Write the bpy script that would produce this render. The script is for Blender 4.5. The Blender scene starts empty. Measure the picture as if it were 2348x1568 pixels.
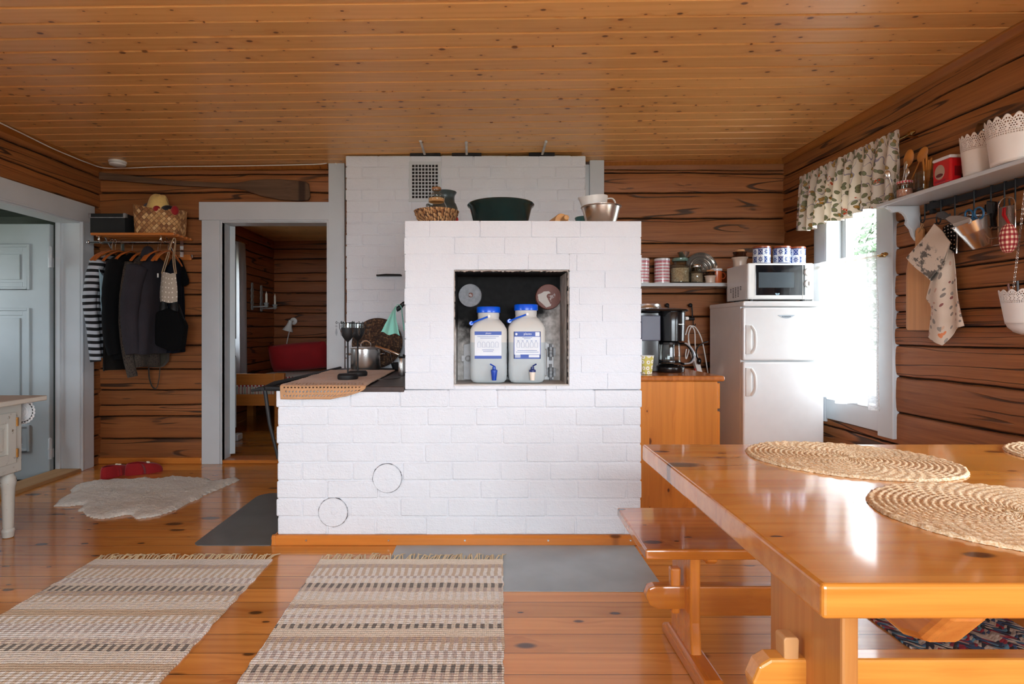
import bpy, bmesh, math, random
from mathutils import Vector, Matrix, noise as mnoise
from math import sin, cos, pi, radians, sqrt, floor, exp, atan2
random.seed(11)
S = bpy.context.scene
COL = S.collection
# ------------------------------------------------------------------ camera, light, exposure
F, VX, VY, H = 20 / 36 * 2348, 1105.0, 758.0, 1.07      # focal length in pixels, vanishing point, eye height
cam_d = bpy.data.cameras.new('camera'); cam = bpy.data.objects.new('camera', cam_d); COL.objects.link(cam)
cam_d.sensor_width = 36; cam_d.lens = 20; cam_d.clip_start = 0.02
cam_d.shift_x = (1174 - VX) / 2348; cam_d.shift_y = -(784 - VY) / 2348
cam.location = (0, 0, H); cam.rotation_euler = (pi / 2, 0, 0)
S.camera = cam
S.view_settings.view_transform = 'Standard'; S.view_settings.look = 'None'
S.view_settings.gamma = 1; S.view_settings.use_curve_mapping = False
S.view_settings.exposure = -1.12
SKY, SKY_SUN = 12.0, 50.0
w = bpy.data.worlds.new('overcast_sky'); S.world = w; w.use_nodes = True
wb = w.node_tree.nodes['Background']; wb.inputs[0].default_value = (0.86, 0.93, 1.0, 1)
# an overcast sky, much brighter on the sun's side (behind the camera)
wt = w.node_tree; wc = wt.nodes.new('ShaderNodeTexCoord'); wd = wt.nodes.new('ShaderNodeVectorMath'); wd.operation = 'DOT_PRODUCT'
wt.links.new(wc.outputs['Generated'], wd.inputs[0]); wd.inputs[1].default_value = Vector((.5, -.85, .2)).normalized()
wm = wt.nodes.new('ShaderNodeMapRange'); wm.interpolation_type = 'SMOOTHSTEP'; wt.links.new(wd.outputs['Value'], wm.inputs[0])
for _i, _v in enumerate((-.65, .8, SKY, SKY_SUN)): wm.inputs[_i + 1].default_value = _v
wt.links.new(wm.outputs[0], wb.inputs[1])

def portal(name, loc, rot, sx, sy):
    l = bpy.data.lights.new(name, 'AREA'); l.shape = 'RECTANGLE'; l.size = sx; l.size_y = sy
    l.cycles.is_portal = True
    o = bpy.data.objects.new(name, l); COL.objects.link(o); o.location = loc; o.rotation_euler = rot
# windows: (lo, hi, z0, z1)
XL, XR, YB, YF = -3.08, 2.436, 4.59, -2.60              # inner faces of the room
WIN1 = (3.48, 4.00, 0.60, 2.00)                         # right wall, visible
WIN2 = (0.25, 1.45, 0.80, 1.70)                        # right wall, beside the camera
WIN3 = (-0.75, 0.65, 0.60, 2.15)                       # wall behind the camera
WIN4 = (0.80, 2.20, 0.60, 2.15)
WIN7 = (-0.20, 1.10, 0.75, 1.95)                           # left wall, beside the camera
portal('window_light', (XL - .16, (WIN7[0] + WIN7[1]) / 2, (WIN7[2] + WIN7[3]) / 2), (0, -pi / 2, 0), WIN7[3] - WIN7[2], WIN7[1] - WIN7[0])
for nm, (a, b, c, d) in (('window_light', WIN1), ('window_light', WIN2)):
    portal(nm, (XR + .16, (a + b) / 2, (c + d) / 2), (0, pi / 2, 0), d - c, b - a)
for nm, (a, b, c, d) in (('window_light', WIN3), ('window_light', WIN4)):
    portal(nm, ((a + b) / 2, YF - .16, (c + d) / 2), (pi / 2, 0, 0), b - a, d - c)

# ------------------------------------------------------------------ helpers
def ceil_z(x): return 2.422 + 0.012 * x
def P(px, py, Y): return Vector(((px - VX) / F * Y, Y, H + (VY - py) / F * Y))
def PX(px, py, X):
    Y = X * F / (px - VX); return Vector((X, Y, H + (VY - py) / F * Y))
def PZ(px, py, z=0.0):
    Y = (H - z) * F / (py - VY); return Vector(((px - VX) / F * Y, Y, z))
def V(*a): return Vector(a)
def lin(c): return c / 12.92 if c <= .04045 else ((c + .055) / 1.055) ** 2.4
def C(r, g, b): return (lin(r / 255), lin(g / 255), lin(b / 255), 1)
def nz(x, y=0, z=0): return mnoise.noise(Vector((x, y, z)))
def lerp(a, b, t): return a + (b - a) * t

def bez(pts, n=8):
    """Catmull-Rom through pts"""
    pts = [Vector(p) for p in pts]; out = []
    for i in range(len(pts) - 1):
        p0 = pts[max(i - 1, 0)]; p1 = pts[i]; p2 = pts[i + 1]; p3 = pts[min(i + 2, len(pts) - 1)]
        for k in range(n):
            t = k / n
            out.append(.5 * ((2 * p1) + (p2 - p0) * t + (2 * p0 - 5 * p1 + 4 * p2 - p3) * t * t + (3 * p1 - p0 - 3 * p2 + p3) * t ** 3))
    out.append(pts[-1]); return out

class MB:
    def __init__(s): s.v = []; s.f = []; s.uv = {}; s.m = []; s.mi = 0
    def add(s, vs, fs):
        b = len(s.v); s.v += [Vector(x) for x in vs]
        for f in fs: s.f.append([b + i for i in f]); s.m.append(s.mi)
        return b
    def box(s, x0, x1, y0, y1, z0, z1, M=None):
        vs = [(x, y, z) for z in (z0, z1) for y in (y0, y1) for x in (x0, x1)]
        if M: vs = [M @ Vector(v) for v in vs]
        s.add(vs, [(0, 2, 3, 1), (4, 5, 7, 6), (0, 1, 5, 4), (2, 6, 7, 3), (0, 4, 6, 2), (1, 3, 7, 5)]); return s
    def cbox(s, c, d, M=None):
        return s.box(c[0] - d[0] / 2, c[0] + d[0] / 2, c[1] - d[1] / 2, c[1] + d[1] / 2, c[2] - d[2] / 2, c[2] + d[2] / 2, M)
    def lathe(s, prof, seg=32, c=(0, 0, 0), M=None, cap=True, arc=(0, 2 * pi)):
        """prof: [(r,z)...]; closed surface of revolution about z"""
        full = abs(arc[1] - arc[0] - 2 * pi) < 1e-6; n = seg if full else seg + 1
        c = Vector(c); vs = []
        for r, z in prof:
            for k in range(n):
                a = arc[0] + (arc[1] - arc[0]) * k / seg
                v = Vector((r * cos(a), r * sin(a), z)); vs.append((M @ v if M else v) + c)
        fs = []
        for i in range(len(prof) - 1):
            for k in range(seg):
                k2 = (k + 1) % n
                fs.append((i * n + k, i * n + k2, (i + 1) * n + k2, (i + 1) * n + k))
        if cap and full:
            if prof[0][0] > 1e-5: fs.append(tuple(reversed(range(n))))
            if prof[-1][0] > 1e-5: fs.append(tuple((len(prof) - 1) * n + k for k in range(n)))
        s.add(vs, fs); return s
    def tube(s, pts, r, seg=10, closed=False, flat=1.0, up=None):
        pts = [Vector(p) for p in pts]; n = len(pts)
        rs = r if isinstance(r, (list, tuple)) else [r] * n
        rings = []; prev = None
        for i, p in enumerate(pts):
            if closed: d = pts[(i + 1) % n] - pts[i - 1]
            else: d = pts[min(i + 1, n - 1)] - pts[max(i - 1, 0)]
            d.normalize()
            if up is not None: a = d.cross(Vector(up))
            elif prev is None: a = d.cross(Vector((0, 0, 1)) if abs(d.z) < .9 else Vector((1, 0, 0)))
            else: a = prev - d * prev.dot(d)
            if a.length < 1e-6: a = d.orthogonal()
            a.normalize(); prev = a; b = d.cross(a)
            rings.append([p + a * rs[i] * cos(2 * pi * k / seg) + b * rs[i] * flat * sin(2 * pi * k / seg) for k in range(seg)])
        vs = [v for g in rings for v in g]; fs = []
        for i in range(n if closed else n - 1):
            j = (i + 1) % n
            for k in range(seg):
                k2 = (k + 1) % seg; fs.append((i * seg + k, i * seg + k2, j * seg + k2, j * seg + k))
        if not closed:
            fs.append(tuple(reversed(range(seg)))); fs.append(tuple((n - 1) * seg + k for k in range(seg)))
        s.add(vs, fs); return s
    def prism(s, poly, a, b, fn=None):
        """poly of (p,q), extruded from a to b; fn(p,q,t)->xyz"""
        fn = fn or (lambda p, q, t: (p, q, t)); n = len(poly)
        vs = [fn(p, q, a) for p, q in poly] + [fn(p, q, b) for p, q in poly]
        fs = [tuple(reversed(range(n))), tuple(range(n, 2 * n))] + [(i, (i + 1) % n, n + (i + 1) % n, n + i) for i in range(n)]
        s.add(vs, fs); return s
    def sheet(s, fn, nu, nv, th=0.0, uvs=(1, 1), normal=None):
        """grid fn(u,v)->xyz, u,v in 0..1, given thickness th along its normals"""
        pts = [[Vector(fn(i / nu, j / nv)) for i in range(nu + 1)] for j in range(nv + 1)]
        vs = [p for row in pts for p in row]; w = nu + 1
        fs = [(j * w + i, j * w + i + 1, (j + 1) * w + i + 1, (j + 1) * w + i) for j in range(nv) for i in range(nu)]
        N = len(vs)
        if th:
            nrm = []
            for j in range(nv + 1):
                for i in range(nu + 1):
                    a = pts[j][min(i + 1, nu)] - pts[j][max(i - 1, 0)]; b = pts[min(j + 1, nv)][i] - pts[max(j - 1, 0)][i]
                    c = a.cross(b); nrm.append(c.normalized() if c.length > 1e-9 else Vector((0, 0, 1)))
            vs = vs + [vs[k] - nrm[k] * th for k in range(N)]
            fs += [tuple(N + q for q in reversed(f)) for f in list(fs)]
            bd = [i for i in range(w)] + [j * w + nu for j in range(1, nv + 1)] + [nv * w + i for i in range(nu - 1, -1, -1)] + [j * w for j in range(nv - 1, 0, -1)]
            fs += [(bd[k], N + bd[k], N + bd[(k + 1) % len(bd)], bd[(k + 1) % len(bd)]) for k in range(len(bd))]
        b0 = s.add(vs, fs)
        for j in range(nv + 1):
            for i in range(nu + 1):
                q = (i / nu * uvs[0], j / nv * uvs[1]); s.uv[b0 + j * w + i] = q
                if th: s.uv[b0 + N + j * w + i] = q
        return s
    def ball(s, c, r, sx=1, sy=1, sz=1, seg=16, M=None):
        prof = [(max(1e-6, sin(pi * i / 10)), -cos(pi * i / 10)) for i in range(11)]
        MM = Matrix.Diagonal((r * sx, r * sy, r * sz)); MM = M.to_3x3() @ MM if M else MM
        return s.lathe(prof, seg, c, MM, cap=False)
    def build(s, name, mat, parent=None, origin=None, smooth=40, bevel=0, seg=2, world=True, sub=0, solid=0):
        me = bpy.data.meshes.new(name)
        off = Vector((0, 0, 0))
        if parent is not None and world:
            r = parent
            while r.parent: r = r.parent
            off = r.location.copy()
        if origin is not None: off = Vector(origin)
        me.from_pydata([tuple(v - off) for v in s.v], [], s.f)
        if s.uv:
            ul = me.uv_layers.new(name='UVMap')
            for l in me.loops: ul.data[l.index].uv = s.uv.get(l.vertex_index, (0, 0))
        for m_ in (mat if isinstance(mat, (list, tuple)) else [mat]): me.materials.append(m_)
        if any(s.m): me.polygons.foreach_set('material_index', s.m)
        bm = bmesh.new(); bm.from_mesh(me); bmesh.ops.remove_doubles(bm, verts=bm.verts, dist=1e-6)
        bmesh.ops.recalc_face_normals(bm, faces=bm.faces); bm.to_mesh(me); bm.free()
        if smooth:
            me.polygons.foreach_set('use_smooth', [True] * len(me.polygons)); me.set_sharp_from_angle(angle=radians(smooth))
        o = bpy.data.objects.new(name, me); COL.objects.link(o)
        if parent is not None: o.parent = parent
        elif origin is not None: o.location = off
        if solid:
            b = o.modifiers.new('Solidify', 'SOLIDIFY'); b.thickness = solid; b.offset = 0
        if bevel:
            b = o.modifiers.new('Bevel', 'BEVEL'); b.width = bevel; b.segments = seg; b.limit_method = 'ANGLE'; b.angle_limit = radians(35)
        if sub:
            b = o.modifiers.new('Subsurf', 'SUBSURF'); b.levels = sub; b.render_levels = sub
        return o

def tag(o, label, cat, group=None, kind=None):
    o['label'] = label; o['category'] = cat
    if group: o['group'] = group
    if kind: o['kind'] = kind
    return o
def thing(name, label, cat, loc=(0, 0, 0), group=None, rz=0):
    o = bpy.data.objects.new(name, None); o.empty_display_size = .05; COL.objects.link(o)
    o.location = loc; o.rotation_euler = (0, 0, rz); return tag(o, label, cat, group)
def struct(o): o['kind'] = 'structure'; return o
def copy_tree(o, parent=None, loc=None, label=None, group=None, rz=None):
    c = o.copy(); COL.objects.link(c)
    if parent is not None: c.parent = parent
    if loc is not None: c.location = loc
    if rz is not None: c.rotation_euler = (0, 0, rz)
    if label: c['label'] = label
    if group: c['group'] = group
    for ch in list(o.children): copy_tree(ch, c)
    return c

# ------------------------------------------------------------------ materials
class G:
    def __init__(s, name, rough=.5, metal=0.0):
        s.mat = bpy.data.materials.new(name); s.mat.use_nodes = True
        s.t = s.mat.node_tree; s.b = s.t.nodes['Principled BSDF']
        s.b.inputs['Roughness'].default_value = rough; s.b.inputs['Metallic'].default_value = metal
        s._tc = None
    def n(s, typ, **kw):
        x = s.t.nodes.new(typ)
        for k, v in kw.items(): setattr(x, k, v)
        return x
    def put(s, sock, v):
        if v is None: return
        if hasattr(v, 'is_linked') and hasattr(v, 'node'): s.t.links.new(v, sock)
        else:
            if sock.type == 'VECTOR' and isinstance(v, (int, float)): v = (v, v, v)
            sock.default_value = v
    def tc(s, k='Object'):
        if s._tc is None: s._tc = s.n('ShaderNodeTexCoord')
        return s._tc.outputs[k]
    def xyz(s, v=None):
        x = s.n('ShaderNodeSeparateXYZ'); s.put(x.inputs[0], v if v is not None else s.tc()); return x.outputs[0], x.outputs[1], x.outputs[2]
    def vec(s, x, y, z=0.0):
        c = s.n('ShaderNodeCombineXYZ')
        for i, q in enumerate((x, y, z)): s.put(c.inputs[i], q)
        return c.outputs[0]
    def m(s, op, a, b=None, c=None, clamp=False):
        x = s.n('ShaderNodeMath', operation=op, use_clamp=clamp)
        for i, q in enumerate((a, b, c)): s.put(x.inputs[i], q)
        return x.outputs[0]
    def add(s, a, b): return s.m('ADD', a, b)
    def mul(s, a, b): return s.m('MULTIPLY', a, b)
    def noise(s, v, scale=1.0, detail=2.0, rough=.5, dist=0.0, out=0):
        x = s.n('ShaderNodeTexNoise'); s.put(x.inputs['Vector'], v); x.inputs['Scale'].default_value = scale
        x.inputs['Detail'].default_value = detail; x.inputs['Roughness'].default_value = rough; x.inputs['Distortion'].default_value = dist
        return x.outputs[out]
    def voro(s, v, scale=1.0, feature='F1', rnd=1.0, dim='3D', metric='EUCLIDEAN'):
        x = s.n('ShaderNodeTexVoronoi', feature=feature, voronoi_dimensions=dim, distance=metric); s.put(x.inputs['Vector'], v)
        x.inputs['Scale'].default_value = scale; x.inputs['Randomness'].default_value = rnd
        return x.outputs
    def wn(s, v):
        x = s.n('ShaderNodeTexWhiteNoise', noise_dimensions='1D'); s.put(x.inputs['W'], v); return x.outputs['Value']
    def ss(s, v, a, b, lo=0.0, hi=1.0):
        x = s.n('ShaderNodeMapRange', interpolation_type='SMOOTHSTEP'); s.put(x.inputs[0], v)
        for i, q in enumerate((a, b, lo, hi)): s.put(x.inputs[i + 1], q)
        return x.outputs[0]
    def mix(s, f, a, b, mode='MIX'):
        x = s.n('ShaderNodeMix', data_type='RGBA', blend_type=mode); s.put(x.inputs[0], f); s.put(x.inputs[6], a); s.put(x.inputs[7], b)
        return x.outputs[2]
    def ramp(s, f, stops, interp='LINEAR'):
        x = s.n('ShaderNodeValToRGB'); s.put(x.inputs[0], f); e = x.color_ramp.elements; x.color_ramp.interpolation = interp
        while len(e) < len(stops): e.new(.5)
        for q, (p, c) in zip(e, stops): q.position = p; q.color = c
        return x.outputs[0]
    def val(s, c, k):
        x = s.n('ShaderNodeHueSaturation'); s.put(x.inputs['Color'], c); s.put(x.inputs['Value'], k); return x.outputs[0]
    def bump(s, h, strength=.3, dist=.002):
        x = s.n('ShaderNodeBump'); s.put(x.inputs['Height'], h); x.inputs['Strength'].default_value = strength; x.inputs['Distance'].default_value = dist
        s.t.links.new(x.outputs[0], s.b.inputs['Normal'])
    def col(s, c): s.put(s.b.inputs['Base Color'], c); return s
    def set(s, k, v): s.put(s.b.inputs[k], v); return s

def simple(name, c, rough=.5, metal=0.0, var=.06, scale=14, bump=0.0, bscale=120, coat=0.0, sheen=0.0):
    g = G(name, rough, metal); n1 = g.noise(g.tc(), scale, 3)
    g.col(g.val(c, g.ss(n1, .25, .75, 1 - var, 1 + var)))
    if bump: g.bump(g.noise(g.tc(), bscale, 3), bump, .002)
    if coat: g.set('Coat Weight', coat); g.set('Coat Roughness', .1)
    if sheen: g.set('Sheen Weight', sheen)
    return g.mat

def wood(name, base, dark, knotc, grain='X', board=None, knots=.35, ks=(2.0, 7.0), rough=.35, coat=0.0, gap=0.0, gscale=1.0, bump=.12, contrast=.5, bvar=.12, ksize=.5, uv=False, coat_r=.12):
    g = G(name, rough); x, y, z = g.xyz(g.tc('UV') if uv else None)
    ax = {'X': (x, y, z), 'Y': (y, x, z), 'Z': (z, x, y)}[grain]; u, v, ww = ax
    if board:
        bc = {'X': x, 'Y': y, 'Z': z}[board[0]]; t = g.mul(g.m('SUBTRACT', bc, board[2] if len(board) > 2 else 0.0), 1 / board[1])
        idx = g.m('FLOOR', t); fr = g.m('FRACT', t); r = g.wn(idx); r2 = g.wn(g.add(idx, 57.3))
        u = g.add(u, g.mul(r, 31.0)); v = g.add(v, g.mul(r2, 17.0))
    # knots
    kv = g.vec(g.mul(u, ks[0]), g.mul(v, ks[1]), 0.0)
    vo = g.voro(kv, 1.0, dim='2D', rnd=.95); d = vo['Distance']; cr, cg, cb = g.xyz(vo['Color'])
    pres = g.m('GREATER_THAN', cg, 1 - knots); R = g.add(.03 * ksize * 2, g.mul(g.mul(cr, cr), .13 * ksize * 2))
    km = g.mul(g.ss(d, R, g.mul(R, .45)), pres)
    halo = g.mul(g.ss(d, g.mul(R, 4.5), g.mul(R, .6)), pres)
    # grain flows round the knots
    v2 = g.add(v, g.mul(halo, .018)); wob = g.mul(g.noise(g.vec(g.mul(u, .9), g.mul(v, 4.0), ww), 1.0, 2), .05)
    v3 = g.add(v2, wob)
    st = g.noise(g.vec(g.mul(u, 1.3 * gscale), g.mul(v3, 42 * gscale), g.mul(ww, 42 * gscale)), 1.0, 4, .6)
    rings = g.m('SINE', g.add(g.mul(v3, 150 * gscale), g.mul(g.noise(g.vec(g.mul(u, .7), g.mul(v, 7.0), ww), 1.0, 2), 14.0)))
    k = g.add(g.mul(st, .80), g.mul(rings, .06))
    br = g.noise(g.vec(g.mul(u, .6), g.mul(v, 6.0), g.mul(ww, 6.0)), 1.0, 2)
    f = g.add(g.ss(k, .22, .70), g.mul(g.m('SUBTRACT', br, .5), .6))
    c = g.mix(g.m('MULTIPLY', f, contrast, clamp=True), base, dark)
    c = g.mix(g.mul(halo, .35), c, dark)
    c = g.mix(g.mul(km, .85), c, knotc)
    if board: c = g.val(c, g.add(1 - bvar, g.mul(r, 2 * bvar)))
    if board and gap:
        e = g.m('MINIMUM', fr, g.m('SUBTRACT', 1.0, fr)); gm = g.ss(e, gap, gap * .4)
        c = g.mix(g.mul(gm, .75), c, knotc); g.bump(g.add(g.mul(gm, -1.0), g.mul(st, .15)), .35, .003)
    elif bump: g.bump(st, bump, .002)
    g.col(c); g.set('Roughness', g.add(rough - .06, g.mul(st, .12)))
    g.set('Specular IOR Level', .3)
    if coat: g.set('Coat Weight', coat); g.set('Coat Roughness', coat_r)
    return g.mat

# --- logs: UV.x metres along, UV.y log number + fraction
def log_mat(name, base, dark, seam):
    g = G(name, .55); u, v, _ = g.xyz(g.tc('UV')); idx = g.m('FLOOR', v); fr = g.m('FRACT', v)
    r = g.wn(idx); r2 = g.wn(g.add(idx, 31.7)); uu = g.add(u, g.mul(r, 23.0)); vv = g.add(g.mul(fr, .19), g.mul(r2, 13.0))
    vo = g.voro(g.vec(g.mul(uu, 1.6), g.mul(vv, 7.0)), 1.0, dim='2D'); cr, cg, cb = g.xyz(vo['Color']); pres = g.m('GREATER_THAN', cg, .72)
    R = g.add(.035, g.mul(cr, .05)); d = vo['Distance']; km = g.mul(g.ss(d, R, g.mul(R, .5)), pres); halo = g.mul(g.ss(d, g.mul(R, 4), g.mul(R, .7)), pres)
    wob = g.noise(g.vec(g.mul(uu, 1.1), g.mul(vv, 5.0)), 1.0, 3)
    v3 = g.add(g.add(vv, g.mul(wob, .05)), g.mul(halo, .02))
    st = g.noise(g.vec(g.mul(uu, 1.6), g.mul(v3, 55.0)), 1.0, 5, .65)
    blot = g.noise(g.vec(g.mul(uu, 2.2), g.mul(vv, 9.0)), 1.0, 3, .6)
    c = g.mix(g.ss(st, .30, .75, .08, .72), base, dark)
    c = g.val(c, g.add(.76, g.mul(g.add(r, blot), .26)))
    sme = g.mul(g.ss(g.noise(g.vec(g.mul(uu, 1.5), g.mul(v3, 24.0)), 1.0, 5, .68), .55, .74), .45)
    c = g.mix(sme, c, g.mix(.5, dark, seam))
    crk = g.m('ABSOLUTE', g.m('SUBTRACT', g.noise(g.vec(g.mul(uu, .55), g.mul(v3, 9.0)), 1.0, 1), .5))
    cm = g.mul(g.ss(crk, .016, .005), g.ss(g.noise(g.vec(g.mul(uu, 1.3), idx), 1.0, 1), .42, .52))
    e = g.m('MINIMUM', fr, g.m('SUBTRACT', 1.0, fr)); en = g.add(e, g.mul(g.m('SUBTRACT', g.noise(g.vec(g.mul(u, 4.0), idx), 1.0, 5, .75), .5), .11))
    sm = g.ss(en, .030, .014); soft = g.ss(en, .10, .02)
    c = g.mix(g.mul(soft, .22), c, seam)
    c = g.mix(g.mul(km, .55), c, seam); c = g.mix(g.mul(cm, .85), c, seam); c = g.mix(g.mul(sm, .92), c, seam)
    g.col(c); g.bump(g.add(g.add(g.mul(st, .6), g.mul(sme, -.6)), g.mul(cm, -1.8)), .6, .005); g.set('Roughness', g.add(.42, g.mul(st, .25)))
    return g.mat
M_log = log_mat('log_wood', C(160, 98, 50), C(112, 62, 29), C(34, 22, 15))
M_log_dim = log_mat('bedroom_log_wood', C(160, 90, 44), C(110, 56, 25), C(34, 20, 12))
M_ceil = wood('ceiling_pine', C(228, 172, 108), C(202, 138, 76), C(88, 46, 24), 'X', ('Y', .123), knots=.5, ks=(8.5, 13.), rough=.30, bump=.05, contrast=.5, bvar=.09, ksize=.58)
M_floor = wood('floor_pine', C(214, 144, 70), C(178, 104, 42), C(48, 20, 8), 'X', ('Y', .118), knots=.42, ks=(3.6, 7.5), rough=.20, gap=.02, contrast=.65, bvar=.15, ksize=.85, coat=.6, coat_r=.10)
M_table = wood('table_pine', C(234, 162, 72), C(204, 120, 40), C(60, 26, 10), 'X', ('Y', .145), knots=.85, ks=(3.4, 7.), rough=.22, coat=.9, coat_r=.07, bump=.03, contrast=.85, bvar=.14, ksize=.7)
M_tableZ = wood('table_leg_pine', C(214, 150, 82), C(184, 110, 50), C(74, 34, 16), 'Z', ('Y', .14), knots=.5, ks=(3.6, 8.), rough=.3, coat=.4, bump=.04, contrast=.7, ksize=.6)
M_tableY = wood('table_bearer_pine', C(214, 138, 66), C(178, 98, 40), C(74, 34, 16), 'Y', None, knots=.2, rough=.26, coat=.6, bump=.04, contrast=.7)
M_bench = wood('bench_pine', C(216, 134, 52), C(172, 90, 30), C(50, 20, 8), 'X', ('Y', .10), knots=.8, ks=(4.4, 9.), rough=.22, coat=.9, coat_r=.07, bump=.03, contrast=.65, bvar=.18, ksize=.6)
M_benchZ = wood('bench_leg_pine', C(214, 132, 52), C(176, 92, 30), C(64, 26, 10), 'Z', None, knots=.2, rough=.28, coat=.5, bump=.04)
M_benchY = wood('bench_foot_pine', C(204, 122, 48), C(160, 84, 28), C(64, 26, 10), 'Y', None, knots=.1, rough=.28, coat=.5, bump=.04)
M_cab = wood('cabinet_pine', C(222, 138, 56), C(186, 102, 36), C(80, 30, 12), 'Z', ('X', .13), knots=.6, ks=(4.5, 8.), rough=.3, coat=.4, bump=.04, contrast=.6, ksize=.5)
M_worktop = wood('worktop_pine', C(190, 112, 52), C(140, 72, 30), C(70, 28, 12), 'Y', ('X', .12), knots=.4, rough=.25, coat=.6, bump=.04)
M_rackwood = wood('rack_pine', C(196, 116, 52), C(160, 84, 34), C(80, 34, 14), 'X', None, knots=.1, rough=.35, coat=.3)
M_skirt = wood('skirting_pine', C(206, 126, 54), C(170, 92, 34), C(70, 30, 12), 'X', None, knots=.3, rough=.3, coat=.4)
M_skirtY = wood('skirting_pine_side', C(190, 108, 46), C(150, 76, 28), C(70, 30, 12), 'Y', None, knots=.3, rough=.35, coat=.3)
M_cornice = wood('cornice_pine', C(160, 96, 42), C(120, 64, 26), C(60, 26, 10), 'Y', None, knots=.2, rough=.4, coat=.2)
M_threshold = wood('threshold_wood', C(176, 136, 92), C(140, 98, 60), C(70, 40, 22), 'Y', None, knots=.1, rough=.6)
M_oar = wood('weathered_oar_wood', C(112, 84, 64), C(70, 50, 38), C(50, 34, 26), 'X', None, knots=.05, rough=.8, contrast=.9)
M_bamboo = wood('bamboo', C(206, 150, 98), C(176, 116, 68), C(140, 84, 46), 'Z', ('Y', .02), knots=.5, ks=(5., 60.), rough=.45, contrast=.4, ksize=.35, bvar=.08)
M_hanger = simple('hanger_wood', C(176, 96, 40), .35, coat=.3)
M_handlewood = simple('turned_wood', C(212, 160, 104), .5)
M_spoonwood = simple('spoon_wood', C(186, 116, 46), .5, var=.12)
def paint(name, c, rough=.4, bump=.15, dirt=None, ds=6):
    g = G(name, rough); n1 = g.noise(g.tc(), 5, 3); col = g.val(c, g.ss(n1, .2, .8, .95, 1.03))
    if dirt:
        n2 = g.noise(g.tc(), ds, 6, .7); col = g.mix(g.ss(n2, .60, .70), col, dirt)
    g.col(col); g.bump(g.noise(g.vec(*[g.mul(q, k) for q, k in zip(g.xyz(), (90., 90., 14.))]), 1.0, 3), bump, .001)
    return g.mat
M_white = paint('white_trim_paint', C(204, 209, 213), .38)
M_doorpaint = paint('grey_white_door_paint', C(184, 194, 198), .42)
M_oldpaint = paint('chipped_cream_paint', C(192, 190, 181), .5, .3, C(104, 84, 62), 26)
M_chip = paint('worn_tabletop_paint', C(196, 190, 178), .55, .3, C(120, 88, 60), 9)
def brick_mat():
    g = G('white_painted_brick', .62); p = g.tc(); a = g.noise(p, 26, 4, .6); b = g.noise(p, 130, 3, .6)
    x, y, z = g.xyz(); brush = g.noise(g.vec(g.mul(x, 18.), g.mul(y, 18.), g.mul(z, 110.)), 1.0, 3)
    g.col(g.val(C(226, 229, 235), g.ss(g.noise(p, 3.5, 4), .2, .8, .965, 1.02)))
    g.bump(g.add(g.add(g.mul(a, 1.0), g.mul(b, .55)), g.mul(brush, .35)), .7, .009); return g.mat
M_brick = brick_mat()
def soot_mat():
    g = G('sooty_plaster', .5); x, y, z = g.xyz(); p = g.tc(); n1 = g.noise(p, 5, 5, .65); n2 = g.noise(p, 40, 4)
    # soot clings to the upper middle of the hearth: a stain with its own shape
    dx = g.mul(g.m('SUBTRACT', x, .15), 2.6); h = g.add(g.m('SUBTRACT', z, .98), g.mul(g.m('SUBTRACT', n1, .5), .30))
    s = g.ss(g.m('SUBTRACT', g.mul(h, 5.5), g.m('SUBTRACT', g.mul(g.mul(dx, dx), 1.2), .15)), .1, .8)
    c = g.mix(g.ss(n2, .3, .7), C(210, 206, 202), C(168, 163, 158)); c = g.mix(g.mul(s, .98), c, C(10, 10, 11)); g.set('Specular IOR Level', .12); g.set('Roughness', .75)
    g.col(c); g.bump(n2, .3, .003); return g.mat
M_soot = soot_mat()
M_reveal = simple('smoke_stained_edge', C(168, 158, 150), .7, var=.25, scale=22, bump=.6, bscale=60)
M_iron = simple('cast_iron', C(62, 48, 44), .42, .35, var=.35, scale=9, bump=.25, bscale=60)
M_blackiron = simple('black_iron', C(26, 26, 28), .55, .2, var=.1)
M_black = simple('black_plastic', C(14, 14, 15), .22, coat=.3)
M_blackmat = simple('matt_black', C(18, 18, 19), .6)
M_steel = simple('brushed_steel', C(222, 220, 216), .27, 1.0, var=.04)
M_chrome = simple('chrome', C(222, 222, 222), .08, 1.0, var=.02)
M_greysteel = simple('old_painted_plate', C(140, 140, 142), .5, .4, var=.25, scale=30, bump=.3)
M_sheetmetal = simple('galvanised_sheet', C(158, 168, 172), .42, .1, var=.10, scale=5, bump=.05, bscale=30)
M_sheetdark = simple('grey_sheet_steel', C(106, 108, 108), .42, .2, var=.12, scale=5, bump=.05, bscale=30)
M_whiteplastic = simple('white_plastic', C(234, 232, 228), .35, var=.02)
M_enamel = simple('white_enamel', C(238, 238, 238), .28, var=.015, coat=.4)
M_fridgeside = M_enamel
M_greyplastic = simple('smoky_grey_plastic', C(96, 98, 112), .3, var=.04)
M_whitemetal = simple('white_lace_metal', C(236, 228, 220), .4, var=.02)
def cloth(name, c, rough=.85, scale=500, var=.1, bump=.4):
    g = G(name, rough); p = g.tc(); wv = g.noise(p, scale * .3, 2); n1 = g.noise(p, 7, 3)
    g.col(g.val(c, g.add(g.ss(n1, .2, .8, 1 - var, 1 + var), g.mul(g.m('SUBTRACT', wv, .5), .25)))); g.bump(wv, bump, .002); g.set('Sheen Weight', .15); return g.mat
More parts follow.
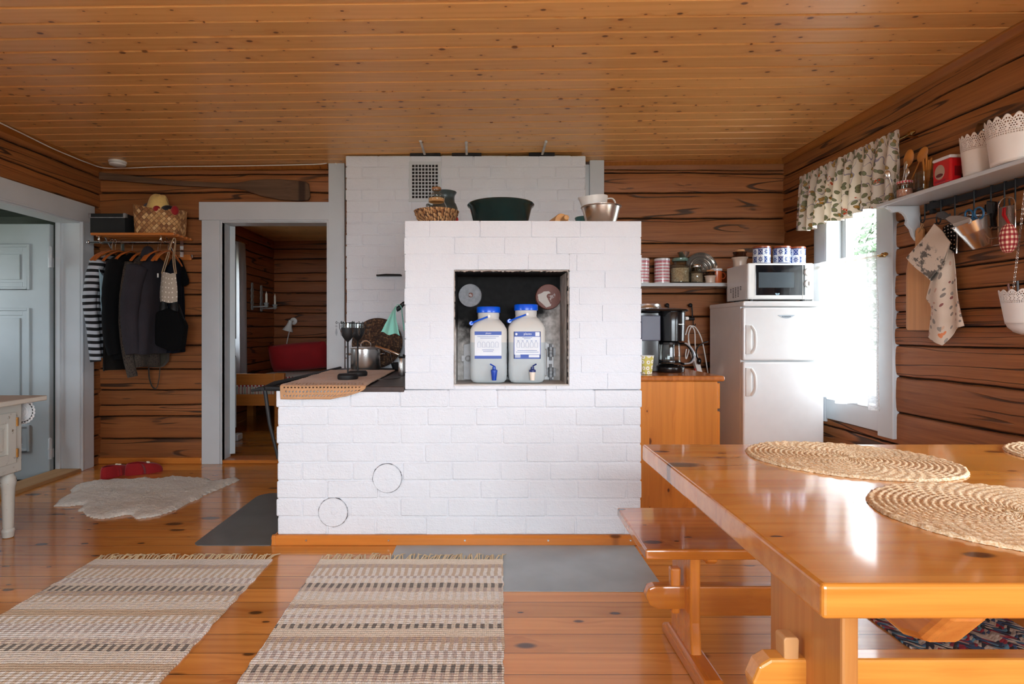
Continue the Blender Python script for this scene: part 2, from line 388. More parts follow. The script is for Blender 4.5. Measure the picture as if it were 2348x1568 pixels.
def glass(name, tint=(.95, .97, .96, 1), alpha=.25, rough=.03):
    """thin glass: mostly see-through with a gloss"""
    g = G(name); t = g.t; out = t.nodes['Material Output']
    tr = g.n('ShaderNodeBsdfTransparent'); tr.inputs[0].default_value = tint
    gl = g.n('ShaderNodeBsdfGlossy'); gl.inputs['Roughness'].default_value = rough
    fr = g.n('ShaderNodeLayerWeight'); fr.inputs[0].default_value = .5
    mx = g.n('ShaderNodeMixShader'); g.put(mx.inputs[0], g.m('ADD', g.mul(g.m('POWER', fr.outputs['Facing'], 3.5), .65), .03 + alpha * .05, clamp=True))
    t.links.new(tr.outputs[0], mx.inputs[1]); t.links.new(gl.outputs[0], mx.inputs[2]); t.links.new(mx.outputs[0], out.inputs[0]); return g.mat
M_glass = glass('clear_glass', (.90, .93, .92, 1), .5)
M_pane = glass('window_pane', (.97, .98, .98, 1), .1)
# ================================================================== the setting
WIN5 = (5.75, 6.75, 0.85, 1.95)                          # bedroom, left wall
portal('window_light', (-3.12, (WIN5[0] + WIN5[1]) / 2, 1.4), (0, -pi / 2, 0), 1.1, 1.0)

def log_wall(name, O, ud, nrm, length, seams, holes, mat, th=.15, step=.06, seed=0):
    O, ud, nrm = Vector(O), Vector(ud), Vector(nrm); mb = MB()
    us = [i * step for i in range(int(length / step))] + [length]
    for h in holes: us += [h[0], h[1]]
    us = sorted(set(round(u, 4) for u in us if -1e-6 <= u <= length + 1e-6))
    fr = [0, .022, .05, .14, .4, .6, .86, .95, .978]; dp = [-.022, -.011, -.003, .001, .003, .003, .001, -.003, -.011]
    rows = []
    for k in range(len(seams) - 1):
        for f, d in zip(fr, dp): rows.append((k, f, d))
    rows.append((len(seams) - 1, 0, -.026))
    vid = {}
    for j, (k, f, d) in enumerate(rows):
        for i, u in enumerate(us):
            def sz(q): return seams[q] + .018 * nz(u * .8 + seed, q * 7.3) + .005 * nz(u * 5 + seed, q * 3.1, 4) if 0 < q < len(seams) - 1 else seams[q]
            z = lerp(sz(k), sz(min(k + 1, len(seams) - 1)), f)
            dd = d + (.005 * nz(k * 9.7 + seed, 3.3) + .006 * nz(u * 1.3 + seed, k * 5.1, 9) + .003 * nz(u * 6 + seed, k * 5.1 + f * 2, 2))
            vid[(i, j)] = len(mb.v); mb.v.append(O + ud * u + nrm * dd + Vector((0, 0, z)))
            mb.uv[vid[(i, j)]] = (u, k + f + seed * 40)
    for j in range(len(rows) - 1):
        for i in range(len(us) - 1):
            uc = (us[i] + us[i + 1]) / 2; zc = (mb.v[vid[(i, j)]].z + mb.v[vid[(i, j + 1)]].z) / 2
            if any(a < uc < b and c < zc < e for a, b, c, e in holes): continue
            mb.f.append([vid[(i, j)], vid[(i + 1, j)], vid[(i + 1, j + 1)], vid[(i, j + 1)]]); mb.m.append(0)
    # fix uv on the top row of each log so that fractions do not wrap
    zb, zt = seams[0], seams[-1]
    def slab(u0, u1, z0, z1):
        if u1 - u0 < 1e-4 or z1 - z0 < 1e-4: return
        vs = []
        for z in (z0, z1):
            for d in (-th, -.034):
                for u in (u0, u1): vs.append(O + ud * u + nrm * d + Vector((0, 0, z)))
        b = mb.add(vs, [(0, 2, 3, 1), (4, 5, 7, 6), (0, 1, 5, 4), (2, 6, 7, 3), (0, 4, 6, 2), (1, 3, 7, 5)])
        for q in range(8): mb.uv[b + q] = (u0, 3.03)
    cur = 0
    for a, b, c, e in sorted(holes):
        slab(cur, a, zb, zt); slab(a, b, zb, c); slab(a, b, e, zt); cur = b
    slab(cur, length, zb, zt)
    return struct(mb.build(name, mat, smooth=28))

zy = lambda y: H + (VY - y) / F * YB
seams_back = [-.12] + [zy(y) for y in (1056, 1007, 954, 928, 895, 844, 791, 725, 673, 625, 594, 560, 500, 440, 398)] + [2.36, 2.55]
D2 = (-2.09, -1.235, 0.0, 1.947)                        # bedroom doorway
log_wall('wall_back', (XL - .3, YB, 0), (1, 0, 0), (0, -1, 0), XR + .6 - XL, seams_back, [(D2[0] - XL + .3, D2[1] - XL + .3, -.2, D2[3])], M_log, seed=1)
seams_r = [-.12, .2, .40, .59, .80, .99, 1.09, 1.18, 1.28, 1.40, 1.56, 1.71, 1.86, 2.02, 2.17, 2.31, 2.42, 2.58]
log_wall('wall_right', (XR, YF, 0), (0, 1, 0), (-1, 0, 0), YB - YF + .05, seams_r, [(WIN2[0] - YF, WIN2[1] - YF, WIN2[2], WIN2[3]), (WIN1[0] - YF, WIN1[1] - YF, WIN1[2], WIN1[3])], M_log, seed=2)
seams_l = [-.12, .06, .23, .38, .56, .75, .90, 1.08, 1.25, 1.38, 1.56, 1.74, 1.88, 2.05, 2.17, 2.30, 2.55]
D1 = (3.48, 4.34, -.1, 1.90)                            # porch doorway in the left wall
log_wall('wall_left', (XL, YF, 0), (0, 1, 0), (1, 0, 0), YB - YF + .05, seams_l, [(WIN7[0] - YF, WIN7[1] - YF, WIN7[2], WIN7[3]), (D1[0] - YF, D1[1] - YF, -.2, D1[3])], M_log, seed=3)
log_wall('wall_front', (XL, YF, 0), (1, 0, 0), (0, 1, 0), XR - XL, seams_l, [(WIN3[0] - XL, WIN3[1] - XL, WIN3[2], WIN3[3]), (WIN4[0] - XL, WIN4[1] - XL, WIN4[2], WIN4[3])], M_log, seed=4)
# floor
mb = MB(); mb.box(XL - .12, XR + .15, YF - .15, YB + .10, -.06, 0); struct(mb.build('floor', M_floor, smooth=0))
# ceiling: boards with a chamfered edge, running across the room, rising a little to the right
mb = MB(); y = YF - .12
while y < YB + .1:
    k = 0.123; i = floor(y / k + .5); y0 = i * k; x0, x1 = XL - .1, XR + .1
    for (a, da), (b, db) in (((0, .013), (.015, 0)), ((.015, 0), (.120, 0)), ((.120, 0), (.123, .013))):
        mb.add([(x0, y0 + a, ceil_z(x0) + da), (x1, y0 + a, ceil_z(x1) + da), (x1, y0 + b, ceil_z(x1) + db), (x0, y0 + b, ceil_z(x0) + db)], [(0, 1, 2, 3)])
    y = y0 + k + 1e-4
x0, x1 = XL - .3, XR + .3
mb.add([(x, yy, ceil_z(x) + dz) for dz in (.012, .1) for yy in (YF - .2, YB + .1) for x in (x0, x1)], [(0, 2, 3, 1), (4, 5, 7, 6), (0, 1, 5, 4), (2, 6, 7, 3), (0, 4, 6, 2), (1, 3, 7, 5)])
struct(mb.build('ceiling', M_ceil, smooth=0))
# mouldings under the ceiling
def moulding(name, p0, p1, w, h, side, mat):
    p0, p1 = Vector(p0), Vector(p1); d = (p1 - p0).normalized(); s = Vector(side); u = Vector((0, 0, 1)); mb = MB()
    prof = [(0, 0), (w, 0), (w, -h * .25), (w * .6, -h * .8), (w * .35, -h), (0, -h)]
    mb.prism(prof, 0, 1, lambda p, q, t: p0.lerp(p1, t) + s * p + u * q); return struct(mb.build(name, mat, smooth=0, bevel=.003))
moulding('trim_1', (XR + .03, YF, ceil_z(XR)), (XR + .03, YB, ceil_z(XR)), .062, .045, (-1, 0, 0), M_cornice)
moulding('trim_2', (XL - .03, YF, ceil_z(XL)), (XL - .03, YB, ceil_z(XL)), .075, .04, (1, 0, 0), M_cornice)
moulding('trim_3', (XL, YB + .03, ceil_z(XL)), (-1.24, YB + .03, ceil_z(-1.24)), .07, .035, (0, -1, 0), M_cornice)
moulding('trim_4', (.98, YB + .03, ceil_z(.98)), (XR, YB + .03, ceil_z(XR)), .062, .04, (0, -1, 0), M_cornice)
# skirting boards
struct(MB().box(XL, -2.25, YB - .028, YB + .02, 0, .05).build('baseboard_back', M_skirt, bevel=.006))
struct(MB().box(.99, XR, YB - .028, YB + .02, 0, .05).build('baseboard_back', M_skirt, bevel=.006))
struct(MB().box(XR - .028, XR + .02, YF, YB - .03, 0, .05).build('baseboard_right', M_skirtY, bevel=.006))
struct(MB().box(XL - .02, XL + .028, YF, 3.33, 0, .05).build('baseboard_left', M_skirtY, bevel=.006))
# ---- bedroom doorway: casing, lining, threshold
mb = MB()
mb.box(-2.245, -2.10, YB - .035, YB + .02, 0, 1.955); mb.box(-2.265, -1.225, YB - .04, YB + .02, 1.955, 2.10)
mb.box(-2.10, -2.085, YB - .028, YB + .02, 0, 1.955); mb.box(-2.10, -1.225, YB - .030, YB + .02, 1.943, 1.957)
struct(mb.build('trim_5', M_white, smooth=0, bevel=.003))
mb = MB(); mb.box(-1.228, -1.10, YB - .04, YB + .02, 0, 2.42); mb.box(-1.245, -1.228, YB - .03, YB + .02, 0, 1.945)
struct(mb.build('trim_6', M_white, smooth=0, bevel=.003))
mb = MB(); mb.box(.862, .977, YB - .045, YB + .02, .4, ceil_z(.9)); mb.box(.80, .862, YB - .03, YB + .02, .4, ceil_z(.9) - .03)
struct(mb.build('trim_7', M_white, smooth=0, bevel=.003))
mb = MB(); mb.box(D2[0], D2[0] + .005, YB - .02, YB + .13, 0, 1.945); mb.box(D2[1] - .005, D2[1], YB - .02, YB + .13, 0, 1.945); mb.box(D2[0], D2[1], YB - .02, YB + .13, 1.937, 1.949)
struct(mb.build('trim_8', M_white, smooth=0))
mb = MB(); mb.box(D2[0], D2[1], YB - .02, YB + .16, 0, .03); struct(mb.build('trim_9', M_skirt, bevel=.008))
# the bedroom door leaf, folded back into the bedroom, seen on its edge
LM = Matrix.Translation((-2.083, 4.70, 0)) @ Matrix.Rotation(radians(24.5), 4, 'Z')
d = MB().box(0, .042, 0, .80, .05, 1.935, LM).build('door_2', M_doorpaint, bevel=.003); struct(d)
for z in (.28, 1.62):
    b = MB(); b.lathe([(.009, -.06), (.009, -.004), (.011, -.003), (.011, .003), (.009, .004), (.009, .06), (.004, .068)], 10, (-2.093, 4.692, z)); b.build('hinge', M_white, d)
for z0, z1 in ((.25, .85), (1.0, 1.8)): MB().box(.042, .052, .10, .70, z0, z1, LM).build('panel', M_doorpaint, d, bevel=.006)
# ---- bedroom shell
seams_b = [-.1 + .155 * i + .03 * sin(i * 2.3) for i in range(18)]
BX0, BX1, BY0, BY1, BZ = -2.96, 0.6, YB + .16, 8.1, 2.35
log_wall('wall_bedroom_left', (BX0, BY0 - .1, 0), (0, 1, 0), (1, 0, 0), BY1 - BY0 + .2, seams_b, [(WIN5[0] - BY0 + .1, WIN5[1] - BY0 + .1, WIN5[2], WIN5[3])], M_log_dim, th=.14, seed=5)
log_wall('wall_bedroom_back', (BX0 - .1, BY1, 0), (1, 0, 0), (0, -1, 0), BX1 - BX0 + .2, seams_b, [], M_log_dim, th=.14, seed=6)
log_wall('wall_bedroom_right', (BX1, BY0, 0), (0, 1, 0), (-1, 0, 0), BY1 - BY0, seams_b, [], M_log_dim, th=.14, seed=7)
struct(MB().box(BX0 - .2, BX1 + .2, YB + .10, BY1 + .1, -.06, .012).build('floor', M_floor, smooth=0))
struct(MB().box(BX0 - .2, BX1 + .2, YB + .10, BY1 + .2, BZ, BZ + .06).build('ceiling', M_ceil, smooth=0))
struct(MB().box(BX0, BX1, BY1 - .03, BY1, .012, .05).build('baseboard_bedroom', M_skirt))
# bedroom window frame and pane
mb = MB(); a, b, c, e = WIN5; x0, x1 = BX0 - .13, BX0 - .07
for bx in ((x0, x1, a, a + .06, c, e), (x0, x1, b - .06, b, c, e), (x0, x1, a + .06, b - .06, c, c + .06), (x0, x1, a + .06, b - .06, e - .06, e), (x0, x1, (a + b) / 2 - .02, (a + b) / 2 + .02, c + .06, e - .06)): mb.box(*bx)
wn = struct(mb.build('window_5', M_white, smooth=0)); MB().box(BX0 - .10, BX0 - .096, a, b, c, e).build('pane', M_pane, wn)

# ---- porch doorway in the left wall: casing, lining, door leaf
mb = MB()
mb.box(XL - .02, XL + .03, 4.345, 4.475, 0, 2.035); mb.box(XL - .02, XL + .034, 3.30, 4.479, 1.905, 2.045)
mb.box(XL - .02, XL + .03, 3.33, 3.475, 0, 1.91); mb.box(XL - .02, XL + .038, 4.335, 4.352, 0, 1.912); mb.box(XL - .02, XL + .038, 3.46, 4.352, 1.898, 1.912)
struct(mb.build('trim_10', M_white, smooth=0, bevel=.004))
mb = MB(); mb.box(-3.235, XL + .02, 4.330, 4.345, -.06, 1.90); mb.box(-3.235, XL + .02, 3.475, 3.49, -.06, 1.90); mb.box(-3.234, XL + .019, 3.489, 4.331, 1.888, 1.903)
mb.box(-3.236, -3.20, 4.312, 4.331, -.061, 1.889)
struct(mb.build('trim_11', M_white, smooth=0, bevel=.003))
struct(MB().box(-3.24, XL + .035, 3.49, 4.33, -.06, .022).build('trim_12', M_threshold, bevel=.008))
# leaf
dz0, dz1, dy = -.055, 1.875, 4.29
mb = MB(); mb.box(-4.11, -3.262, dy, dy + .045, dz0, dz1)
d = struct(mb.build('door_1', M_doorpaint, smooth=0, bevel=.003))
for z0, z1 in ((.16, .36), (.46, 1.24), (1.38, 1.72)):
    mb = MB(); x0, x1 = -3.99, -3.405
    for q0, q1, dpt in ((0, .02, .010), (.02, .055, .004)):
        for bx in ((x0 + q0, x0 + q1, z0 + q0, z1 - q0), (x1 - q1, x1 - q0, z0 + q0, z1 - q0), (x0 + q1, x1 - q1, z0 + q0, z0 + q1), (x0 + q1, x1 - q1, z1 - q1, z1 - q0)):
            mb.box(bx[0], bx[1], dy - dpt, dy + .001, bx[2], bx[3])
    mb.box(x0 + .075, x1 - .075, dy - .007, dy + .001, z0 + .075, z1 - .075)
    mb.build('panel', M_doorpaint, d, smooth=0, bevel=.003)
for z in (.18, 1.62):
    b = MB(); b.lathe([(.012, -.075), (.012, -.004), (.014, -.003), (.014, .003), (.012, .004), (.012, .075), (.004, .085)], 10, (-3.247, dy - .012, z))
    b.box(-3.262, -3.25, dy - .004, dy + .03, z - .07, z); b.build('hinge', M_white, d)
# porch beyond
M_porch = wood('porch_boards', C(96, 104, 98), C(70, 78, 74), C(40, 44, 40), 'X', ('Y', .1), knots=.1, rough=.6, gap=.06)
M_porchfloor = simple('porch_floor', C(70, 62, 56), .7, var=.2)
struct(MB().box(-4.6, -3.22, 2.9, 4.9, -.16, -.065).build('floor', M_porchfloor, smooth=0))
struct(MB().box(-4.6, -3.22, 2.9, 4.9, 2.02, 2.08).build('ceiling', M_porch, smooth=0))
mb = MB(); mb.box(-4.66, -4.6, 2.9, 3.3, -.16, 2.08); mb.box(-4.66, -4.6, 4.2, 4.9, -.16, 2.08); mb.box(-4.66, -4.6, 3.3, 4.2, -.16, .9); mb.box(-4.66, -4.6, 3.3, 4.2, 1.8, 2.08); struct(mb.build('wall_porch', M_porch, smooth=0)); portal('window_light', (-4.64, 3.75, 1.35), (0, -pi / 2, 0), .9, .9)  # opening added out of view to let daylight into the dark porch
mb = MB(); mb.box(-4.65, -4.61, 3.3, 3.35, .9, 1.8); mb.box(-4.65, -4.61, 4.15, 4.2, .9, 1.8); mb.box(-4.65, -4.61, 3.35, 4.15, .9, .95); mb.box(-4.65, -4.61, 3.35, 4.15, 1.75, 1.8); wq = struct(mb.build('added_porch_window', M_white, smooth=0)); MB().box(-4.632, -4.628, 3.34, 4.16, .94, 1.76).build('pane', M_pane, wq)  # unseen window, added only to brighten the porch
struct(MB().box(-4.6, -3.23, 4.75, 4.8, -.16, 2.08).build('wall_porch', M_porch, smooth=0))
struct(MB().box(-4.6, -3.23, 2.86, 2.9, -.16, 2.08).build('wall_porch', M_porch, smooth=0))

# ---- windows
def window_frame(name, horiz, at, win, inner, mull=True):
    """horiz 'Y': in a wall of constant x = at (outward sign inner=+1/-1)"""
    a, b, c, e = win; mb = MB(); o0, o1 = at + inner * .09, at + inner * .15
    def bx(p0, p1, z0, z1, q0=o0, q1=o1):
        q0, q1 = min(q0, q1), max(q0, q1)
        mb.box(q0, q1, p0, p1, z0, z1) if horiz == 'Y' else mb.box(p0, p1, q0, q1, z0, z1)
    for p in ((a, a + .05, c, e), (b - .05, b, c, e), (a + .05, b - .05, c, c + .05), (a + .05, b - .05, e - .05, e)): bx(*p)
    if mull: bx((a + b) / 2 - .03, (a + b) / 2 + .03, c + .05, e - .05)
    # lining of the log wall
    for p in ((a - .01, a + .008, c + .008, e - .008), (b - .008, b + .01, c + .008, e - .008), (a - .01, b + .01, c - .01, c + .008), (a - .01, b + .01, e - .008, e + .01)): bx(*p, at - inner * .02, at + inner * .089)
    fr = struct(mb.build(name, M_white, smooth=0, bevel=.004))
    g = MB(); q0, q1 = sorted((at + inner * .12, at + inner * .124))
    g.box(q0, q1, a + .04, b - .04, c + .04, e - .04) if horiz == 'Y' else g.box(a + .04, b - .04, q0, q1, c + .04, e - .04)
    g.build('pane', M_pane, fr)
    return fr
window_frame('window_1', 'Y', XR, WIN1, 1, False)
window_frame('window_2', 'Y', XR, WIN2, 1)
window_frame('window_7', 'Y', XL, WIN7, -1)
window_frame('window_3', 'X', YF, WIN3, -1)
window_frame('window_4', 'X', YF, WIN4, -1)
# casing of the visible window (inside face)
mb = MB(); X0, X1 = XR - .021, XR + .02
mb.box(X0, X1, 3.345, 3.475, .43, 2.0); mb.box(X0, X1, 4.005, 4.135, .43, 2.0); mb.box(X0, X1, 3.345, 4.135, 2.0, 2.14); mb.box(X0 + .004, X1, 3.475, 4.005, .455, .595)
struct(mb.build('trim_13', M_white, smooth=0, bevel=.004))
for nm, (a, b, c, e), hz in (('trim_14', WIN2, 'Y'), ('trim_15', WIN3, 'X'), ('trim_16', WIN4, 'X'), ('trim_17', WIN7, 'L')):
    mb = MB()
    for p in ((a - .11, a, c - .11, e + .11), (b, b + .11, c - .11, e + .11), (a + .001, b - .001, c - .11, c), (a + .001, b - .001, e, e + .11)):
        mb.box(XR - .03, XR + .02, *p) if hz == 'Y' else mb.box(XL - .02, XL + .03, *p) if hz == 'L' else mb.box(p[0], p[1], YF - .02, YF + .03, p[2], p[3])
    struct(mb.build(nm, M_white, smooth=0, bevel=.004))
# outdoors
M_ground = simple('bounce_ground', C(196, 192, 172), .9, var=.15, scale=2)  # pale ground, lightened to bounce daylight up to the ceiling
struct(MB().box(-30, 40, -30, 40, -.72, -.62).build('ground', M_ground, smooth=0))
M_leaf = simple('tree_leaf', C(64, 84, 56), .7, var=.3, scale=3)
M_bark = simple('tree_bark', C(92, 80, 70), .9, var=.3, scale=8)
def tree(x, y, h, label, seed):
    rnd = random.Random(seed); t = thing('tree', label, 'tree', (x, y, -.62))
    MB().tube([(x, y, -.62), (x + .1, y, h * .4), (x, y + .1, h * .9)], [.16, .12, .03], 8).build('trunk', M_bark, t)
    mb = MB()
    for i in range(2600):
        u, v, q = rnd.random() * 2 * pi, rnd.random() * 2 - 1, rnd.random() ** .4
        r = sqrt(1 - v * v); k = 1 + .35 * nz(cos(u) * r * 2 + seed, sin(u) * r * 2, v * 2)
        c = V(x + cos(u) * r * q * 1.15 * k, y + sin(u) * r * q * 1.15 * k, h * .58 + v * q * h * .42 * k)
        a = V(rnd.uniform(-1, 1), rnd.uniform(-1, 1), rnd.uniform(-1, 1)).normalized(); b = a.orthogonal().normalized(); s = rnd.uniform(.05, .1)
        mb.add([c - a * s, c + b * s * .5, c + a * s, c - b * s * .5], [(0, 1, 2, 3)])
    mb.build('foliage', M_leaf, t, smooth=0)
tree(7.55, 10.3, 3.5, 'leafy tree standing outdoors behind the right-hand window', 3)
# ================================================================== masonry stove
SX0, SX1, SY0, SY1 = -1.027, .80, 2.85, 4.33
def bricks(x0, x1, y0, y1, z0, z1, rows, L=.25, dep=.11, hole=None, sides='LR', seed=1, inset=.004, skip=None):
    rnd = random.Random(seed); mb = MB(); h = (z1 - z0) / rows; j = lambda a: rnd.uniform(-a, a)
    def brick(a0, a1, b0, b1, c0, c1): mb.box(a0 + j(.001), a1 + j(.001), b0, b1, c0 + .0022, c1 - .0022)
    for r in range(rows):
        c0, c1 = z0 + r * h, z0 + (r + 1) * h
        x = x0; first = L * (.5 if r % 2 else 1.0); q = []
        while x < x1 - 1e-4:
            w = first if x == x0 else L + j(.012); nx = x + w
            if x1 - nx < L * .3: nx = x1
            q.append((x, nx)); x = nx
        eL, eR = j(.004), j(.004)
        for n, (a, b) in enumerate(q):
            a_ = a + (.0015 if n else eL); b_ = b - (.0015 if n < len(q) - 1 else eR); yo = y0 + j(.0024)
            segs = [(a_, b_, c0, c1)]
            if hole:
                h0, h1, hz0, hz1 = hole; out = []
                for (p0, p1, k0, k1) in segs:
                    if k1 <= hz0 or k0 >= hz1 or p1 <= h0 or p0 >= h1: out.append((p0, p1, k0, k1)); continue
                    if p0 < h0: out.append((p0, h0, k0, k1))
                    if p1 > h1: out.append((h1, p1, k0, k1))
                    m0, m1 = max(p0, h0), min(p1, h1)
                    if hz0 - k0 > .008: out.append((m0, m1, k0, hz0))
                    if k1 - hz1 > .008: out.append((m0, m1, hz1, k1))
                segs = out
            for (p0, p1, k0, k1) in segs: brick(p0, p1, yo, yo + dep, k0 + j(.0012), k1 + j(.0012))
        for sd in sides:
            y = y0 + dep; k = 0
            while y < y1 - 1e-4:
                ny = y + (L * .5 if (k == 0 and r % 2 == 0) else L)
                if y1 - ny < L * .3: ny = y1
                e = j(.0035)
                if sd == 'L': brick(x0 + e, x0 + dep, y + .0015, ny - .0015, c0, c1)
                else: brick(x1 - dep, x1 + e, y + .0015, ny - .0015, c0, c1)
                y = ny; k += 1
    i = inset
    if hole:
        h0, h1, hz0, hz1 = hole; d = .27
        mb.box(x0 + i, h0, y0 + i, y0 + d, z0, z1 - i); mb.box(h1, x1 - i, y0 + i, y0 + d, z0, z1 - i)
        mb.box(h0, h1, y0 + i, y0 + d, z0, hz0 - .001); mb.box(h0, h1, y0 + i, y0 + d, hz1 + .001, z1 - i); mb.box(x0 + i, x1 - i, y0 + d, y1, z0, z1 - i)
    else: mb.box(x0 + i, x1 - i, y0 + i, y1, z0, z1 - i)
    return mb
st = thing('masonry_stove', 'big white-painted brick baking oven and cooking stove in the middle of the room', 'stove', ((SX0 + SX1) / 2, SY0, 0))
bricks(SX0, SX1, SY0, SY1, .045, .775, 8, seed=3).build('stove_base', M_brick, st, bevel=.0075, seg=3)
NX0, NX1, NZ0, NZ1 = -.142, .438, .795, 1.374
bricks(-.387, SX1, SY0, 4.15, .775, 1.622, 10, seed=5, hole=(NX0, NX1, NZ0, NZ1), sides='LR').build('oven_block', M_brick, st, bevel=.0075, seg=3)
mb = bricks(-1.036, .787, SY1, 4.60, .775, 2.405, 19, seed=8, L=.247)
ch = mb.build('chimney', M_brick, st, bevel=.008, seg=2)
# hearth niche lining
mb = MB(); yb = SY0 + .268
mb.box(NX0, NX1, yb - .012, yb, NZ0, NZ1); mb.box(NX0, NX0 + .010, SY0 + .03, yb, NZ0, NZ1); mb.box(NX1 - .010, NX1, SY0 + .03, yb, NZ0, NZ1); mb.box(NX0, NX1, SY0 + .03, yb, NZ1 - .010, NZ1)
mb.build('hearth_lining', M_soot, st, smooth=0)
mb = MB(); rnd = random.Random(4)
def ragged(p, q, n, nx, nzv, w):
    """thin irregular stained lip along the opening"""
    for k in range(n):
        a = lerp(p[0], q[0], k / n); b = lerp(p[0], q[0], (k + 1) / n); c = lerp(p[1], q[1], k / n); e = lerp(p[1], q[1], (k + 1) / n); t = w * rnd.uniform(.6, 1.3)
        if nx: mb.box(min(a, a + nx * t), max(a, a + nx * t), SY0 + .006, SY0 + .04, min(c, e), max(c, e) + .002)
        else: mb.box(min(a, b), max(a, b) + .002, SY0 + .006, SY0 + .04, min(c, c + nzv * t), max(c, c + nzv * t))
ragged((NX0, NZ0), (NX0, NZ1), 44, 1, 0, .006); ragged((NX1, NZ0), (NX1, NZ1), 44, -1, 0, .006); ragged((NX0, NZ1), (NX1, NZ1), 60, 0, -1, .007)
mb.box(NX1 - .012, NX1 - .002, SY0 + .03, yb, NZ0, NZ1)
mb.build('hearth_edge', M_reveal, st, smooth=0, bevel=.004)
MB().box(NX0, NX1, SY0 + .004, yb, NZ0 - .004, NZ0 + .006).build('hearth_shelf', simple('hearth_stone', C(196, 190, 184), .6, var=.1), st, bevel=.003)
# fire door behind the jugs
mb = MB(); yd = yb - .03
mb.prism([(-.10, NZ0 + .01), (.39, NZ0 + .01), (.39, NZ0 + .20), (.36, NZ0 + .205), (.29, NZ0 + .25), (0, NZ0 + .25), (-.07, NZ0 + .205), (-.10, NZ0 + .20)], yd, yb - .012, lambda p, q, t: (p, t, q))
fd = mb.build('fire_door', simple('white_heatproof_paint', C(204, 204, 206), .45, var=.08, scale=30, bump=.2), st, smooth=0, bevel=.003)
mb = MB()
for ins in (.0, .022, .04):
    pts = [(-.06 + ins, NZ0 + .03 + ins), (.35 - ins, NZ0 + .03 + ins), (.35 - ins, NZ0 + .17 - ins * .3), (.28 - ins, NZ0 + .225 - ins), (.01 + ins, NZ0 + .225 - ins), (-.06 + ins, NZ0 + .17 - ins * .3)]
    mb.tube([(p, yd - .002, q) for p, q in pts], .0035, 6, closed=True)
mb.build('moulding', M_reveal, fd)
for z in (NZ0 + .05, NZ0 + .16):
    mb = MB()
    for dz in (-.018, .0, .018): mb.lathe([(.015, -.008), (.015, .008)], 12, (.372, yd - .012, z + dz))
    mb.lathe([(.007, -.045), (.007, .045)], 8, (.372, yd - .012, z)); mb.box(.35, .40, yd - .004, yd + .004, z - .02, z + .02); mb.build('hinge', M_greysteel, fd)
mb = MB(); mb.ball((-.075, yd - .02, NZ0 + .125), .016); mb.tube([(-.075, yd - .02, NZ0 + .125), (-.075, yd + .005, NZ0 + .125)], .006); mb.box(-.11, -.085, yd - .012, yd, NZ0 + .11, NZ0 + .14); mb.build('latch_knob', fd.data.materials[0], fd)
# flue plugs: two in the hearth, two low on the front
def plug(name, c, r, mat, mats, dep, knob):
    RX = Matrix.Rotation(pi / 2, 4, 'X'); mb = MB()
    prof = [(r, 0), (r, dep * .75), (r * .97, dep)] + [(r * (.97 - .0875 * k), dep * (1 - .07 * (k % 2))) for k in range(1, 11)] + [(.0001, dep)]
    mb.lathe(prof, 40, c, RX); o = mb.build(name, mat, st, smooth=50)
    if knob:
        k = MB(); k.lathe([(.2 * r, 0), (.2 * r, .004), (.13 * r, .006), (.001, .005)], 20, V(*c) + V(0.06 * r, -dep, .04 * r), RX); k.build('plug_knob', mats, o)
    return o
def peel_mat(name, a, b, thr):
    g = G(name, .55); n1 = g.noise(g.tc(), 22, 4, .6); g.col(g.mix(g.ss(n1, thr, thr + .03), a, b)); g.bump(n1, .4, .003); return g.mat
M_rust = peel_mat('rusty_plug', C(112, 62, 50), C(166, 150, 146), .58)
pY = yb - .012
c1 = P(1073, 678, pY); plug('flue_plug', (c1.x + .012, pY, c1.z), .0635, simple('ridged_grey_plug', C(124, 124, 128), .55, .1, var=.15, scale=60, bump=.3), M_rust, .03, True)['label'] = 'ridged grey flue plug'
c2 = P(1256, 681, pY); plug('flue_plug', (c2.x, pY, c2.z), .069, M_rust, M_rust, .03, True)['label'] = 'rusty brown flue plug with peeling paint'
# a patch of old white paint on the rusty plug
mb = MB(); pts = [(-.058, .012), (-.04, .018), (-.025, .028), (.002, .03), (.012, .02), (.0, .008), (.008, -.004), (-.004, -.012), (.006, -.03), (.014, -.05), (-.012, -.058), (-.03, -.04), (-.052, -.02)]
mb.prism(pts, pY - .0315, pY - .029, lambda p, q, t: (c2.x + p, t, c2.z + q)); mb.build('paint_patch', simple('old_cream_paint', C(190, 180, 172), .6), [o for o in st.children if o.name.startswith('flue_plug')][1], smooth=0)
def line_ring(c, r, parent):
    rnd = random.Random(int(c[0] * 1000)); n = 60
    MB().tube([(c[0] + r * cos(2 * pi * k / n), c[1], c[2] + r * sin(2 * pi * k / n)) for k in range(n)], [max(.0003, .0016 * rnd.random() + .0012 * nz(k * .3, c[0] * 9)) for k in range(n)], 5, closed=True).build('soot_gap', M_blackmat, parent)
for (x, y) in ((888, 1096), (764, 1174)):
    c = P(x, y, SY0); o = plug('soot_plug', (c.x, SY0 + .004, c.z), .072, M_brick, M_brick, .012, True); line_ring((c.x, SY0 - .001, c.z), .0735, o)
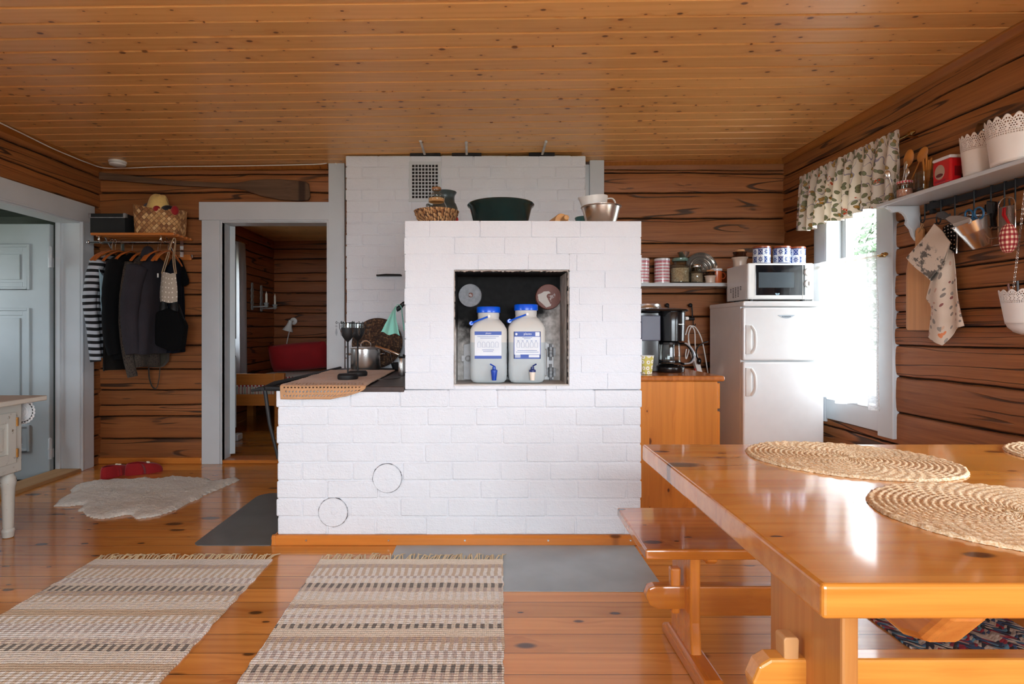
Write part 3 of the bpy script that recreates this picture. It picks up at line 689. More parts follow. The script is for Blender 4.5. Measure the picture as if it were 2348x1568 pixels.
# cooking plate: cast iron top on the low part, with an iron rail on its left edge
mb = MB(); mb.box(-1.03, -.389, SY0 + .012, 4.325, .772, .786); mb.box(-.62, -.389, SY0 - .004, SY0 + .02, .762, .79); mb.box(-1.07, -1.03, SY0 + .01, 4.3, .770, .786)
ip = mb.build('cooking_plate', M_iron, st, smooth=0, bevel=.004)
for (x, y, r) in ((-.75, 3.85, .15), (-.62, 3.42, .13)):
    mb = MB(); mb.lathe([(r, .786), (r, .789), (r * .66, .789), (r * .65, .7875), (r * .62, .789), (.001, .789)], 40, (x, y, 0)); mb.build('ring_lid', M_iron, ip)
mb = MB(); mb.tube([(-1.10, SY0 + .0, .778), (-1.085, SY0 + .12, .792), (-1.075, 3.5, .79), (-1.07, 4.3, .79)], [.010, .014, .012, .010], 8); mb.tube([(-1.16, SY0 + .01, .768), (-1.10, SY0 + .02, .779), (-.98, SY0 - .0, .778)], [.006, .013, .013], 8)
mb.build('plate_rail', M_blackiron, st)
mb = MB(); mb.tube([(-1.095, SY0 + .02, .775), (-1.075, SY0 + .03, .60), (-1.035, SY0 + .04, .42)], [.011, .009, .008], 8); mb.build('rail_brace', M_blackiron, st)
# chimney details
g0, g1 = P(938, 371, SY1), P(1011, 463, SY1); mb = MB(); yv = SY1 - .008
fx0, fx1, fz1, fz0 = g0.x, g1.x, g0.z, g1.z
for bx in ((fx0, fx0 + .022, fz0, fz1), (fx1 - .022, fx1, fz0, fz1), (fx0 + .022, fx1 - .022, fz0, fz0 + .026), (fx0 + .022, fx1 - .022, fz1 - .022, fz1)): mb.box(bx[0], bx[1], yv, SY1 + .003, bx[2], bx[3])
nx_, nzn = 8, 10
for k in range(nx_ + 1):
    x = lerp(fx0 + .02, fx1 - .02, k / nx_); mb.box(x - .0035, x + .0035, yv + .0015, SY1, fz0 + .02, fz1 - .02)
for k in range(nzn + 1):
    z = lerp(fz0 + .024, fz1 - .02, k / nzn); mb.box(fx0 + .02, fx1 - .02, yv + .0022, SY1, z - .0035, z + .0035)
vg = mb.build('vent_grille', M_white, ch, smooth=0); MB().box(fx0 + .01, fx1 - .01, SY1 - .0035, SY1 - .0015, fz0 + .01, fz1 - .01).build('grille_shadow', simple('vent_dark', C(24, 18, 18), .8), vg, smooth=0)
for (xa, xb, lab) in ((940, 1010, 0), (1036, 1104, 0), (1213, 1272, 0)):
    a, b = P(xa, 357, SY1 - .006), P(xb, 349, SY1 - .006); MB().box(a.x, b.x, SY1 - .012, SY1 + .01, a.z - .002, ceil_z(0) - .001).build('slot_shade', simple('slot_dark', C(26, 18, 16), .8), ch, smooth=0, bevel=.003)  # solid dark boxes stand in for the shade in the gap above the bricks
for (xt, yt, xb_) in ((964, 322, 974), (1069, 326, 1070), (1252, 324, 1243)):
    zt = 2.419; q0 = P(xb_, 355, SY1 - .004); Yt = (zt - H) * F / (VY - yt); q1 = V((xt - VX) / F * Yt, Yt, ceil_z(0) - .006)
    mb = MB(); mb.tube([q0, q0.lerp(q1, .5), q1], .009, 8, flat=.5); mb.ball(q1, .011); mb.build('iron_strap', simple('old_whitewash', C(200, 196, 192), .7, var=.2, bump=.5), ch)
q = P(893, 632, SY1); mb = MB(); mb.box(q.x - .095, q.x + .095, SY1 - .03, SY1 + .01, q.z - .006, q.z + .006); mb.tube([(q.x - .09, SY1 - .025, q.z), (q.x - .02, SY1 - .03, q.z + .006), (q.x + .09, SY1 - .028, q.z + .004)], .006, 6); mb.build('damper_plate', M_blackiron, ch)
# skirting at the foot of the stove with screws
mb = MB(); mb.prism([(0, 0), (-.02, 0), (-.02, .034), (-.012, .047), (0, .05)], SX0 - .022, SX1 + .03, lambda p, q, t: (t, SY0 + p + .002, q))
mb.prism([(0, 0), (-.02, 0), (-.02, .034), (-.012, .047), (0, .05)], SY0 - .018, SY1, lambda p, q, t: (SX0 + p - .002, t, q)); sk = mb.build('skirting', M_skirt, st, smooth=0, bevel=.002)
for x in (702, 891, 1066, 1257, 1446):
    c = P(x, 1239, SY0 - .018); MB().lathe([(.0055, 0), (.005, .0015), (.002, .0015), (.001, .0005)], 12, (c.x, SY0 - .0175, c.z), Matrix.Rotation(pi / 2, 4, 'X')).build('screw', M_steel, sk)
# towel hook on the left flank of the oven block
hk = MB(); hy = 3.05
hk.tube([(-.388, hy, 1.225), (-.42, hy, 1.215), (-.445, hy, 1.19), (-.458, hy, 1.186)], [.010, .011, .013, .016], 10); hk.box(-.40, -.385, hy - .02, hy + .02, 1.19, 1.26)
hk.build('towel_hook', M_blackiron, st)

# ------------------------------------------------------------------ water jugs in the hearth
M_jug = G('frosted_plastic', .42)
_g = M_jug; _n = _g.noise(_g.tc(), 4, 2); _x, _y, _z = _g.xyz(); _g.col(_g.mix(_g.ss(_z, .205, .21), C(198, 206, 208), C(226, 224, 218))); _g.set('Transmission Weight', .22); _g.set('IOR', 1.3); _g.set('Subsurface Weight', .3); _g.set('Subsurface Radius', (.05, .05, .05)); M_jug = M_jug.mat
M_bluecap = simple('blue_plastic', C(0, 88, 222), .32, var=.03, coat=.3)
M_bluetap = simple('deep_blue_plastic', C(4, 62, 168), .35, var=.03)
M_navytap = simple('navy_plastic', C(16, 34, 104), .35, var=.03)
M_tapwhite = simple('ivory_plastic', C(232, 218, 202), .4)
M_water = simple('still_water', C(150, 160, 164), .1)
def rrect(a, b, r, n=5):
    out = []
    for cx, cy, t0 in ((a - r, b - r, 0), (-a + r, b - r, pi / 2), (-a + r, -b + r, pi), (a - r, -b + r, 3 * pi / 2)):
        for k in range(n + 1): out.append((cx + r * cos(t0 + pi / 2 * k / n), cy + r * sin(t0 + pi / 2 * k / n)))
    return out
def loft(mb, secs):
    """secs: list of closed rings of Vectors, same count"""
    n = len(secs[0]); vs = [v for s_ in secs for v in s_]; fs = []
    for i in range(len(secs) - 1):
        for k in range(n): k2 = (k + 1) % n; fs.append((i * n + k, i * n + k2, (i + 1) * n + k2, (i + 1) * n + k))
    fs += [tuple(reversed(range(n))), tuple((len(secs) - 1) * n + k for k in range(n))]; mb.add(vs, fs)
M_labelblue = simple('label_blue', C(26, 66, 158), .45); M_labelwhite = simple('label_white', C(214, 218, 224), .45); M_labelink = simple('label_pale_ink', C(104, 122, 170), .5)
def text(body, size, loc, mat, parent, name='lettering', rot=(pi / 2, 0, 0), align='CENTER', ext=.0003):
    cu = bpy.data.curves.new(name, 'FONT'); cu.body = body; cu.size = size; cu.align_x = align; cu.align_y = 'CENTER'; cu.extrude = ext
    tmp = bpy.data.objects.new('tmp', cu); COL.objects.link(tmp); dg = bpy.context.evaluated_depsgraph_get(); me = bpy.data.meshes.new_from_object(tmp.evaluated_get(dg))
    bpy.data.objects.remove(tmp); me.materials.clear(); me.materials.append(mat)
    o = bpy.data.objects.new(name, me); COL.objects.link(o); r = parent
    while r.parent: r = r.parent
    o.parent = parent; o.location = Vector(loc) - r.location; o.rotation_euler = rot; return o
def jug(cx, hgt, label, tapmat, tx, Y, drop, kind):
    W, D = .094, .082; z0 = NZ0 + .008; s = hgt / .42
    t = thing('water_jug', label, 'water jug', (cx, Y, z0))
    prof = [(0, .72, .4), (.004, .86, .4), (.02, .97, .35), (.06, 1, .32), (.105, 1, .32), (.11, .985, .32), (.165, .985, .32), (.17, 1, .32), (.285, 1, .32), (.30, .985, .34), (.325, .86, .45), (.35, .66, .7), (.355, .60, .95), (.365, .585, 1), (.375, .60, 1), (.395, .60, 1)]
    secs = []
    for z, k, rr in prof:
        a, b = W * k, lerp(D, W, max(0, (z - .3) / .06) if z > .3 else 0) * k if z < .36 else W * k
        secs.append([V(cx + p, Y + q, z0 + z * s) for p, q in rrect(a, b, min(a, b) * max(.32, rr) * .999)])
    mb = MB(); loft(mb, secs); b = mb.build('jug_body', M_jug, t, smooth=50)
    mb = MB(); zt = z0 + .392 * s
    mb.lathe([(.060, 0), (.062, .002), (.062, .027), (.059, .031), (.045, .031), (.043, .028), (.001, .028)], 40, (cx, Y, zt)); mb.build('cap', M_bluecap, t)
    zh = z0 + .37 * s; mb = MB()
    for sgn in (-1, 1): mb.tube([(cx + .0, Y + sgn * .062, zh), (cx - .05, Y + sgn * .062, zh - .018), (cx - .088, Y + sgn * .05, zh - .034)], .0075, 8, flat=.6)
    mb.tube([(cx - .088, Y - .055, zh - .034), (cx - .092, Y, zh - .036), (cx - .088, Y + .055, zh - .034)], .011, 8)
    h = mb.build('carry_handle', M_bluecap, t); m2 = MB(); m2.lathe([(.007, 0), (.007, .006), (.001, .007)], 14, (cx + .002, Y - .066, zh), Matrix.Rotation(pi / 2, 4, 'X')); m2.build('handle_pin', M_whiteplastic, h)
    # label
    yl = Y - D - .0012; lz1 = z0 + (.287 if kind == 1 else .277) * s; lz0 = lz1 - .138; lx = cx - (.003 if kind == 1 else .0)
    o = MB().box(lx - .068, lx + .068, yl, yl + .0012, lz0, lz1).build('label', M_labelwhite, t, smooth=0, bevel=.0005)
    yl2 = yl - .0004
    MB().box(lx - .068, lx + .068, yl2, yl, lz1 - (.018 if kind == 1 else .026), lz1).build('blue_band', M_labelblue, o, smooth=0); MB().box(lx - .068, lx + .068, yl2, yl, lz0, lz0 + (.015 if kind == 1 else .022)).build('blue_band', M_labelblue, o, smooth=0)
    if kind == 2:
        MB().box(lx - .068, lx - .065, yl2, yl, lz0, lz1).build('blue_edge', M_labelblue, o, smooth=0); MB().box(lx + .065, lx + .068, yl2, yl, lz0, lz1).build('blue_edge', M_labelblue, o, smooth=0)
    if kind == 2:
        for q in ((lx + .041, lx + .063, lz1 - .023, lz1 - .003), (lx - .062, lx - .035, lz0 + .006, lz0 + .024), (lx + .008, lx + .062, lz0 + .007, lz0 + .02)): MB().box(q[0], q[1], yl2 - .0003, yl2, q[2], q[3]).build('label_panel', M_labelwhite, o, smooth=0)
        MB().lathe([(.006, 0), (.006, .0003), (.001, .0003)], 14, (lx - .055, yl2, lz1 - .013), Matrix.Rotation(pi / 2, 4, 'X')).build('label_panel', M_labelwhite, o, smooth=0)
        text('plasto', .017, (lx + .002, yl2 - .0004, lz1 - .012), M_labelwhite, o)
        mb = MB()
        for k in range(9): mb.box(lx - .061 + k * .0028, lx - .0596 + k * .0028, yl2 - .0006, yl2 - .0003, lz0 + .007, lz0 + .02)
    else:
        text('plasto', .012, (lx + .002, yl2 - .0004, lz1 - .009), M_labelwhite, o); mb = MB()
    # small line drawings and text rows
    for k in range(5):
        x = lx - .045 + k * .0225; zz = lz0 + .072; ww = .0075
        mb.tube([(x - ww, yl2, zz - .014), (x - ww, yl2, zz + .006), (x - ww * .4, yl2, zz + .013), (x + ww * .4, yl2, zz + .013), (x + ww, yl2, zz + .006), (x + ww, yl2, zz - .014)], .0006, 4, closed=True)
        if kind == 2: mb.box(x - .005, x + .004, yl2 - .0002, yl2, zz + .017, zz + .020)
    for k, (wd, zz) in enumerate(((.10, .042), (.115, .034), (.05, .108), (.035, .102)) if kind == 2 else ((.06, .044), (.05, .036), (.11, .112), (.08, .104))): mb.box(lx - wd / 2, lx + wd / 2, yl2 - .0002, yl2, lz0 + zz - .0012, lz0 + zz + .0012)
    mb.build('label_print', M_labelink, o, smooth=0)
    # tap
    xt, yt, zt = tx, Y - D - .018, z0 + .055
    mb = MB(); mb.tube([(xt, Y - D + .004, zt), (xt, yt - .004, zt)], .010, 12); mb.lathe([(.011, -.038), (.013, -.02), (.0155, 0), (.0155, .006), (.010, .008)], 18, (xt, yt, zt)); tp = mb.build('tap', tapmat if kind == 1 else M_tapwhite, t)
    mb = MB(); mb.lathe([(.0165, .0), (.0165, .010), (.009, .014), (.008, .026), (.001, .027)], 18, (xt, yt, zt + .004)); mb.tube([(xt + .006, yt, zt + .028), (xt - .002 * drop, yt, zt + .034), (xt - .02 * drop, yt, zt + .044)], .0035, 8); mb.build('tap_lever', tapmat, tp)
    return t
jY = SY0 + .115
jx1, jx2 = (1120 - VX) / F * jY, (1206 - VX) / F * jY
jug(jx1, .385, 'frosted water jug with blue cap and all-blue tap, left one in the hearth', M_bluetap, (1133 - VX) / F * (jY - .1), jY, 1, 1)
jug(jx2, .398, 'frosted water jug with blue cap and blue-and-ivory tap, right one in the hearth', M_navytap, (1221 - VX) / F * (jY - .1), jY, -1, 2)
# ================================================================== table, bench, rugs
TZ = .74
t = thing('dining_table', 'large varnished pine trestle table with braided placemats on it', 'table', (1.3, 1.2, 0))
mb = MB(); mb.prism([(.442, .739), (2.28, .739), (2.28, 1.655), (.466, 1.655)], TZ - .046, TZ, lambda p, q, z: (p, q, z)); mb.build('tabletop', M_table, t, smooth=0, bevel=.006, seg=3)
def trestle(parent, x, y0, y1, z0, z1, th, mat, ftx, foot, footmat, sgn=1):
    """a shaped upright board with a sled foot"""
    yc = (y0 + y1) / 2; w = (y1 - y0) / 2; pr = [(-1.12, z0), (-1.0, z0 + .10), (-1, z1 - .08), (-1.05, z1), (1.05, z1), (1, z1 - .08), (1.0, z0 + .10), (1.12, z0)]
    MB().prism([(yc + a * w, z) for a, z in pr], x, x + th * sgn, lambda p, q, s_: (s_, p, q)).build('leg', mat, parent, smooth=0, bevel=.006)
    f0, f1, fz = foot; mb = MB(); xa, xb = sorted((x - ftx * sgn, x + (th + ftx) * sgn))
    mb.prism([(f0, 0), (f1, 0), (f1, fz * .55), (f1 - .05, fz), (f0 + .05, fz), (f0, fz * .55)], xa, xb, lambda p, q, s_: (s_, p, q)); mb.build('foot', footmat, parent, smooth=0, bevel=.008)
for x, sg in ((.70, 1), (2.05, -1)):
    trestle(t, x, 1.106, 1.383, .062, TZ - .046, .034, M_tableZ, .018, (.86, 1.56, .065), M_tableY, sg)
    xb0, xb1 = sorted((x + sg * .034, x + sg * .104)); mb = MB()
    mb.prism([(.885, TZ - .046), (1.55, TZ - .046), (1.55, TZ - .09), (1.50, TZ - .16), (1.0, TZ - .205), (.95, TZ - .19), (.90, TZ - .13), (.885, TZ - .10)], xb0, xb1, lambda p, q, s_: (s_, p, q)); mb.build('bearer', M_tableY, t, smooth=0, bevel=.014, seg=3)
    mb = MB(); xw0, xw1 = sorted((x - sg * .012, x - sg * .046)); mb.prism([(xw0 + .004, .27), (xw1 - .004, .27), (xw1, .40), (xw1 - .004, .405), (xw0 + .004, .405), (xw0, .40)], 1.232, 1.27, lambda p, q, s_: (p, s_, q)); mb.build('wedge', M_handlewood, t, smooth=0, bevel=.004)
mb = MB(); mb.prism([(.585, .31), (.60, .345), (.625, .36), (2.125, .36), (2.15, .345), (2.165, .31), (2.165, .27), (2.125, .245), (.625, .245), (.60, .255)], 1.228, 1.273, lambda p, q, s_: (p, s_, q)); mb.build('stretcher', M_table, t, smooth=0, bevel=.006, seg=2)
b = thing('bench', 'varnished pine bench with a wedged stretcher, on the far side of the table', 'bench', (1.3, 1.86, 0)); BZt = .43
mb = MB(); mb.prism([(.479, 1.662), (2.33, 1.662), (2.33, 2.061), (.490, 2.061)], BZt - .031, BZt, lambda p, q, z: (p, q, z)); mb.build('seat', M_bench, b, smooth=0, bevel=.006, seg=3)
for x, sg in ((.655, 1), (2.16, -1)):
    trestle(b, x, 1.787, 1.963, .05, BZt - .031, .033, M_benchZ, .014, (1.60, 2.03, .056), M_benchY, sg)
    xb0, xb1 = sorted((x + sg * .033, x + sg * .066)); MB().prism([(1.735, BZt - .031), (2.01, BZt - .031), (2.01, BZt - .065), (1.995, BZt - .078), (1.75, BZt - .078), (1.735, BZt - .065)], xb0, xb1, lambda p, q, s_: (s_, p, q)).build('bearer', M_benchY, b, smooth=0, bevel=.005)
    xw0, xw1 = sorted((x - sg * .008, x - sg * .042)); MB().prism([(xw0 + .004, .15), (xw1 - .004, .15), (xw1, .298), (xw0, .298)], 1.845, 1.875, lambda p, q, s_: (p, s_, q)).build('wedge', M_benchZ, b, smooth=0, bevel=.006)
mb = MB(); mb.prism([(.531, .21), (.54, .235), (.56, .242), (2.255, .242), (2.275, .235), (2.284, .21), (2.27, .175), (2.24, .168), (2.127, .168), (2.127, .146), (.688, .146), (.688, .168), (.57, .168), (.545, .18)], 1.84, 1.88, lambda p, q, s_: (p, s_, q)); mb.build('stretcher', M_bench, b, smooth=0, bevel=.005)

# braided placemats
def straw_mat():
    g = G('braided_straw', .85); u, v, _ = g.xyz(g.tc('UV')); p = g.tc()
    n1 = g.noise(p, 230, 3, .6); n2 = g.noise(p, 14, 3); n3 = g.noise(p, 420, 2)
    c = g.mix(g.ss(n1, .34, .66), C(204, 166, 120), C(240, 222, 190)); c = g.val(c, g.ss(n2, .2, .8, .9, 1.1)); g.col(c); g.bump(g.add(n1, n3), .35, .0025); return g.mat
M_straw = straw_mat()
def placemat(cx, cy, a, b_, rot, label, z=TZ, seed=0):
    RM = Matrix.Rotation(rot, 2); rows = 19; seg = 180; mb = MB(); prof = []
    vs = []; nr = rows * 4
    for r in range(nr + 1):
        f = r / nr; bumpz = .0042 + .0028 * abs(sin(pi * f * rows)) if r < nr else .001
        for k in range(seg):
            th = 2 * pi * k / seg; rip = .0014 * sin(th * 46 + f * rows * 3) if r > 2 else 0
            e = 1 + (.016 * abs(sin(th * 34)) + .012 * nz(th * 4, seed) if r > nr - 4 else 0) * (1 if r < nr else .98)
            q = RM @ Vector((a * f * e * cos(th), b_ * f * e * sin(th))); vs.append((cx + q.x, cy + q.y, z + bumpz + rip + .003 * max(0, nz(q.x * 5 + seed, q.y * 5)) * f))
    fs = []
    for r in range(nr):
        for k in range(seg): k2 = (k + 1) % seg; fs.append((r * seg + k, r * seg + k2, (r + 1) * seg + k2, (r + 1) * seg + k))
    # underside
    n0 = len(vs)
    for k in range(seg): x, y, _ = vs[nr * seg + k]; vs.append((x, y, z + .0006))
    for k in range(seg): k2 = (k + 1) % seg; fs.append((nr * seg + k, nr * seg + k2, n0 + k2, n0 + k))
    fs.append(tuple(n0 + k for k in range(seg))); mb.add(vs, fs)
    tag(mb.build('placemat', M_straw, origin=(cx, cy, z), smooth=70), label, 'placemat', 'braided placemats on the table')
placemat(.935, 1.452, .235, .205, radians(-28), 'braided straw placemat at the far edge of the table, the only one seen whole', seed=1)
placemat(.955, 1.010, .232, .205, radians(0), 'braided straw placemat on the near side of the table, largest in view', seed=2)
placemat(1.645, 1.475, .235, .19, 0, 'braided straw placemat cut by the right edge of the photo, only its tip showing', seed=3)

# rag rugs
def rag_mat(name, stops, x0, ylen):
    """stops: (distance from the far edge in m, colour A, colour B); woven in bands across"""
    g = G(name, .9); u, v, _ = g.xyz(g.tc('UV')); x = g.mul(u, 1.0)
    jit = g.mul(g.m('SUBTRACT', g.noise(g.vec(g.mul(u, 60.), g.mul(v, 14.)), 1.0, 2), .5), .012)
    t = g.m('DIVIDE', g.add(v, jit), ylen)
    A = g.ramp(t, [(min(1, d / ylen), a) for d, a, b_ in stops], 'CONSTANT'); B = g.ramp(t, [(min(1, d / ylen), b_) for d, a, b_ in stops], 'CONSTANT')
    ph = g.mul(g.add(u, g.mul(g.noise(g.vec(g.mul(u, 3.), g.mul(v, 9.)), 1.0, 2), .02)), 2 * pi / .031); sq = g.ss(g.m('SINE', ph), -.25, .25)
    rib = g.m('ABSOLUTE', g.m('SINE', g.mul(v, pi / .013))); warp = g.m('ABSOLUTE', g.m('SINE', g.mul(u, pi / .0078)))
    c = g.mix(g.add(.12, g.mul(sq, .74)), B, A); n1 = g.noise(g.vec(g.mul(u, 120.), g.mul(v, 90.)), 1.0, 2); n2 = g.noise(g.vec(g.mul(u, 30.), g.mul(v, 75.)), 1.0, 2)
    c = g.val(c, g.add(g.add(.70, g.mul(n1, .30)), g.add(g.mul(rib, .12), g.mul(n2, .18)))); g.col(c)
    g.bump(g.add(g.add(g.mul(rib, .8), g.mul(warp, .5)), n1), .8, .004); return g.mat
cB, cW, cM, cN, cD, cG = C(232, 220, 202), C(242, 239, 233), C(190, 174, 166), C(206, 184, 158), C(96, 92, 90), C(224, 215, 205)
R2 = [(0, cB, cB), (.06, cM, cN), (.095, cW, cN), (.18, cM, cW), (.20, cB, cW), (.247, cD, cB), (.292, cM, cB), (.33, cB, cW), (.40, cB, cB), (.44, cM, cN), (.475, cW, cB), (.52, cW, cM), (.545, cW, cB), (.58, cD, cB), (.615, cB, cB), (.67, cM, cN), (.71, cW, cN), (.76, cM, cW), (.80, cB, cW), (.835, cD, cB), (.88, cM, cB), (.92, cB, cW), (.99, cM, cN), (1.04, cW, cN), (1.12, cD, cB), (1.17, cB, cW)]
R1 = [(0, cG, cG), (.065, cN, cM), (.10, cW, cN), (.20, cM, cW), (.25, cB, cG), (.275, cD, cB), (.325, cN, cM), (.365, cW, cN), (.42, cB, cG), (.48, cN, cN), (.53, cW, cN), (.585, cM, cW), (.64, cG, cW), (.68, cB, cM), (.715, cD, cB), (.755, cB, cG), (.83, cN, cN), (.87, cW, cN), (.95, cM, cG), (1.02, cD, cB), (1.08, cB, cB)]
def rag_rug(xa, xb, yf, yn, stops, label, seed, dxa=0, dxb=0):
    W, L = xb - xa, yf - yn; t = thing('rag_rug', label, 'rug', ((xa + xb) / 2, (yf + yn) / 2, 0), 'striped rag rugs')
    mb = MB(); nu, nv = 40, 110
    def fn(u, v):
        y = yf - v * L; e = .006 * nz(v * 30, seed) + .004 * nz(v * 9, seed + 3)
        x = lerp(xa + dxa * v, xb + dxb * v, u) + (e if u in (0, 1) else 0)
        return (x, y + .004 * nz(u * 8, seed), .007 + .002 * nz(u * 7 + seed, v * 9) + .001 * sin(v * L * pi / .013 * 2))
    mb.sheet(fn, nu, nv, -.006, (W, L)); mb.build('rug_body', rag_mat('rag_rug_weave', stops, xa, L), t, smooth=60)
    rnd = random.Random(seed); mb = MB(); n = 74
    for k in range(n):
        x = xa + W * (k + .5) / n + rnd.uniform(-.004, .004); l = rnd.uniform(.035, .075); dx = rnd.uniform(-.02, .035)
        mb.tube([(x, yf - .004, .006), (x + dx * .4, yf + l * .5, .009 + rnd.uniform(0, .01)), (x + dx, yf + l, .004)], [.0028, .0032, .0014], 5)
    f = mb.build('fringe', cloth('fringe_cotton', C(206, 182, 142)), t); f['kind'] = 'stuff'
    return t
rag_rug(-.752, .098, 2.65, 1.25, R2, 'striped rag rug in front of the white stove, right one of the two', 4, .02, -.045)
rag_rug(-1.80, -.975, 2.65, 1.25, R1, 'striped rag rug left of the other rag rug, nearer the old cupboard', 7)
# multicoloured rug under the table
def multi_mat():
    g = G('multicolour_weave', .9); u, v, _ = g.xyz(g.tc('UV')); zig = g.add(v, g.mul(g.m('PINGPONG', u, .045), .8))
    vo = g.voro(g.vec(g.mul(u, 42.), g.mul(zig, 85.)), 1.0, dim='2D'); cr, cg, cb = g.xyz(vo['Color'])
    c = g.ramp(cr, [(0, C(44, 44, 56)), (.2, C(62, 84, 118)), (.36, C(196, 178, 160)), (.62, C(160, 40, 52)), (.74, C(96, 140, 160)), (.84, C(206, 188, 170)), (.93, C(52, 48, 50))], 'CONSTANT')
    band = g.noise(g.vec(0.0, g.mul(v, 14.)), 1.0, 1); c = g.mix(g.ss(band, .5, .62, 0, .35), c, C(60, 50, 60)); g.col(c); g.bump(g.m('SUBTRACT', 1.0, vo['Distance']), .8, .005); return g.mat
mb = MB(); xa, xb, ya, yb2 = 1.44, 1.94, 1.66, 2.95
mb.sheet(lambda u, v: (lerp(xa, xb, u) + .006 * nz(v * 20, u), lerp(ya, yb2, v), .008 + .002 * nz(u * 9, v * 9)), 30, 40, .007, (.5, 1.29)); tag(mb.build('woven_rug', multi_mat(), origin=((xa + xb) / 2, (ya + yb2) / 2, 0), smooth=60), 'multicoloured zigzag woven rug on the floor under the table', 'rug')
# sheepskin
pts = [(460, 1105), (500, 1060), (545, 1030), (610, 1005), (598, 970), (640, 940), (760, 915), (830, 890), (900, 895), (1000, 880), (1060, 885), (1120, 890), (1190, 880), (1240, 870), (1290, 885), (1380, 880), (1440, 860), (1500, 865), (1600, 870), (1740, 880), (1790, 900), (1900, 890), (1990, 875), (2015, 885), (1990, 900), (1880, 945), (1790, 985), (1700, 1020), (1690, 1040), (1600, 1070), (1550, 1100), (1480, 1135), (1340, 1185), (1270, 1200), (1150, 1212), (1120, 1180), (1050, 1180), (980, 1195), (870, 1212), (790, 1205), (740, 1185), (700, 1150), (655, 1145), (710, 1100), (680, 1095), (560, 1110)]
poly = [PZ(x / 3.669, 860 + y / 3.669) for x, y in pts]
def inside(x, y):
    c = False; n = len(poly)
    for i in range(n):
        a, b_ = poly[i], poly[i - 1]
        if (a.y > y) != (b_.y > y) and x < (b_.x - a.x) * (y - a.y) / (b_.y - a.y) + a.x: c = not c
    return c
def edge_d(x, y):
    p = Vector((x, y, 0)); m_ = 9
    for i in range(len(poly)):
        a, b_ = poly[i - 1], poly[i]; ab = b_ - a; tt = max(0, min(1, (p - a).dot(ab) / max(1e-9, ab.length_squared))); m_ = min(m_, (a + ab * tt - p).length)
    return m_
mb = MB(); rs = .012; x0, x1 = min(p.x for p in poly), max(p.x for p in poly); y0, y1 = min(p.y for p in poly), max(p.y for p in poly); ids = {}
nx_, ny_ = int((x1 - x0) / rs) + 2, int((y1 - y0) / rs) + 2
def vid(i, j):
    if (i, j) not in ids:
        x, y = x0 + i * rs, y0 + j * rs; d = min(.04, edge_d(x, y)) if inside(x, y) else 0
        ids[(i, j)] = len(mb.v); mb.v.append(V(x + .004 * nz(x * 60, y * 60), y + .004 * nz(x * 60, y * 60, 5), .003 + .020 * (d / .04) ** .5 + .007 * nz(x * 45, y * 45) * (d > 0) + .010 * nz(x * 6, y * 6) * (d / .04)))
    return ids[(i, j)]
for i in range(nx_):
    for j in range(ny_):
        if inside(x0 + (i + .5) * rs, y0 + (j + .5) * rs): mb.f.append([vid(i, j), vid(i + 1, j), vid(i + 1, j + 1), vid(i, j + 1)]); mb.m.append(0)
# a hide underneath, so that the skin is a solid
top = list(mb.f); n0 = len(mb.v); mb.v += [V(v.x, v.y, .001) for v in mb.v]; ed = {}
for f in top:
    mb.f.append([n0 + q for q in reversed(f)]); mb.m.append(0)
    for k in range(4): ed[(f[k], f[(k + 1) % 4])] = 1
for a, b_ in list(ed):
    if (b_, a) not in ed: mb.f.append([b_, a, n0 + a, n0 + b_]); mb.m.append(0)
def wool_mat():
    g = G('sheep_wool', .95); n1 = g.noise(g.tc(), 70, 4, .7); n2 = g.noise(g.tc(), 9, 3); g.col(g.mix(g.ss(n2, .35, .7, .2, .8), g.mix(g.ss(n1, .3, .7), C(204, 198, 188), C(236, 231, 222)), C(218, 208, 194))); g.bump(n1, .9, .012); g.set('Sheen Weight', .3); return g.mat
tag(mb.build('sheepskin', wool_mat(), origin=((x0 + x1) / 2, (y0 + y1) / 2, 0), smooth=80), 'off-white sheepskin lying on the floorboards left of the stove', 'rug')
# metal floor plates
def plate(name, poly_, mat, label):
    cx = sum(p[0] for p in poly_) / len(poly_); cy = sum(p[1] for p in poly_) / len(poly_); o = MB().prism(poly_, .0003, .0028).build(name, mat, origin=(cx, cy, 0), smooth=0); tag(o, label, 'floor plate'); return o
def arc(cx, cy, r, a0, a1, n=8): return [(cx + r * cos(a0 + (a1 - a0) * k / n), cy + r * sin(a0 + (a1 - a0) * k / n)) for k in range(n + 1)]
plate('floor_plate', [(-.425, 2.83), (-.435, 2.335)] + arc(.72, 2.365, .035, -pi / 2, 0) + [(.757, 2.83)], M_sheetmetal, 'pale blue-grey metal fire plate on the floor in front of the stove')
plate('floor_plate', [(-1.052, 2.83)] + arc(-1.40, 2.875, .045, 1.5 * pi, pi) + arc(-1.36, 3.65, .09, pi, pi / 2) + [(-1.052, 3.74)], M_sheetdark, 'dark grey metal fire plate on the floor at the left side of the stove')
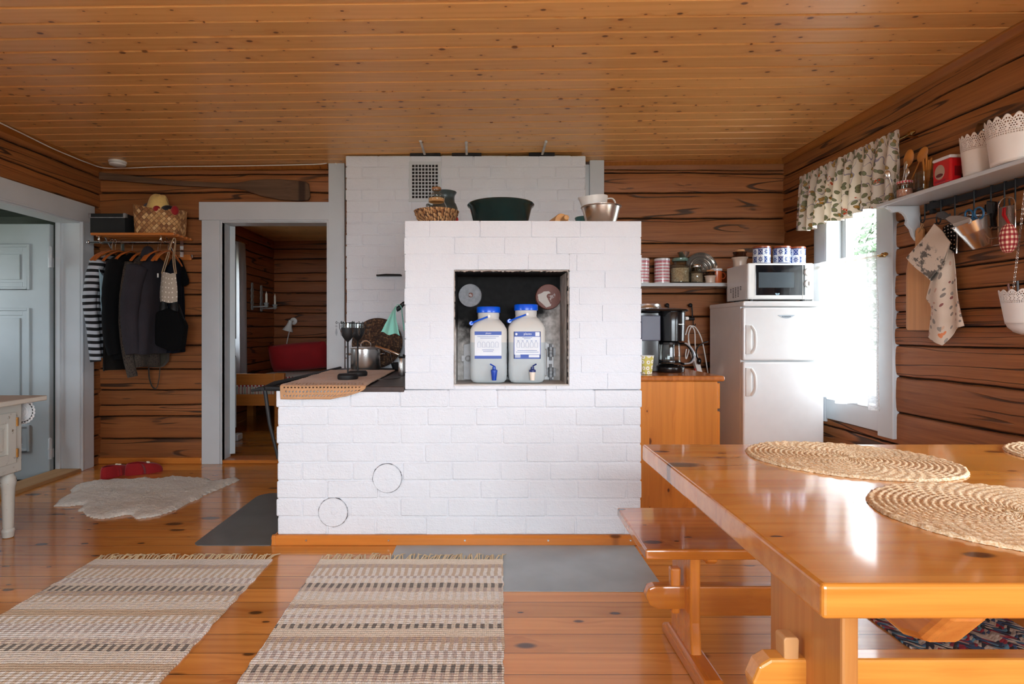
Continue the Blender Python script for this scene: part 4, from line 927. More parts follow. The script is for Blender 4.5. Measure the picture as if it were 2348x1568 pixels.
# slippers
M_felt = cloth('red_felt', C(150, 12, 20)); M_bow = simple('cream_bow', C(226, 214, 190), .8)
def slipper(x, y, rz, label):
    t = thing('slipper', label, 'slipper', (x, y, 0), 'red felt slippers', 0); RM = Matrix.Translation((x, y, 0)) @ Matrix.Rotation(rz, 4, 'Z'); mb = MB()
    def fn(u, v):
        a = 2 * pi * u; bx = .042 * (1 + .12 * sin(a)) * cos(a); by = .125 * sin(a); rx = .030 * cos(a); ry = -.045 + .062 * sin(a)
        k = v ** 2.2; z = .004 + .084 * sin(v * pi / 2) * (1 - .16 * max(0, sin(a)))
        return RM @ V(lerp(bx, rx, k), lerp(by, ry, k), z)
    mb.sheet(fn, 36, 8, .004); mb.build('upper', M_felt, t)
    MB().prism([(.042 * (1 + .12 * sin(a)) * cos(a), .125 * sin(a)) for a in [2 * pi * k / 30 for k in range(30)]], .0005, .008, lambda p, q, z: RM @ V(p, q, z)).build('sole', M_felt, t)
    mb = MB(); c = RM @ V(0, .026, .080)
    for s_ in (-1, 1): mb.ball(c + (RM.to_3x3() @ V(s_ * .012, 0, 0)), .011, 1.2, .5, .5)
    mb.build('bow', M_bow, t)
slipper(-2.70, 4.19, radians(-12), 'red felt slipper by the back wall, the one seen from the heel')
slipper(-2.535, 4.27, radians(-52), 'red felt slipper by the back wall, the one turned sideways to the right')

# ------------------------------------------------------------------ old cupboard with a turned leg
t = thing('cupboard', 'old cream-painted cupboard with chipped paint and turned legs, at the left edge', 'cupboard', (-2.72, 2.5, 0))
CX0, CX1, CY0, CY1 = -3.03, -2.413, 1.95, 2.985
MB().box(CX0, CX1, CY0, CY1, .335, .70).build('body', M_oldpaint, t, bevel=.006)
MB().box(CX0 - .02, -2.316, CY0 - .05, 3.032, .700, .726).build('cupboard_top', M_chip, t, bevel=.004)
for y0, y1 in ((2.47, 2.935), (2.0, 2.46)):
    mb = MB(); x = CX1
    for q in ((y0, y0 + .05, .39, .65), (y1 - .05, y1, .39, .65), (y0 + .05, y1 - .05, .39, .44), (y0 + .05, y1 - .05, .60, .65)): mb.box(x - .002, x + .012, q[0], q[1], q[2], q[3])
    mb.box(x - .001, x + .003, y0 + .04, y1 - .04, .43, .61); d = mb.build('door', M_oldpaint, t, smooth=0, bevel=.003)
    mb = MB(); mb.box(x, x + .008, y0 + .075, y1 - .075, .46, .58); mb.build('panel', M_oldpaint, d, smooth=0, bevel=.007, seg=1)
    for z in (.44, .60):
        mb = MB(); mb.lathe([(.006, -.022), (.006, .022)], 8, (x + .014, y1 + .002, z)); mb.build('hinge', simple('brass_worn', C(170, 120, 60), .4, .8), d)
legp = [(.022, 0), (.030, .004), (.0335, .03), (.036, .035), (.0335, .045), (.028, .05), (.030, .06), (.034, .24), (.036, .262), (.041, .275), (.043, .29), (.041, .306), (.036, .316), (.030, .322), (.030, .336)]
for x, y in ((-2.452, 2.945), (-2.452, 1.99), (-2.99, 2.945), (-2.99, 1.99)): MB().lathe([(r * .82, z) for r, z in legp], 24, (x, y, 0)).build('leg', M_oldpaint, t)
# lace doily hanging from the cupboard top
def lace_disc(name, c, r, axis_m, mat, rings=5, th=.0012):
    mb = MB()
    for k, rr in enumerate([.18, .4, .58, .76]):
        mb.tube([V(*c) + axis_m @ V(r * rr * cos(a), r * rr * sin(a), 0) for a in [2 * pi * q / 40 for q in range(40)]], r * .045 * (1 + (k == 3)), 5, closed=True)
    for q in range(20):
        a = 2 * pi * q / 20; mb.tube([V(*c) + axis_m @ V(r * s_ * cos(a), r * s_ * sin(a), 0) for s_ in (.1, .8)], r * .03, 4)
    mb.tube([V(*c) + axis_m @ V(r * (.9 + .1 * abs(sin(a * 11))) * cos(a), r * (.9 + .1 * abs(sin(a * 11))) * sin(a), 0) for a in [2 * pi * q / 132 for q in range(132)]], r * .07, 5, closed=True)
    mb.lathe([(r * .99, -th), (r * .8, -th), (r * .8, th), (r * .99, th)], 40, c, axis_m.to_4x4()); mb.lathe([(r * .001, 0), (r * .3, 0)], 20, c, axis_m.to_4x4(), cap=False)
    return mb.build(name, mat, origin=c)
M_lace = cloth('white_cotton_lace', C(228, 228, 228))
tag(lace_disc('lace_doily', (-2.462, 3.046, .638), .066, Matrix.Rotation(pi / 2, 3, 'X'), M_lace), 'round white crocheted doily hanging at the end of the old cupboard', 'doily')
# ================================================================== things on the stove
PZ0 = .789
def sheet_skip(mb, fn, nu, nv, skip=None):
    w_ = nu + 1; b0 = mb.add([fn(i / nu, j / nv) for j in range(nv + 1) for i in range(w_)], [])
    for j in range(nv):
        for i in range(nu):
            if skip and skip(i, j): continue
            mb.f.append([b0 + j * w_ + i, b0 + j * w_ + i + 1, b0 + (j + 1) * w_ + i + 1, b0 + (j + 1) * w_ + i]); mb.m.append(mb.mi)
    for j in range(nv + 1):
        for i in range(w_): mb.uv[b0 + j * w_ + i] = (i / nu, j / nv)
M_crochet = cloth('tan_crochet', C(186, 140, 100), var=.08, bump=.8, scale=260)
mb = MB()
def run(u, v):
    # v 0 at the hanging front edge, .22 at the fold, 1 at the back
    y = lerp(2.845, 3.93, max(0, (v - .14) / .86)); xl, xr = lerp(-1.0, -1.045, v), lerp(-.575, -.60, v) - .10 * max(0, (.12 - v) / .12) ** 2
    x = lerp(xl, xr, u); z = PZ0 + .008 + .003 * nz(u * 5, v * 9) + .0015 * sin(v * 160)
    if v < .14: y = 2.838 - .010 * (1 - v / .14) ** .5 - .004 * sin(u * 9); z = PZ0 + .008 - .068 * (1 - v / .14) * (1 - .25 * max(0, u - .75) * 4)
    return V(x, y, z)
sheet_skip(mb, run, 96, 70, lambda i, j: j in (2, 5, 8, 11, 14) and 3 < i < 92 and (i + (2 if j % 2 else 0)) % 4 in (0, 1) or j in (17,) and i % 4 == 1 and 3 < i < 92)
tag(mb.build('table_runner', M_crochet, origin=(-.8, 3.4, PZ0), smooth=70, solid=.005), 'tan crocheted runner with a lace edge draped over the black cooking plate', 'runner')
# candle holders
M_crystal = glass('crystal_drop', (.86, .88, .9, 1), .9, .02)
def candle_holder(x, y, label):
    t = thing('candle_holder', label, 'candle holder', (x, y, PZ0 + .011), 'black iron candle holders'); z = PZ0 + .0125
    MB().lathe([(.054, 0), (.057, .006), (.056, .022), (.048, .030), (.02, .031), (.012, .030)], 28, (x, y, z)).build('base', M_blackmat, t)
    MB().lathe([(.0045, .028), (.0045, .205), (.008, .21), (.02, .222), (.032, .240), (.037, .262), (.037, .285), (.035, .285), (.03, .25), (.001, .225)], 24, (x, y, z)).build('stem_and_bowl', M_blackmat, t)
    MB().lathe([(.033, .262), (.034, .316), (.032, .316), (.031, .262)], 24, (x, y, z), cap=False).build('glass_cup', M_glass, t)
    mb = MB(); mb.tube([(x + .038 * cos(2 * pi * k / 28), y + .038 * sin(2 * pi * k / 28), z + .312) for k in range(28)], .0025, 6, closed=True)
    for q in range(6):
        a = 2 * pi * q / 6 + .15; d = V(cos(a), sin(a), 0)
        mb.tube([V(x, y, z) + d * r + V(0, 0, h) for r, h in ((.037, .26), (.045, .285), (.046, .312), (.056, .312), (.063, .306), (.065, .314), (.061, .32), (.057, .316))], .0018, 5)
    rg = mb.build('ring', M_blackmat, t)
    for q in range(6):
        a = 2 * pi * q / 6 + .15; c = V(x + .062 * cos(a), y + .062 * sin(a), z)
        mb = MB(); mb.ball(c + V(0, 0, .293), .006, seg=8); mb.lathe([(.0008, .284), (.003, .278), (.006, .258), (.005, .25), (.0005, .238)], 6, c); mb.build('crystal_drop', M_crystal, rg, smooth=0)
candle_holder(-.745, 3.16, 'black candle holder with glass drops, the nearer of the two on the runner')
candle_holder(-.742, 3.40, 'black candle holder with glass drops, standing behind its twin on the runner')
# cooking pot
x, y, z = -.83, 4.06, PZ0 + .001
t = thing('cooking_pot', 'polished steel cooking pot with a lid at the back of the cooking plate', 'pot', (x, y, z))
MB().lathe([(.090, 0), (.101, .004), (.105, .012), (.105, .150), (.109, .154), (.106, .156), (.102, .150), (.101, .01), (.001, .008)], 40, (x, y, z)).build('pot_body', M_steel, t)
mb = MB(); mb.lathe([(.106, .152), (.107, .158), (.08, .166), (.03, .171), (.001, .171)], 40, (x, y, z)); l = mb.build('lid', M_steel, t)
mb = MB(); mb.tube(bez([(x - .034, y, z + .168), (x - .032, y, z + .19), (x, y, z + .207), (x + .032, y, z + .19), (x + .034, y, z + .168)], 6), .005, 8); mb.build('lid_handle', M_chrome, l)
for s_ in (-1, 1):
    mb = MB(); mb.tube(bez([(x + s_ * .103, y - .035, z + .11), (x + s_ * .128, y - .028, z + .115), (x + s_ * .134, y, z + .116), (x + s_ * .128, y + .028, z + .115), (x + s_ * .103, y + .035, z + .11)], 5), .0055, 8); mb.build('side_handle', M_chrome, t)
# frying pan with steel handle
x, y = -.562, 4.10
t = thing('frying_pan', 'black frying pan with a long steel handle behind the runner', 'pan', (x, y, PZ0 + .001))
MB().lathe([(.068, 0), (.080, .004), (.094, .048), (.092, .049), (.077, .008), (.001, .006)], 36, (x, y, PZ0 + .001)).build('pan_body', M_blackiron, t)
p0, p1 = P(862, 794, 3.96), P(919, 815, 3.90); mb = MB(); mb.tube([V(x - .086, y + .0, PZ0 + .045), V(x - .098, y - .02, PZ0 + .12), p0, p0.lerp(p1, .5) + V(0, 0, .004), p1], [.005, .006, .0085, .0085, .0085], 10, flat=.7); mb.build('handle', M_chrome, t)
# small steel flask beside the oven block
x, y = (922 - VX) / F * 3.55, 3.55
t = thing('steel_flask', 'small steel flask with a black top half hidden by the oven block', 'flask', (x, y, PZ0 + .001))
MB().lathe([(.021, 0), (.023, .004), (.023, .105), (.018, .112), (.001, .112)], 24, (x, y, PZ0 + .001)).build('flask_body', M_steel, t); MB().lathe([(.022, .11), (.024, .115), (.022, .132), (.001, .134)], 24, (x, y, PZ0 + .001)).build('cap', M_black, t)
# dark woven trivet leaning on the chimney
def dark_straw():
    g = G('dark_wicker', .6); n1 = g.noise(g.tc(), 60, 4, .7); g.col(g.ramp(n1, [(.35, C(34, 20, 14)), (.52, C(70, 44, 28)), (.66, C(150, 112, 74)), (.75, C(60, 36, 24))])); g.bump(n1, 1.0, .01); return g.mat
M_dstraw = dark_straw()
x, y, z, r = -.785, 4.265, .978, .186; RT = Matrix.Rotation(radians(80), 4, 'X'); mb = MB(); prof = []
for k in range(41): f = k / 40; prof.append((max(1e-4, r * f), .010 + .006 * abs(sin(f * pi * 9))))
prof += [(r * 1.02, .006), (r * 1.01, 0), (.0001, 0)]; mb.lathe(prof, 56, (x, y, z), RT)
tag(mb.build('wicker_tray', M_dstraw, origin=(x, y, PZ0), smooth=70), 'dark round wicker tray leaning against the chimney behind the steel pot', 'tray')
# mint towel over the hook
g = G('mint_waffle_cotton', .9); xx, yy, zz = g.xyz(g.tc('UV')); wv = g.m('SINE', g.add(g.mul(yy, 260.), g.mul(g.m('PINGPONG', xx, .04), 300.))); g.col(g.mix(g.ss(wv, -.6, .6), C(110, 196, 178), C(164, 222, 208))); g.bump(wv, .5, .003); M_mint = g.mat
path = bez([(-.487, 3.03, 1.052), (-.482, 3.03, 1.10), (-.474, 3.04, 1.16), (-.458, 3.05, 1.206), (-.434, 3.05, 1.20), (-.424, 3.04, 1.15), (-.412, 3.02, 1.075)], 8)
def tw(u, v):
    k = v * (len(path) - 1); i = min(int(k), len(path) - 2); p = path[i].lerp(path[i + 1], k - i); hang = abs(v - .5) * 2; left = max(0, .5 - v) * 2
    a = (u - .5); wd = .055 + .065 * min(1, hang * 1.5)
    return V(p.x + a * wd * (.85 * left + .12) + .0, p.y - a * wd * .75 + .012 * sin(u * 12) * hang, p.z + .006 * sin(u * 9 + 1) * hang - .012 * a * left)
mb = MB(); mb.sheet(tw, 24, 40, .0025); tag(mb.build('dish_cloth', M_mint, origin=(-.458, 3.05, 1.2), smooth=70), 'mint green waffle cloth hanging on the black hook beside the oven block', 'towel')

# ------------------------------------------------------------------ on top of the oven block
OT = 1.6235
def wicker():
    g = G('hyacinth_wicker', .7); x, y, z = g.xyz(); a = g.m('ARCTAN2', y, x); vo = g.voro(g.vec(g.mul(a, 9.), g.add(g.mul(z, 52.), g.mul(a, 3.))), 1.0, dim='2D', rnd=.7); cr, _b, _c = g.xyz(vo['Color']); c = g.mix(cr, C(156, 102, 58), C(216, 168, 116)); c = g.mix(g.ss(vo['Distance'], .35, .62), c, C(84, 48, 26)); g.col(c); g.bump(g.m('SUBTRACT', 1.0, vo['Distance']), 1.0, .010); return g.mat
x, y = -.249, 3.12
mb = MB(); out = [(.075, 0), (.085, .006)] + [(.085 + .038 * k / 12, .008 + .086 * k / 12) for k in range(13)] + [(.124, .099), (.116, .097), (.078, .014), (.0001, .010)]
prof = [(r + (.0022 * sin(k * 2.2) if 1 < k < 15 else 0), z) for k, (r, z) in enumerate(out)]; mb.lathe(prof, 56, (x, y, OT)); tag(mb.build('wicker_bowl', wicker(), origin=(x, y, OT), smooth=80), 'shallow woven wicker bowl holding a glass jar on top of the oven', 'basket')
t = thing('glass_jar', 'ribbed clear glass jar with glass stopper standing in the wicker bowl', 'jar', (x, y, OT + .012)); zj = OT + .0125; mb = MB(); seg = 48
ring = lambda r, z, k: [(V(x + r * (1 + (.02 * cos(12 * 2 * pi * q / seg) if k else 0)) * cos(2 * pi * q / seg), y + r * (1 + (.02 * cos(12 * 2 * pi * q / seg) if k else 0)) * sin(2 * pi * q / seg), zj + z)) for q in range(seg)]
loft(mb, [ring(.048, 0, 0), ring(.058, .01, 1), ring(.060, .07, 1), ring(.056, .115, 1), ring(.046, .135, 1), ring(.042, .145, 0), ring(.046, .158, 0), ring(.04, .158, 0)]); mb.build('jar_body', M_glass, t)
mb = MB(); mb.lathe([(.044, .159), (.047, .165), (.046, .172), (.03, .182), (.016, .186), (.014, .192), (.024, .200), (.026, .212), (.02, .222), (.001, .224)], 32, (x, y, zj)); lid = mb.build('stopper', M_glass, t); MB().lathe([(.0415, .138), (.043, .146), (.043, .157), (.0415, .157)], 32, (x, y, zj), cap=False).build('cork_ring', simple('cork', C(190, 140, 90), .8), t)
MB().lathe([(.0255, .205), (.027, .211), (.0255, .217)], 24, (x, y, zj), cap=False).build('wooden_knob_band', simple('knob_brown', C(150, 100, 60), .5), lid)
# painted milk can
x, y = -.228, 3.47; t = thing('milk_can', 'dark painted milk can with flowers standing behind the glass jar', 'milk can', (x, y, OT))
M_can = simple('dark_green_can_enamel', C(58, 68, 68), .35, .2)
MB().lathe([(.078, 0), (.080, .004), (.080, .19), (.072, .215), (.062, .228), (.060, .25), (.062, .27), (.072, .284), (.074, .290), (.071, .290), (.058, .268), (.056, .24), (.07, .20), (.07, .01), (.001, .01)], 40, (x, y, OT)).build('can_body', M_can, t)
mb = MB(); mb.tube(bez([(x - .078, y - .02, OT + .20), (x - .10, y - .03, OT + .21), (x - .105, y - .035, OT + .195)], 5), .006, 8); mb.box(x - .092, x - .072, y - .035, y - .012, OT + .19, OT + .205); mb.build('handle_lug', M_can, t)
M_red = simple('red_paint', C(196, 30, 30), .4); M_wp = simple('white_paint_dot', C(236, 232, 222), .4)
for k, (a, z, mm) in enumerate(((-.55, .10, M_red), (-.35, .07, M_wp), (-.72, .13, M_wp), (-.25, .12, M_red), (-.5, .165, M_wp), (-.85, .09, M_red), (-2.4, .12, M_red), (-2.2, .15, M_wp))):
    c = V(x + .0805 * cos(a), y + .0805 * sin(a), OT + z); mb = MB()
    for q in range(5):
        b_ = 2 * pi * q / 5; mb.ball(c + V(-sin(a) * .008 * cos(b_), cos(a) * .008 * cos(b_), .008 * sin(b_)), .006, seg=8)
    mb.build('painted_flower', mm, t)
# basin
x, y = (1148.5 - VX) / F * 3.15, 3.17; t = thing('washing_up_basin', 'large dark green enamel basin on top of the oven', 'basin', (x, y, OT))
M_basin = simple('dark_green_enamel', C(22, 52, 54), .22, .35, var=.15, coat=.5)
MB().lathe([(.138, 0), (.142, .004), (.172, .128), (.184, .137), (.187, .143), (.184, .148), (.176, .146), (.168, .134), (.138, .010), (.001, .008)], 56, (x, y, OT)).build('basin_body', M_basin, t)
# rolling pin
p0 = V((1300 - VX) / F * 2.98, 2.98, OT + .041); d = V(-.15, .99, 0).normalized(); t = thing('rolling_pin', 'pale wooden rolling pin end peeking over the edge of the oven top', 'rolling pin', p0 - V(0, 0, .041)); MZ = d.to_track_quat('Z', 'Y').to_matrix().to_4x4()
for nm, pr in (('barrel', [(.012, .085), (.037, .092), (.039, .10), (.039, .30), (.037, .308), (.012, .315)]), ('handle', [(.004, 0), (.013, .006), (.016, .02), (.014, .06), (.010, .086), (.001, .086)]), ('handle', [(.001, .314), (.010, .314), (.014, .34), (.016, .38), (.013, .394), (.004, .40)])): MB().lathe(pr, 24, p0, MZ).build(nm, M_handlewood, t)
# teal dish
x, y = .612, 3.37; tag(MB().lathe([(.048, 0), (.052, .004), (.058, .105), (.062, .110), (.060, .116), (.055, .11), (.049, .008), (.001, .007)], 36, (x, y, OT)).build('plastic_dish', simple('teal_plastic', C(72, 128, 132), .35), origin=(x, y, OT)), 'teal plastic tub on the oven top, mostly hidden behind the steel bowl', 'dish')
# steel bowl, with a white measuring jug resting in it
x, y = .662, 3.16; t = thing('steel_bowl', 'flared stainless steel bowl on the right end of the oven top', 'bowl', (x, y, OT))
MB().lathe([(.068, 0), (.072, .003), (.104, .126), (.112, .130), (.112, .133), (.102, .131), (.069, .008), (.001, .006)], 44, (x, y, OT)).build('bowl_body', M_steel, t)
RJ = Matrix.Rotation(radians(-4), 4, 'Y'); c = V(x - .035, y + .0, OT + .118); t = thing('measuring_jug', 'white plastic measuring jug resting inside the steel bowl', 'jug', c - V(0, 0, .10)); mb = MB(); secs = []
for z, r, sp in ((-.10, .046, 0), (-.096, .05, 0), (0, .066, .1), (.05, .073, .35), (.068, .076, .6), (.068, .072, .6), (.0, .062, .1), (-.09, .046, 0)):
    secs.append([c + RJ.to_3x3() @ V((r + .022 * sp * max(0, cos(2 * pi * k / 36 - pi)) ** 8) * cos(2 * pi * k / 36), r * sin(2 * pi * k / 36), z + .008 * sp * max(0, cos(2 * pi * k / 36 - pi)) ** 8) for k in range(36)])
loft(mb, secs); M_milky = simple('milky_plastic', C(226, 224, 220), .4); mb.build('jug_body', M_milky, t)
mb = MB(); mb.tube([c + RJ.to_3x3() @ v for v in bez([(.072, 0, .056), (.10, 0, .055), (.115, 0, .035), (.112, 0, .01)], 6)], .007, 8, flat=.7); mb.build('handle', M_milky, t)

# ================================================================== corner by the window: cabinet, coffee maker
CT = .809; cx0, cx1, cy0, cy1 = .835, 1.367, 3.30, 4.42
t = thing('base_cabinet', 'knotty pine base cabinet standing against the right side of the stove', 'cabinet', ((cx0 + cx1) / 2, (cy0 + cy1) / 2, 0))
MB().box(cx0, cx1, cy0, cy1, .0, CT - .034).build('body', M_cab, t, bevel=.003)
for y0, y1 in ((cy0 + .01, 3.85), (3.87, cy1 - .01)):
    d = MB().box(cx1, cx1 + .02, y0, y1, .09, .60).build('door', M_cab, t, smooth=0, bevel=.006); MB().ball((cx1 + .032, y1 - .05, .5), .014).build('knob', M_cab, d)
    d = MB().box(cx1, cx1 + .02, y0, y1, .615, .765).build('drawer', M_cab, t, smooth=0, bevel=.006); MB().ball((cx1 + .032, (y0 + y1) / 2, .69), .014).build('knob', M_cab, d)
tag(MB().box(cx0 - .03, 1.404, cy0 - .02, cy1 + .02, CT - .033, CT).build('worktop', M_worktop, origin=((cx0 + cx1) / 2, (cy0 + cy1) / 2, CT - .034), smooth=0, bevel=.012, seg=3), 'thick pine worktop on the base cabinet, under the coffee maker', 'worktop')
Y = 3.62; k = F / Y; t = thing('coffee_maker', 'black filter coffee maker with a glass carafe on the pine worktop', 'coffee maker', (1.15, Y, CT)); zc = CT + .001
mb = MB(); secs = []
for z, g_ in ((0, -.004), (.006, 0), (.03, 0), (.042, -.012), (.046, -.03)): secs.append([V(1.19 + p, Y - .01 + q, zc + z) for p, q in rrect(.085 + g_, .095 + g_, .07 + g_)])
loft(mb, secs); mb.build('base', M_black, t)
mb = MB(); loft(mb, [[V(1.055 + p, Y + .06 + q, zc + z) for p, q in rrect(.078, .085, .02)] for z in (0, .375)]); mb.box(1.06, 1.25, Y + .07, Y + .14, zc, zc + .375); mb.build('column', M_black, t, bevel=.004)
MB().box(1.0, 1.122, Y - .052, Y + .0, zc + .196, zc + .356).build('water_tank', M_greyplastic, t, smooth=0, bevel=.006)
mb = MB(); secs = []
for z, r in ((.190, .070), (.196, .080), (.30, .083), (.375, .084), (.386, .078)): secs.append([V(1.205 + r * cos(2 * pi * q / 36), Y - .0 + r * 1.05 * sin(2 * pi * q / 36), zc + z) for q in range(36)])
loft(mb, secs); fh = mb.build('filter_housing', M_black, t)
MB().box(1.222, 1.256, Y - .0862, Y - .082, zc + .298, zc + .301).build('silver_line', M_steel, fh)
mb = MB(); loft(mb, [[V(1.15 + p, Y + .03 + q, zc + z) for p, q in rrect(.15 - s_, .125 - s_, .06)] for z, s_ in ((.378, .01), (.384, 0), (.394, .006), (.402, .05))]); mb.build('lid', M_black, t)
mb = MB(); mb.lathe([(.011, 0), (.011, .018), (.009, .02), (.001, .02)], 16, (1.287, Y - .02, zc + .338), Matrix.Rotation(pi / 2, 4, 'Y')); mb.build('swivel_button', M_whiteplastic, fh)
cf = MB(); cf.lathe([(.058, .050), (.064, .054), (.066, .075), (.066, .12), (.062, .16), (.060, .176)], 36, (1.193, Y - .01, zc)); c = cf.build('carafe', M_glass, t)
MB().lathe([(.0625, .0545), (.0645, .075), (.0645, .076), (.001, .076)], 30, (1.193, Y - .01, zc)).build('coffee', simple('coffee_dregs', C(70, 46, 34), .1), c)
mb = MB(); mb.lathe([(.062, .172), (.063, .186), (.05, .190), (.001, .190)], 30, (1.193, Y - .01, zc)); mb.lathe([(.0665, .06), (.0675, .066), (.0665, .072)], 30, (1.193, Y - .01, zc), cap=False); mb.build('carafe_lid', M_black, c)
mb = MB(); hp = bez([(1.245, Y - .04, zc + .178), (1.275, Y - .06, zc + .176), (1.305, Y - .07, zc + .14), (1.318, Y - .075, zc + .10), (1.30, Y - .07, zc + .062), (1.27, Y - .06, zc + .052), (1.25, Y - .045, zc + .056)], 6); mb.tube(hp, .010, 8, flat=.8); h = mb.build('handle', M_black, c)
mb = MB(); mb.tube([p + V(.005, -.009, .002) for p in hp[4:-4]], .0055, 6); mb.build('handle_trim', simple('silver_grey_plastic', C(186, 190, 196), .3, .5), h)
# black canister behind
x, y = 1.165, 4.03; t = thing('canister', 'black lidded canister with a steel rim behind the coffee maker', 'canister', (x, y, CT))
MB().lathe([(.098, 0), (.104, .006), (.104, .40), (.10, .41), (.001, .41)], 36, (x, y, CT + .001)).build('canister_body', M_black, t); MB().lathe([(.107, .408), (.108, .418), (.10, .428), (.098, .445), (.09, .448), (.001, .450)], 36, (x, y, CT + .001)).build('steel_lid', M_steel, t)
# daisy paper cup
def daisy_mat():
    g = G('daisy_print', .6); u, v, _ = g.xyz(g.tc('UV')); vo = g.voro(g.vec(g.mul(u, 7.), g.mul(v, 3.2)), 1.0, dim='2D', rnd=.35); d = vo['Distance']; px_, py_, _q = g.xyz(vo['Position'])
    a = g.m('ARCTAN2', g.m('SUBTRACT', g.mul(v, 3.2), py_), g.m('SUBTRACT', g.mul(u, 7.), px_)); pet = g.m('ABSOLUTE', g.m('SINE', g.mul(a, 5.))); rr = g.add(.26, g.mul(pet, .12))
    c = g.mix(g.m('LESS_THAN', d, rr), C(206, 190, 96), C(240, 238, 228)); c = g.mix(g.m('LESS_THAN', d, .12), c, C(206, 160, 60)); g.col(c); return g.mat
x, y = .986, 3.40; t = thing('paper_cup', 'yellow paper cup with white daisies at the worktop edge', 'cup', (x, y, CT)); mb = MB()
mb.sheet(lambda u, v: (x + lerp(.029, .040, v) * cos(2 * pi * u), y + lerp(.029, .040, v) * sin(2 * pi * u), CT + .002 + .108 * v), 40, 4, .001); mb.build('cup_body', daisy_mat(), t); mb = MB(); mb.tube([(x + .0405 * cos(2 * pi * q / 30), y + .0405 * sin(2 * pi * q / 30), CT + .111) for q in range(30)], .002, 6, closed=True); mb.build('rolled_rim', M_whiteplastic, t)
MB().lathe([(.001, .004), (.0285, .004)], 24, (x, y, CT), cap=False).build('bottom', M_whiteplastic, t)
# wrought iron rack on the wall with the cord
yw = YB - .02; z1 = H + 58 / F * yw; xa, xb = (1527 - VX) / F * yw, (1580 - VX) / F * yw; zb = H + 27 / F * yw
t = thing('wall_rack', 'black wrought-iron rack with two knobs on the log wall above the worktop', 'rack', (xa, yw, zb))
for xq in (xa, xb):
    mb = MB(); mb.ball((xq - .0, yw - .03, z1), .016); mb.tube([(xq, yw - .03, z1), (xq, yw + .02, z1)], .007, 8); mb.build('knob', M_blackiron, t)
    mb = MB(); mb.tube([(xq + .012, yw - .025, z1 - .005), (xq + .018, yw - .022, z1 - .06), (xq + .018, yw - .022, zb)], .0055, 8); mb.build('rod', M_blackiron, t)
mb = MB(); mb.tube([(xa, yw - .03, zb), (xb + .03, yw - .03, zb)], .013, 10); mb.tube([(xb + .02, yw - .03, zb), (xb + .022, yw - .03, zb - .05), (xb + .03, yw - .045, zb - .055), (xb + .034, yw - .05, zb - .04)], .004, 6); mb.build('bar', M_blackiron, t)
hk = V(xb + .028, yw - .046, zb - .049)
t = thing('extension_cord', 'white extension cord with power strip hanging between worktop and fridge', 'extension cord', (1.66, 4.45, .70))
mb = MB(); Yc = 4.5
for pts in ([(1572, 768), (1578, 750), (1586, 747), (1596, 752), (1608, 775), (1616, 810), (1624, 860)], [(1586, 747), (1579, 765), (1580, 785), (1588, 808), (1596, 822)], [(1586, 747), (1593, 760), (1594, 790), (1596, 806)], [(1574, 800), (1572, 815), (1574, 822), (1580, 800), (1578, 780)]):
    mb.tube(bez([P(a, b_, Yc - .0) for a, b_ in pts], 5), .0045, 7)
mb.build('cord', M_whiteplastic, t)
pa, pb = P(1589, 806, 4.44), P(1608, 872, 4.44); d = (pb - pa); MZ = Matrix.Translation(pa) @ d.to_track_quat('Z', 'Y').to_matrix().to_4x4(); mb = MB(); mb.box(-.028, .028, -.02, .02, 0, d.length, MZ); s_ = mb.build('power_strip', M_whiteplastic, t, smooth=0, bevel=.008)
mb = MB(); mb.cbox((0, -.023, d.length * .62), (.022, .008, .03), MZ); mb.build('switch', M_red, s_)
mb = MB(); mb.tube(bez([P(1624, 783, 4.4), P(1611, 787, 4.4), P(1598, 798, 4.4), P(1597, 815, 4.38), P(1602, 826, 4.37)], 6), .0055, 7); mb.ball(P(1603, 828, 4.37), .022, .8, .8, 1.2); mb.build('black_plug', M_black, t)
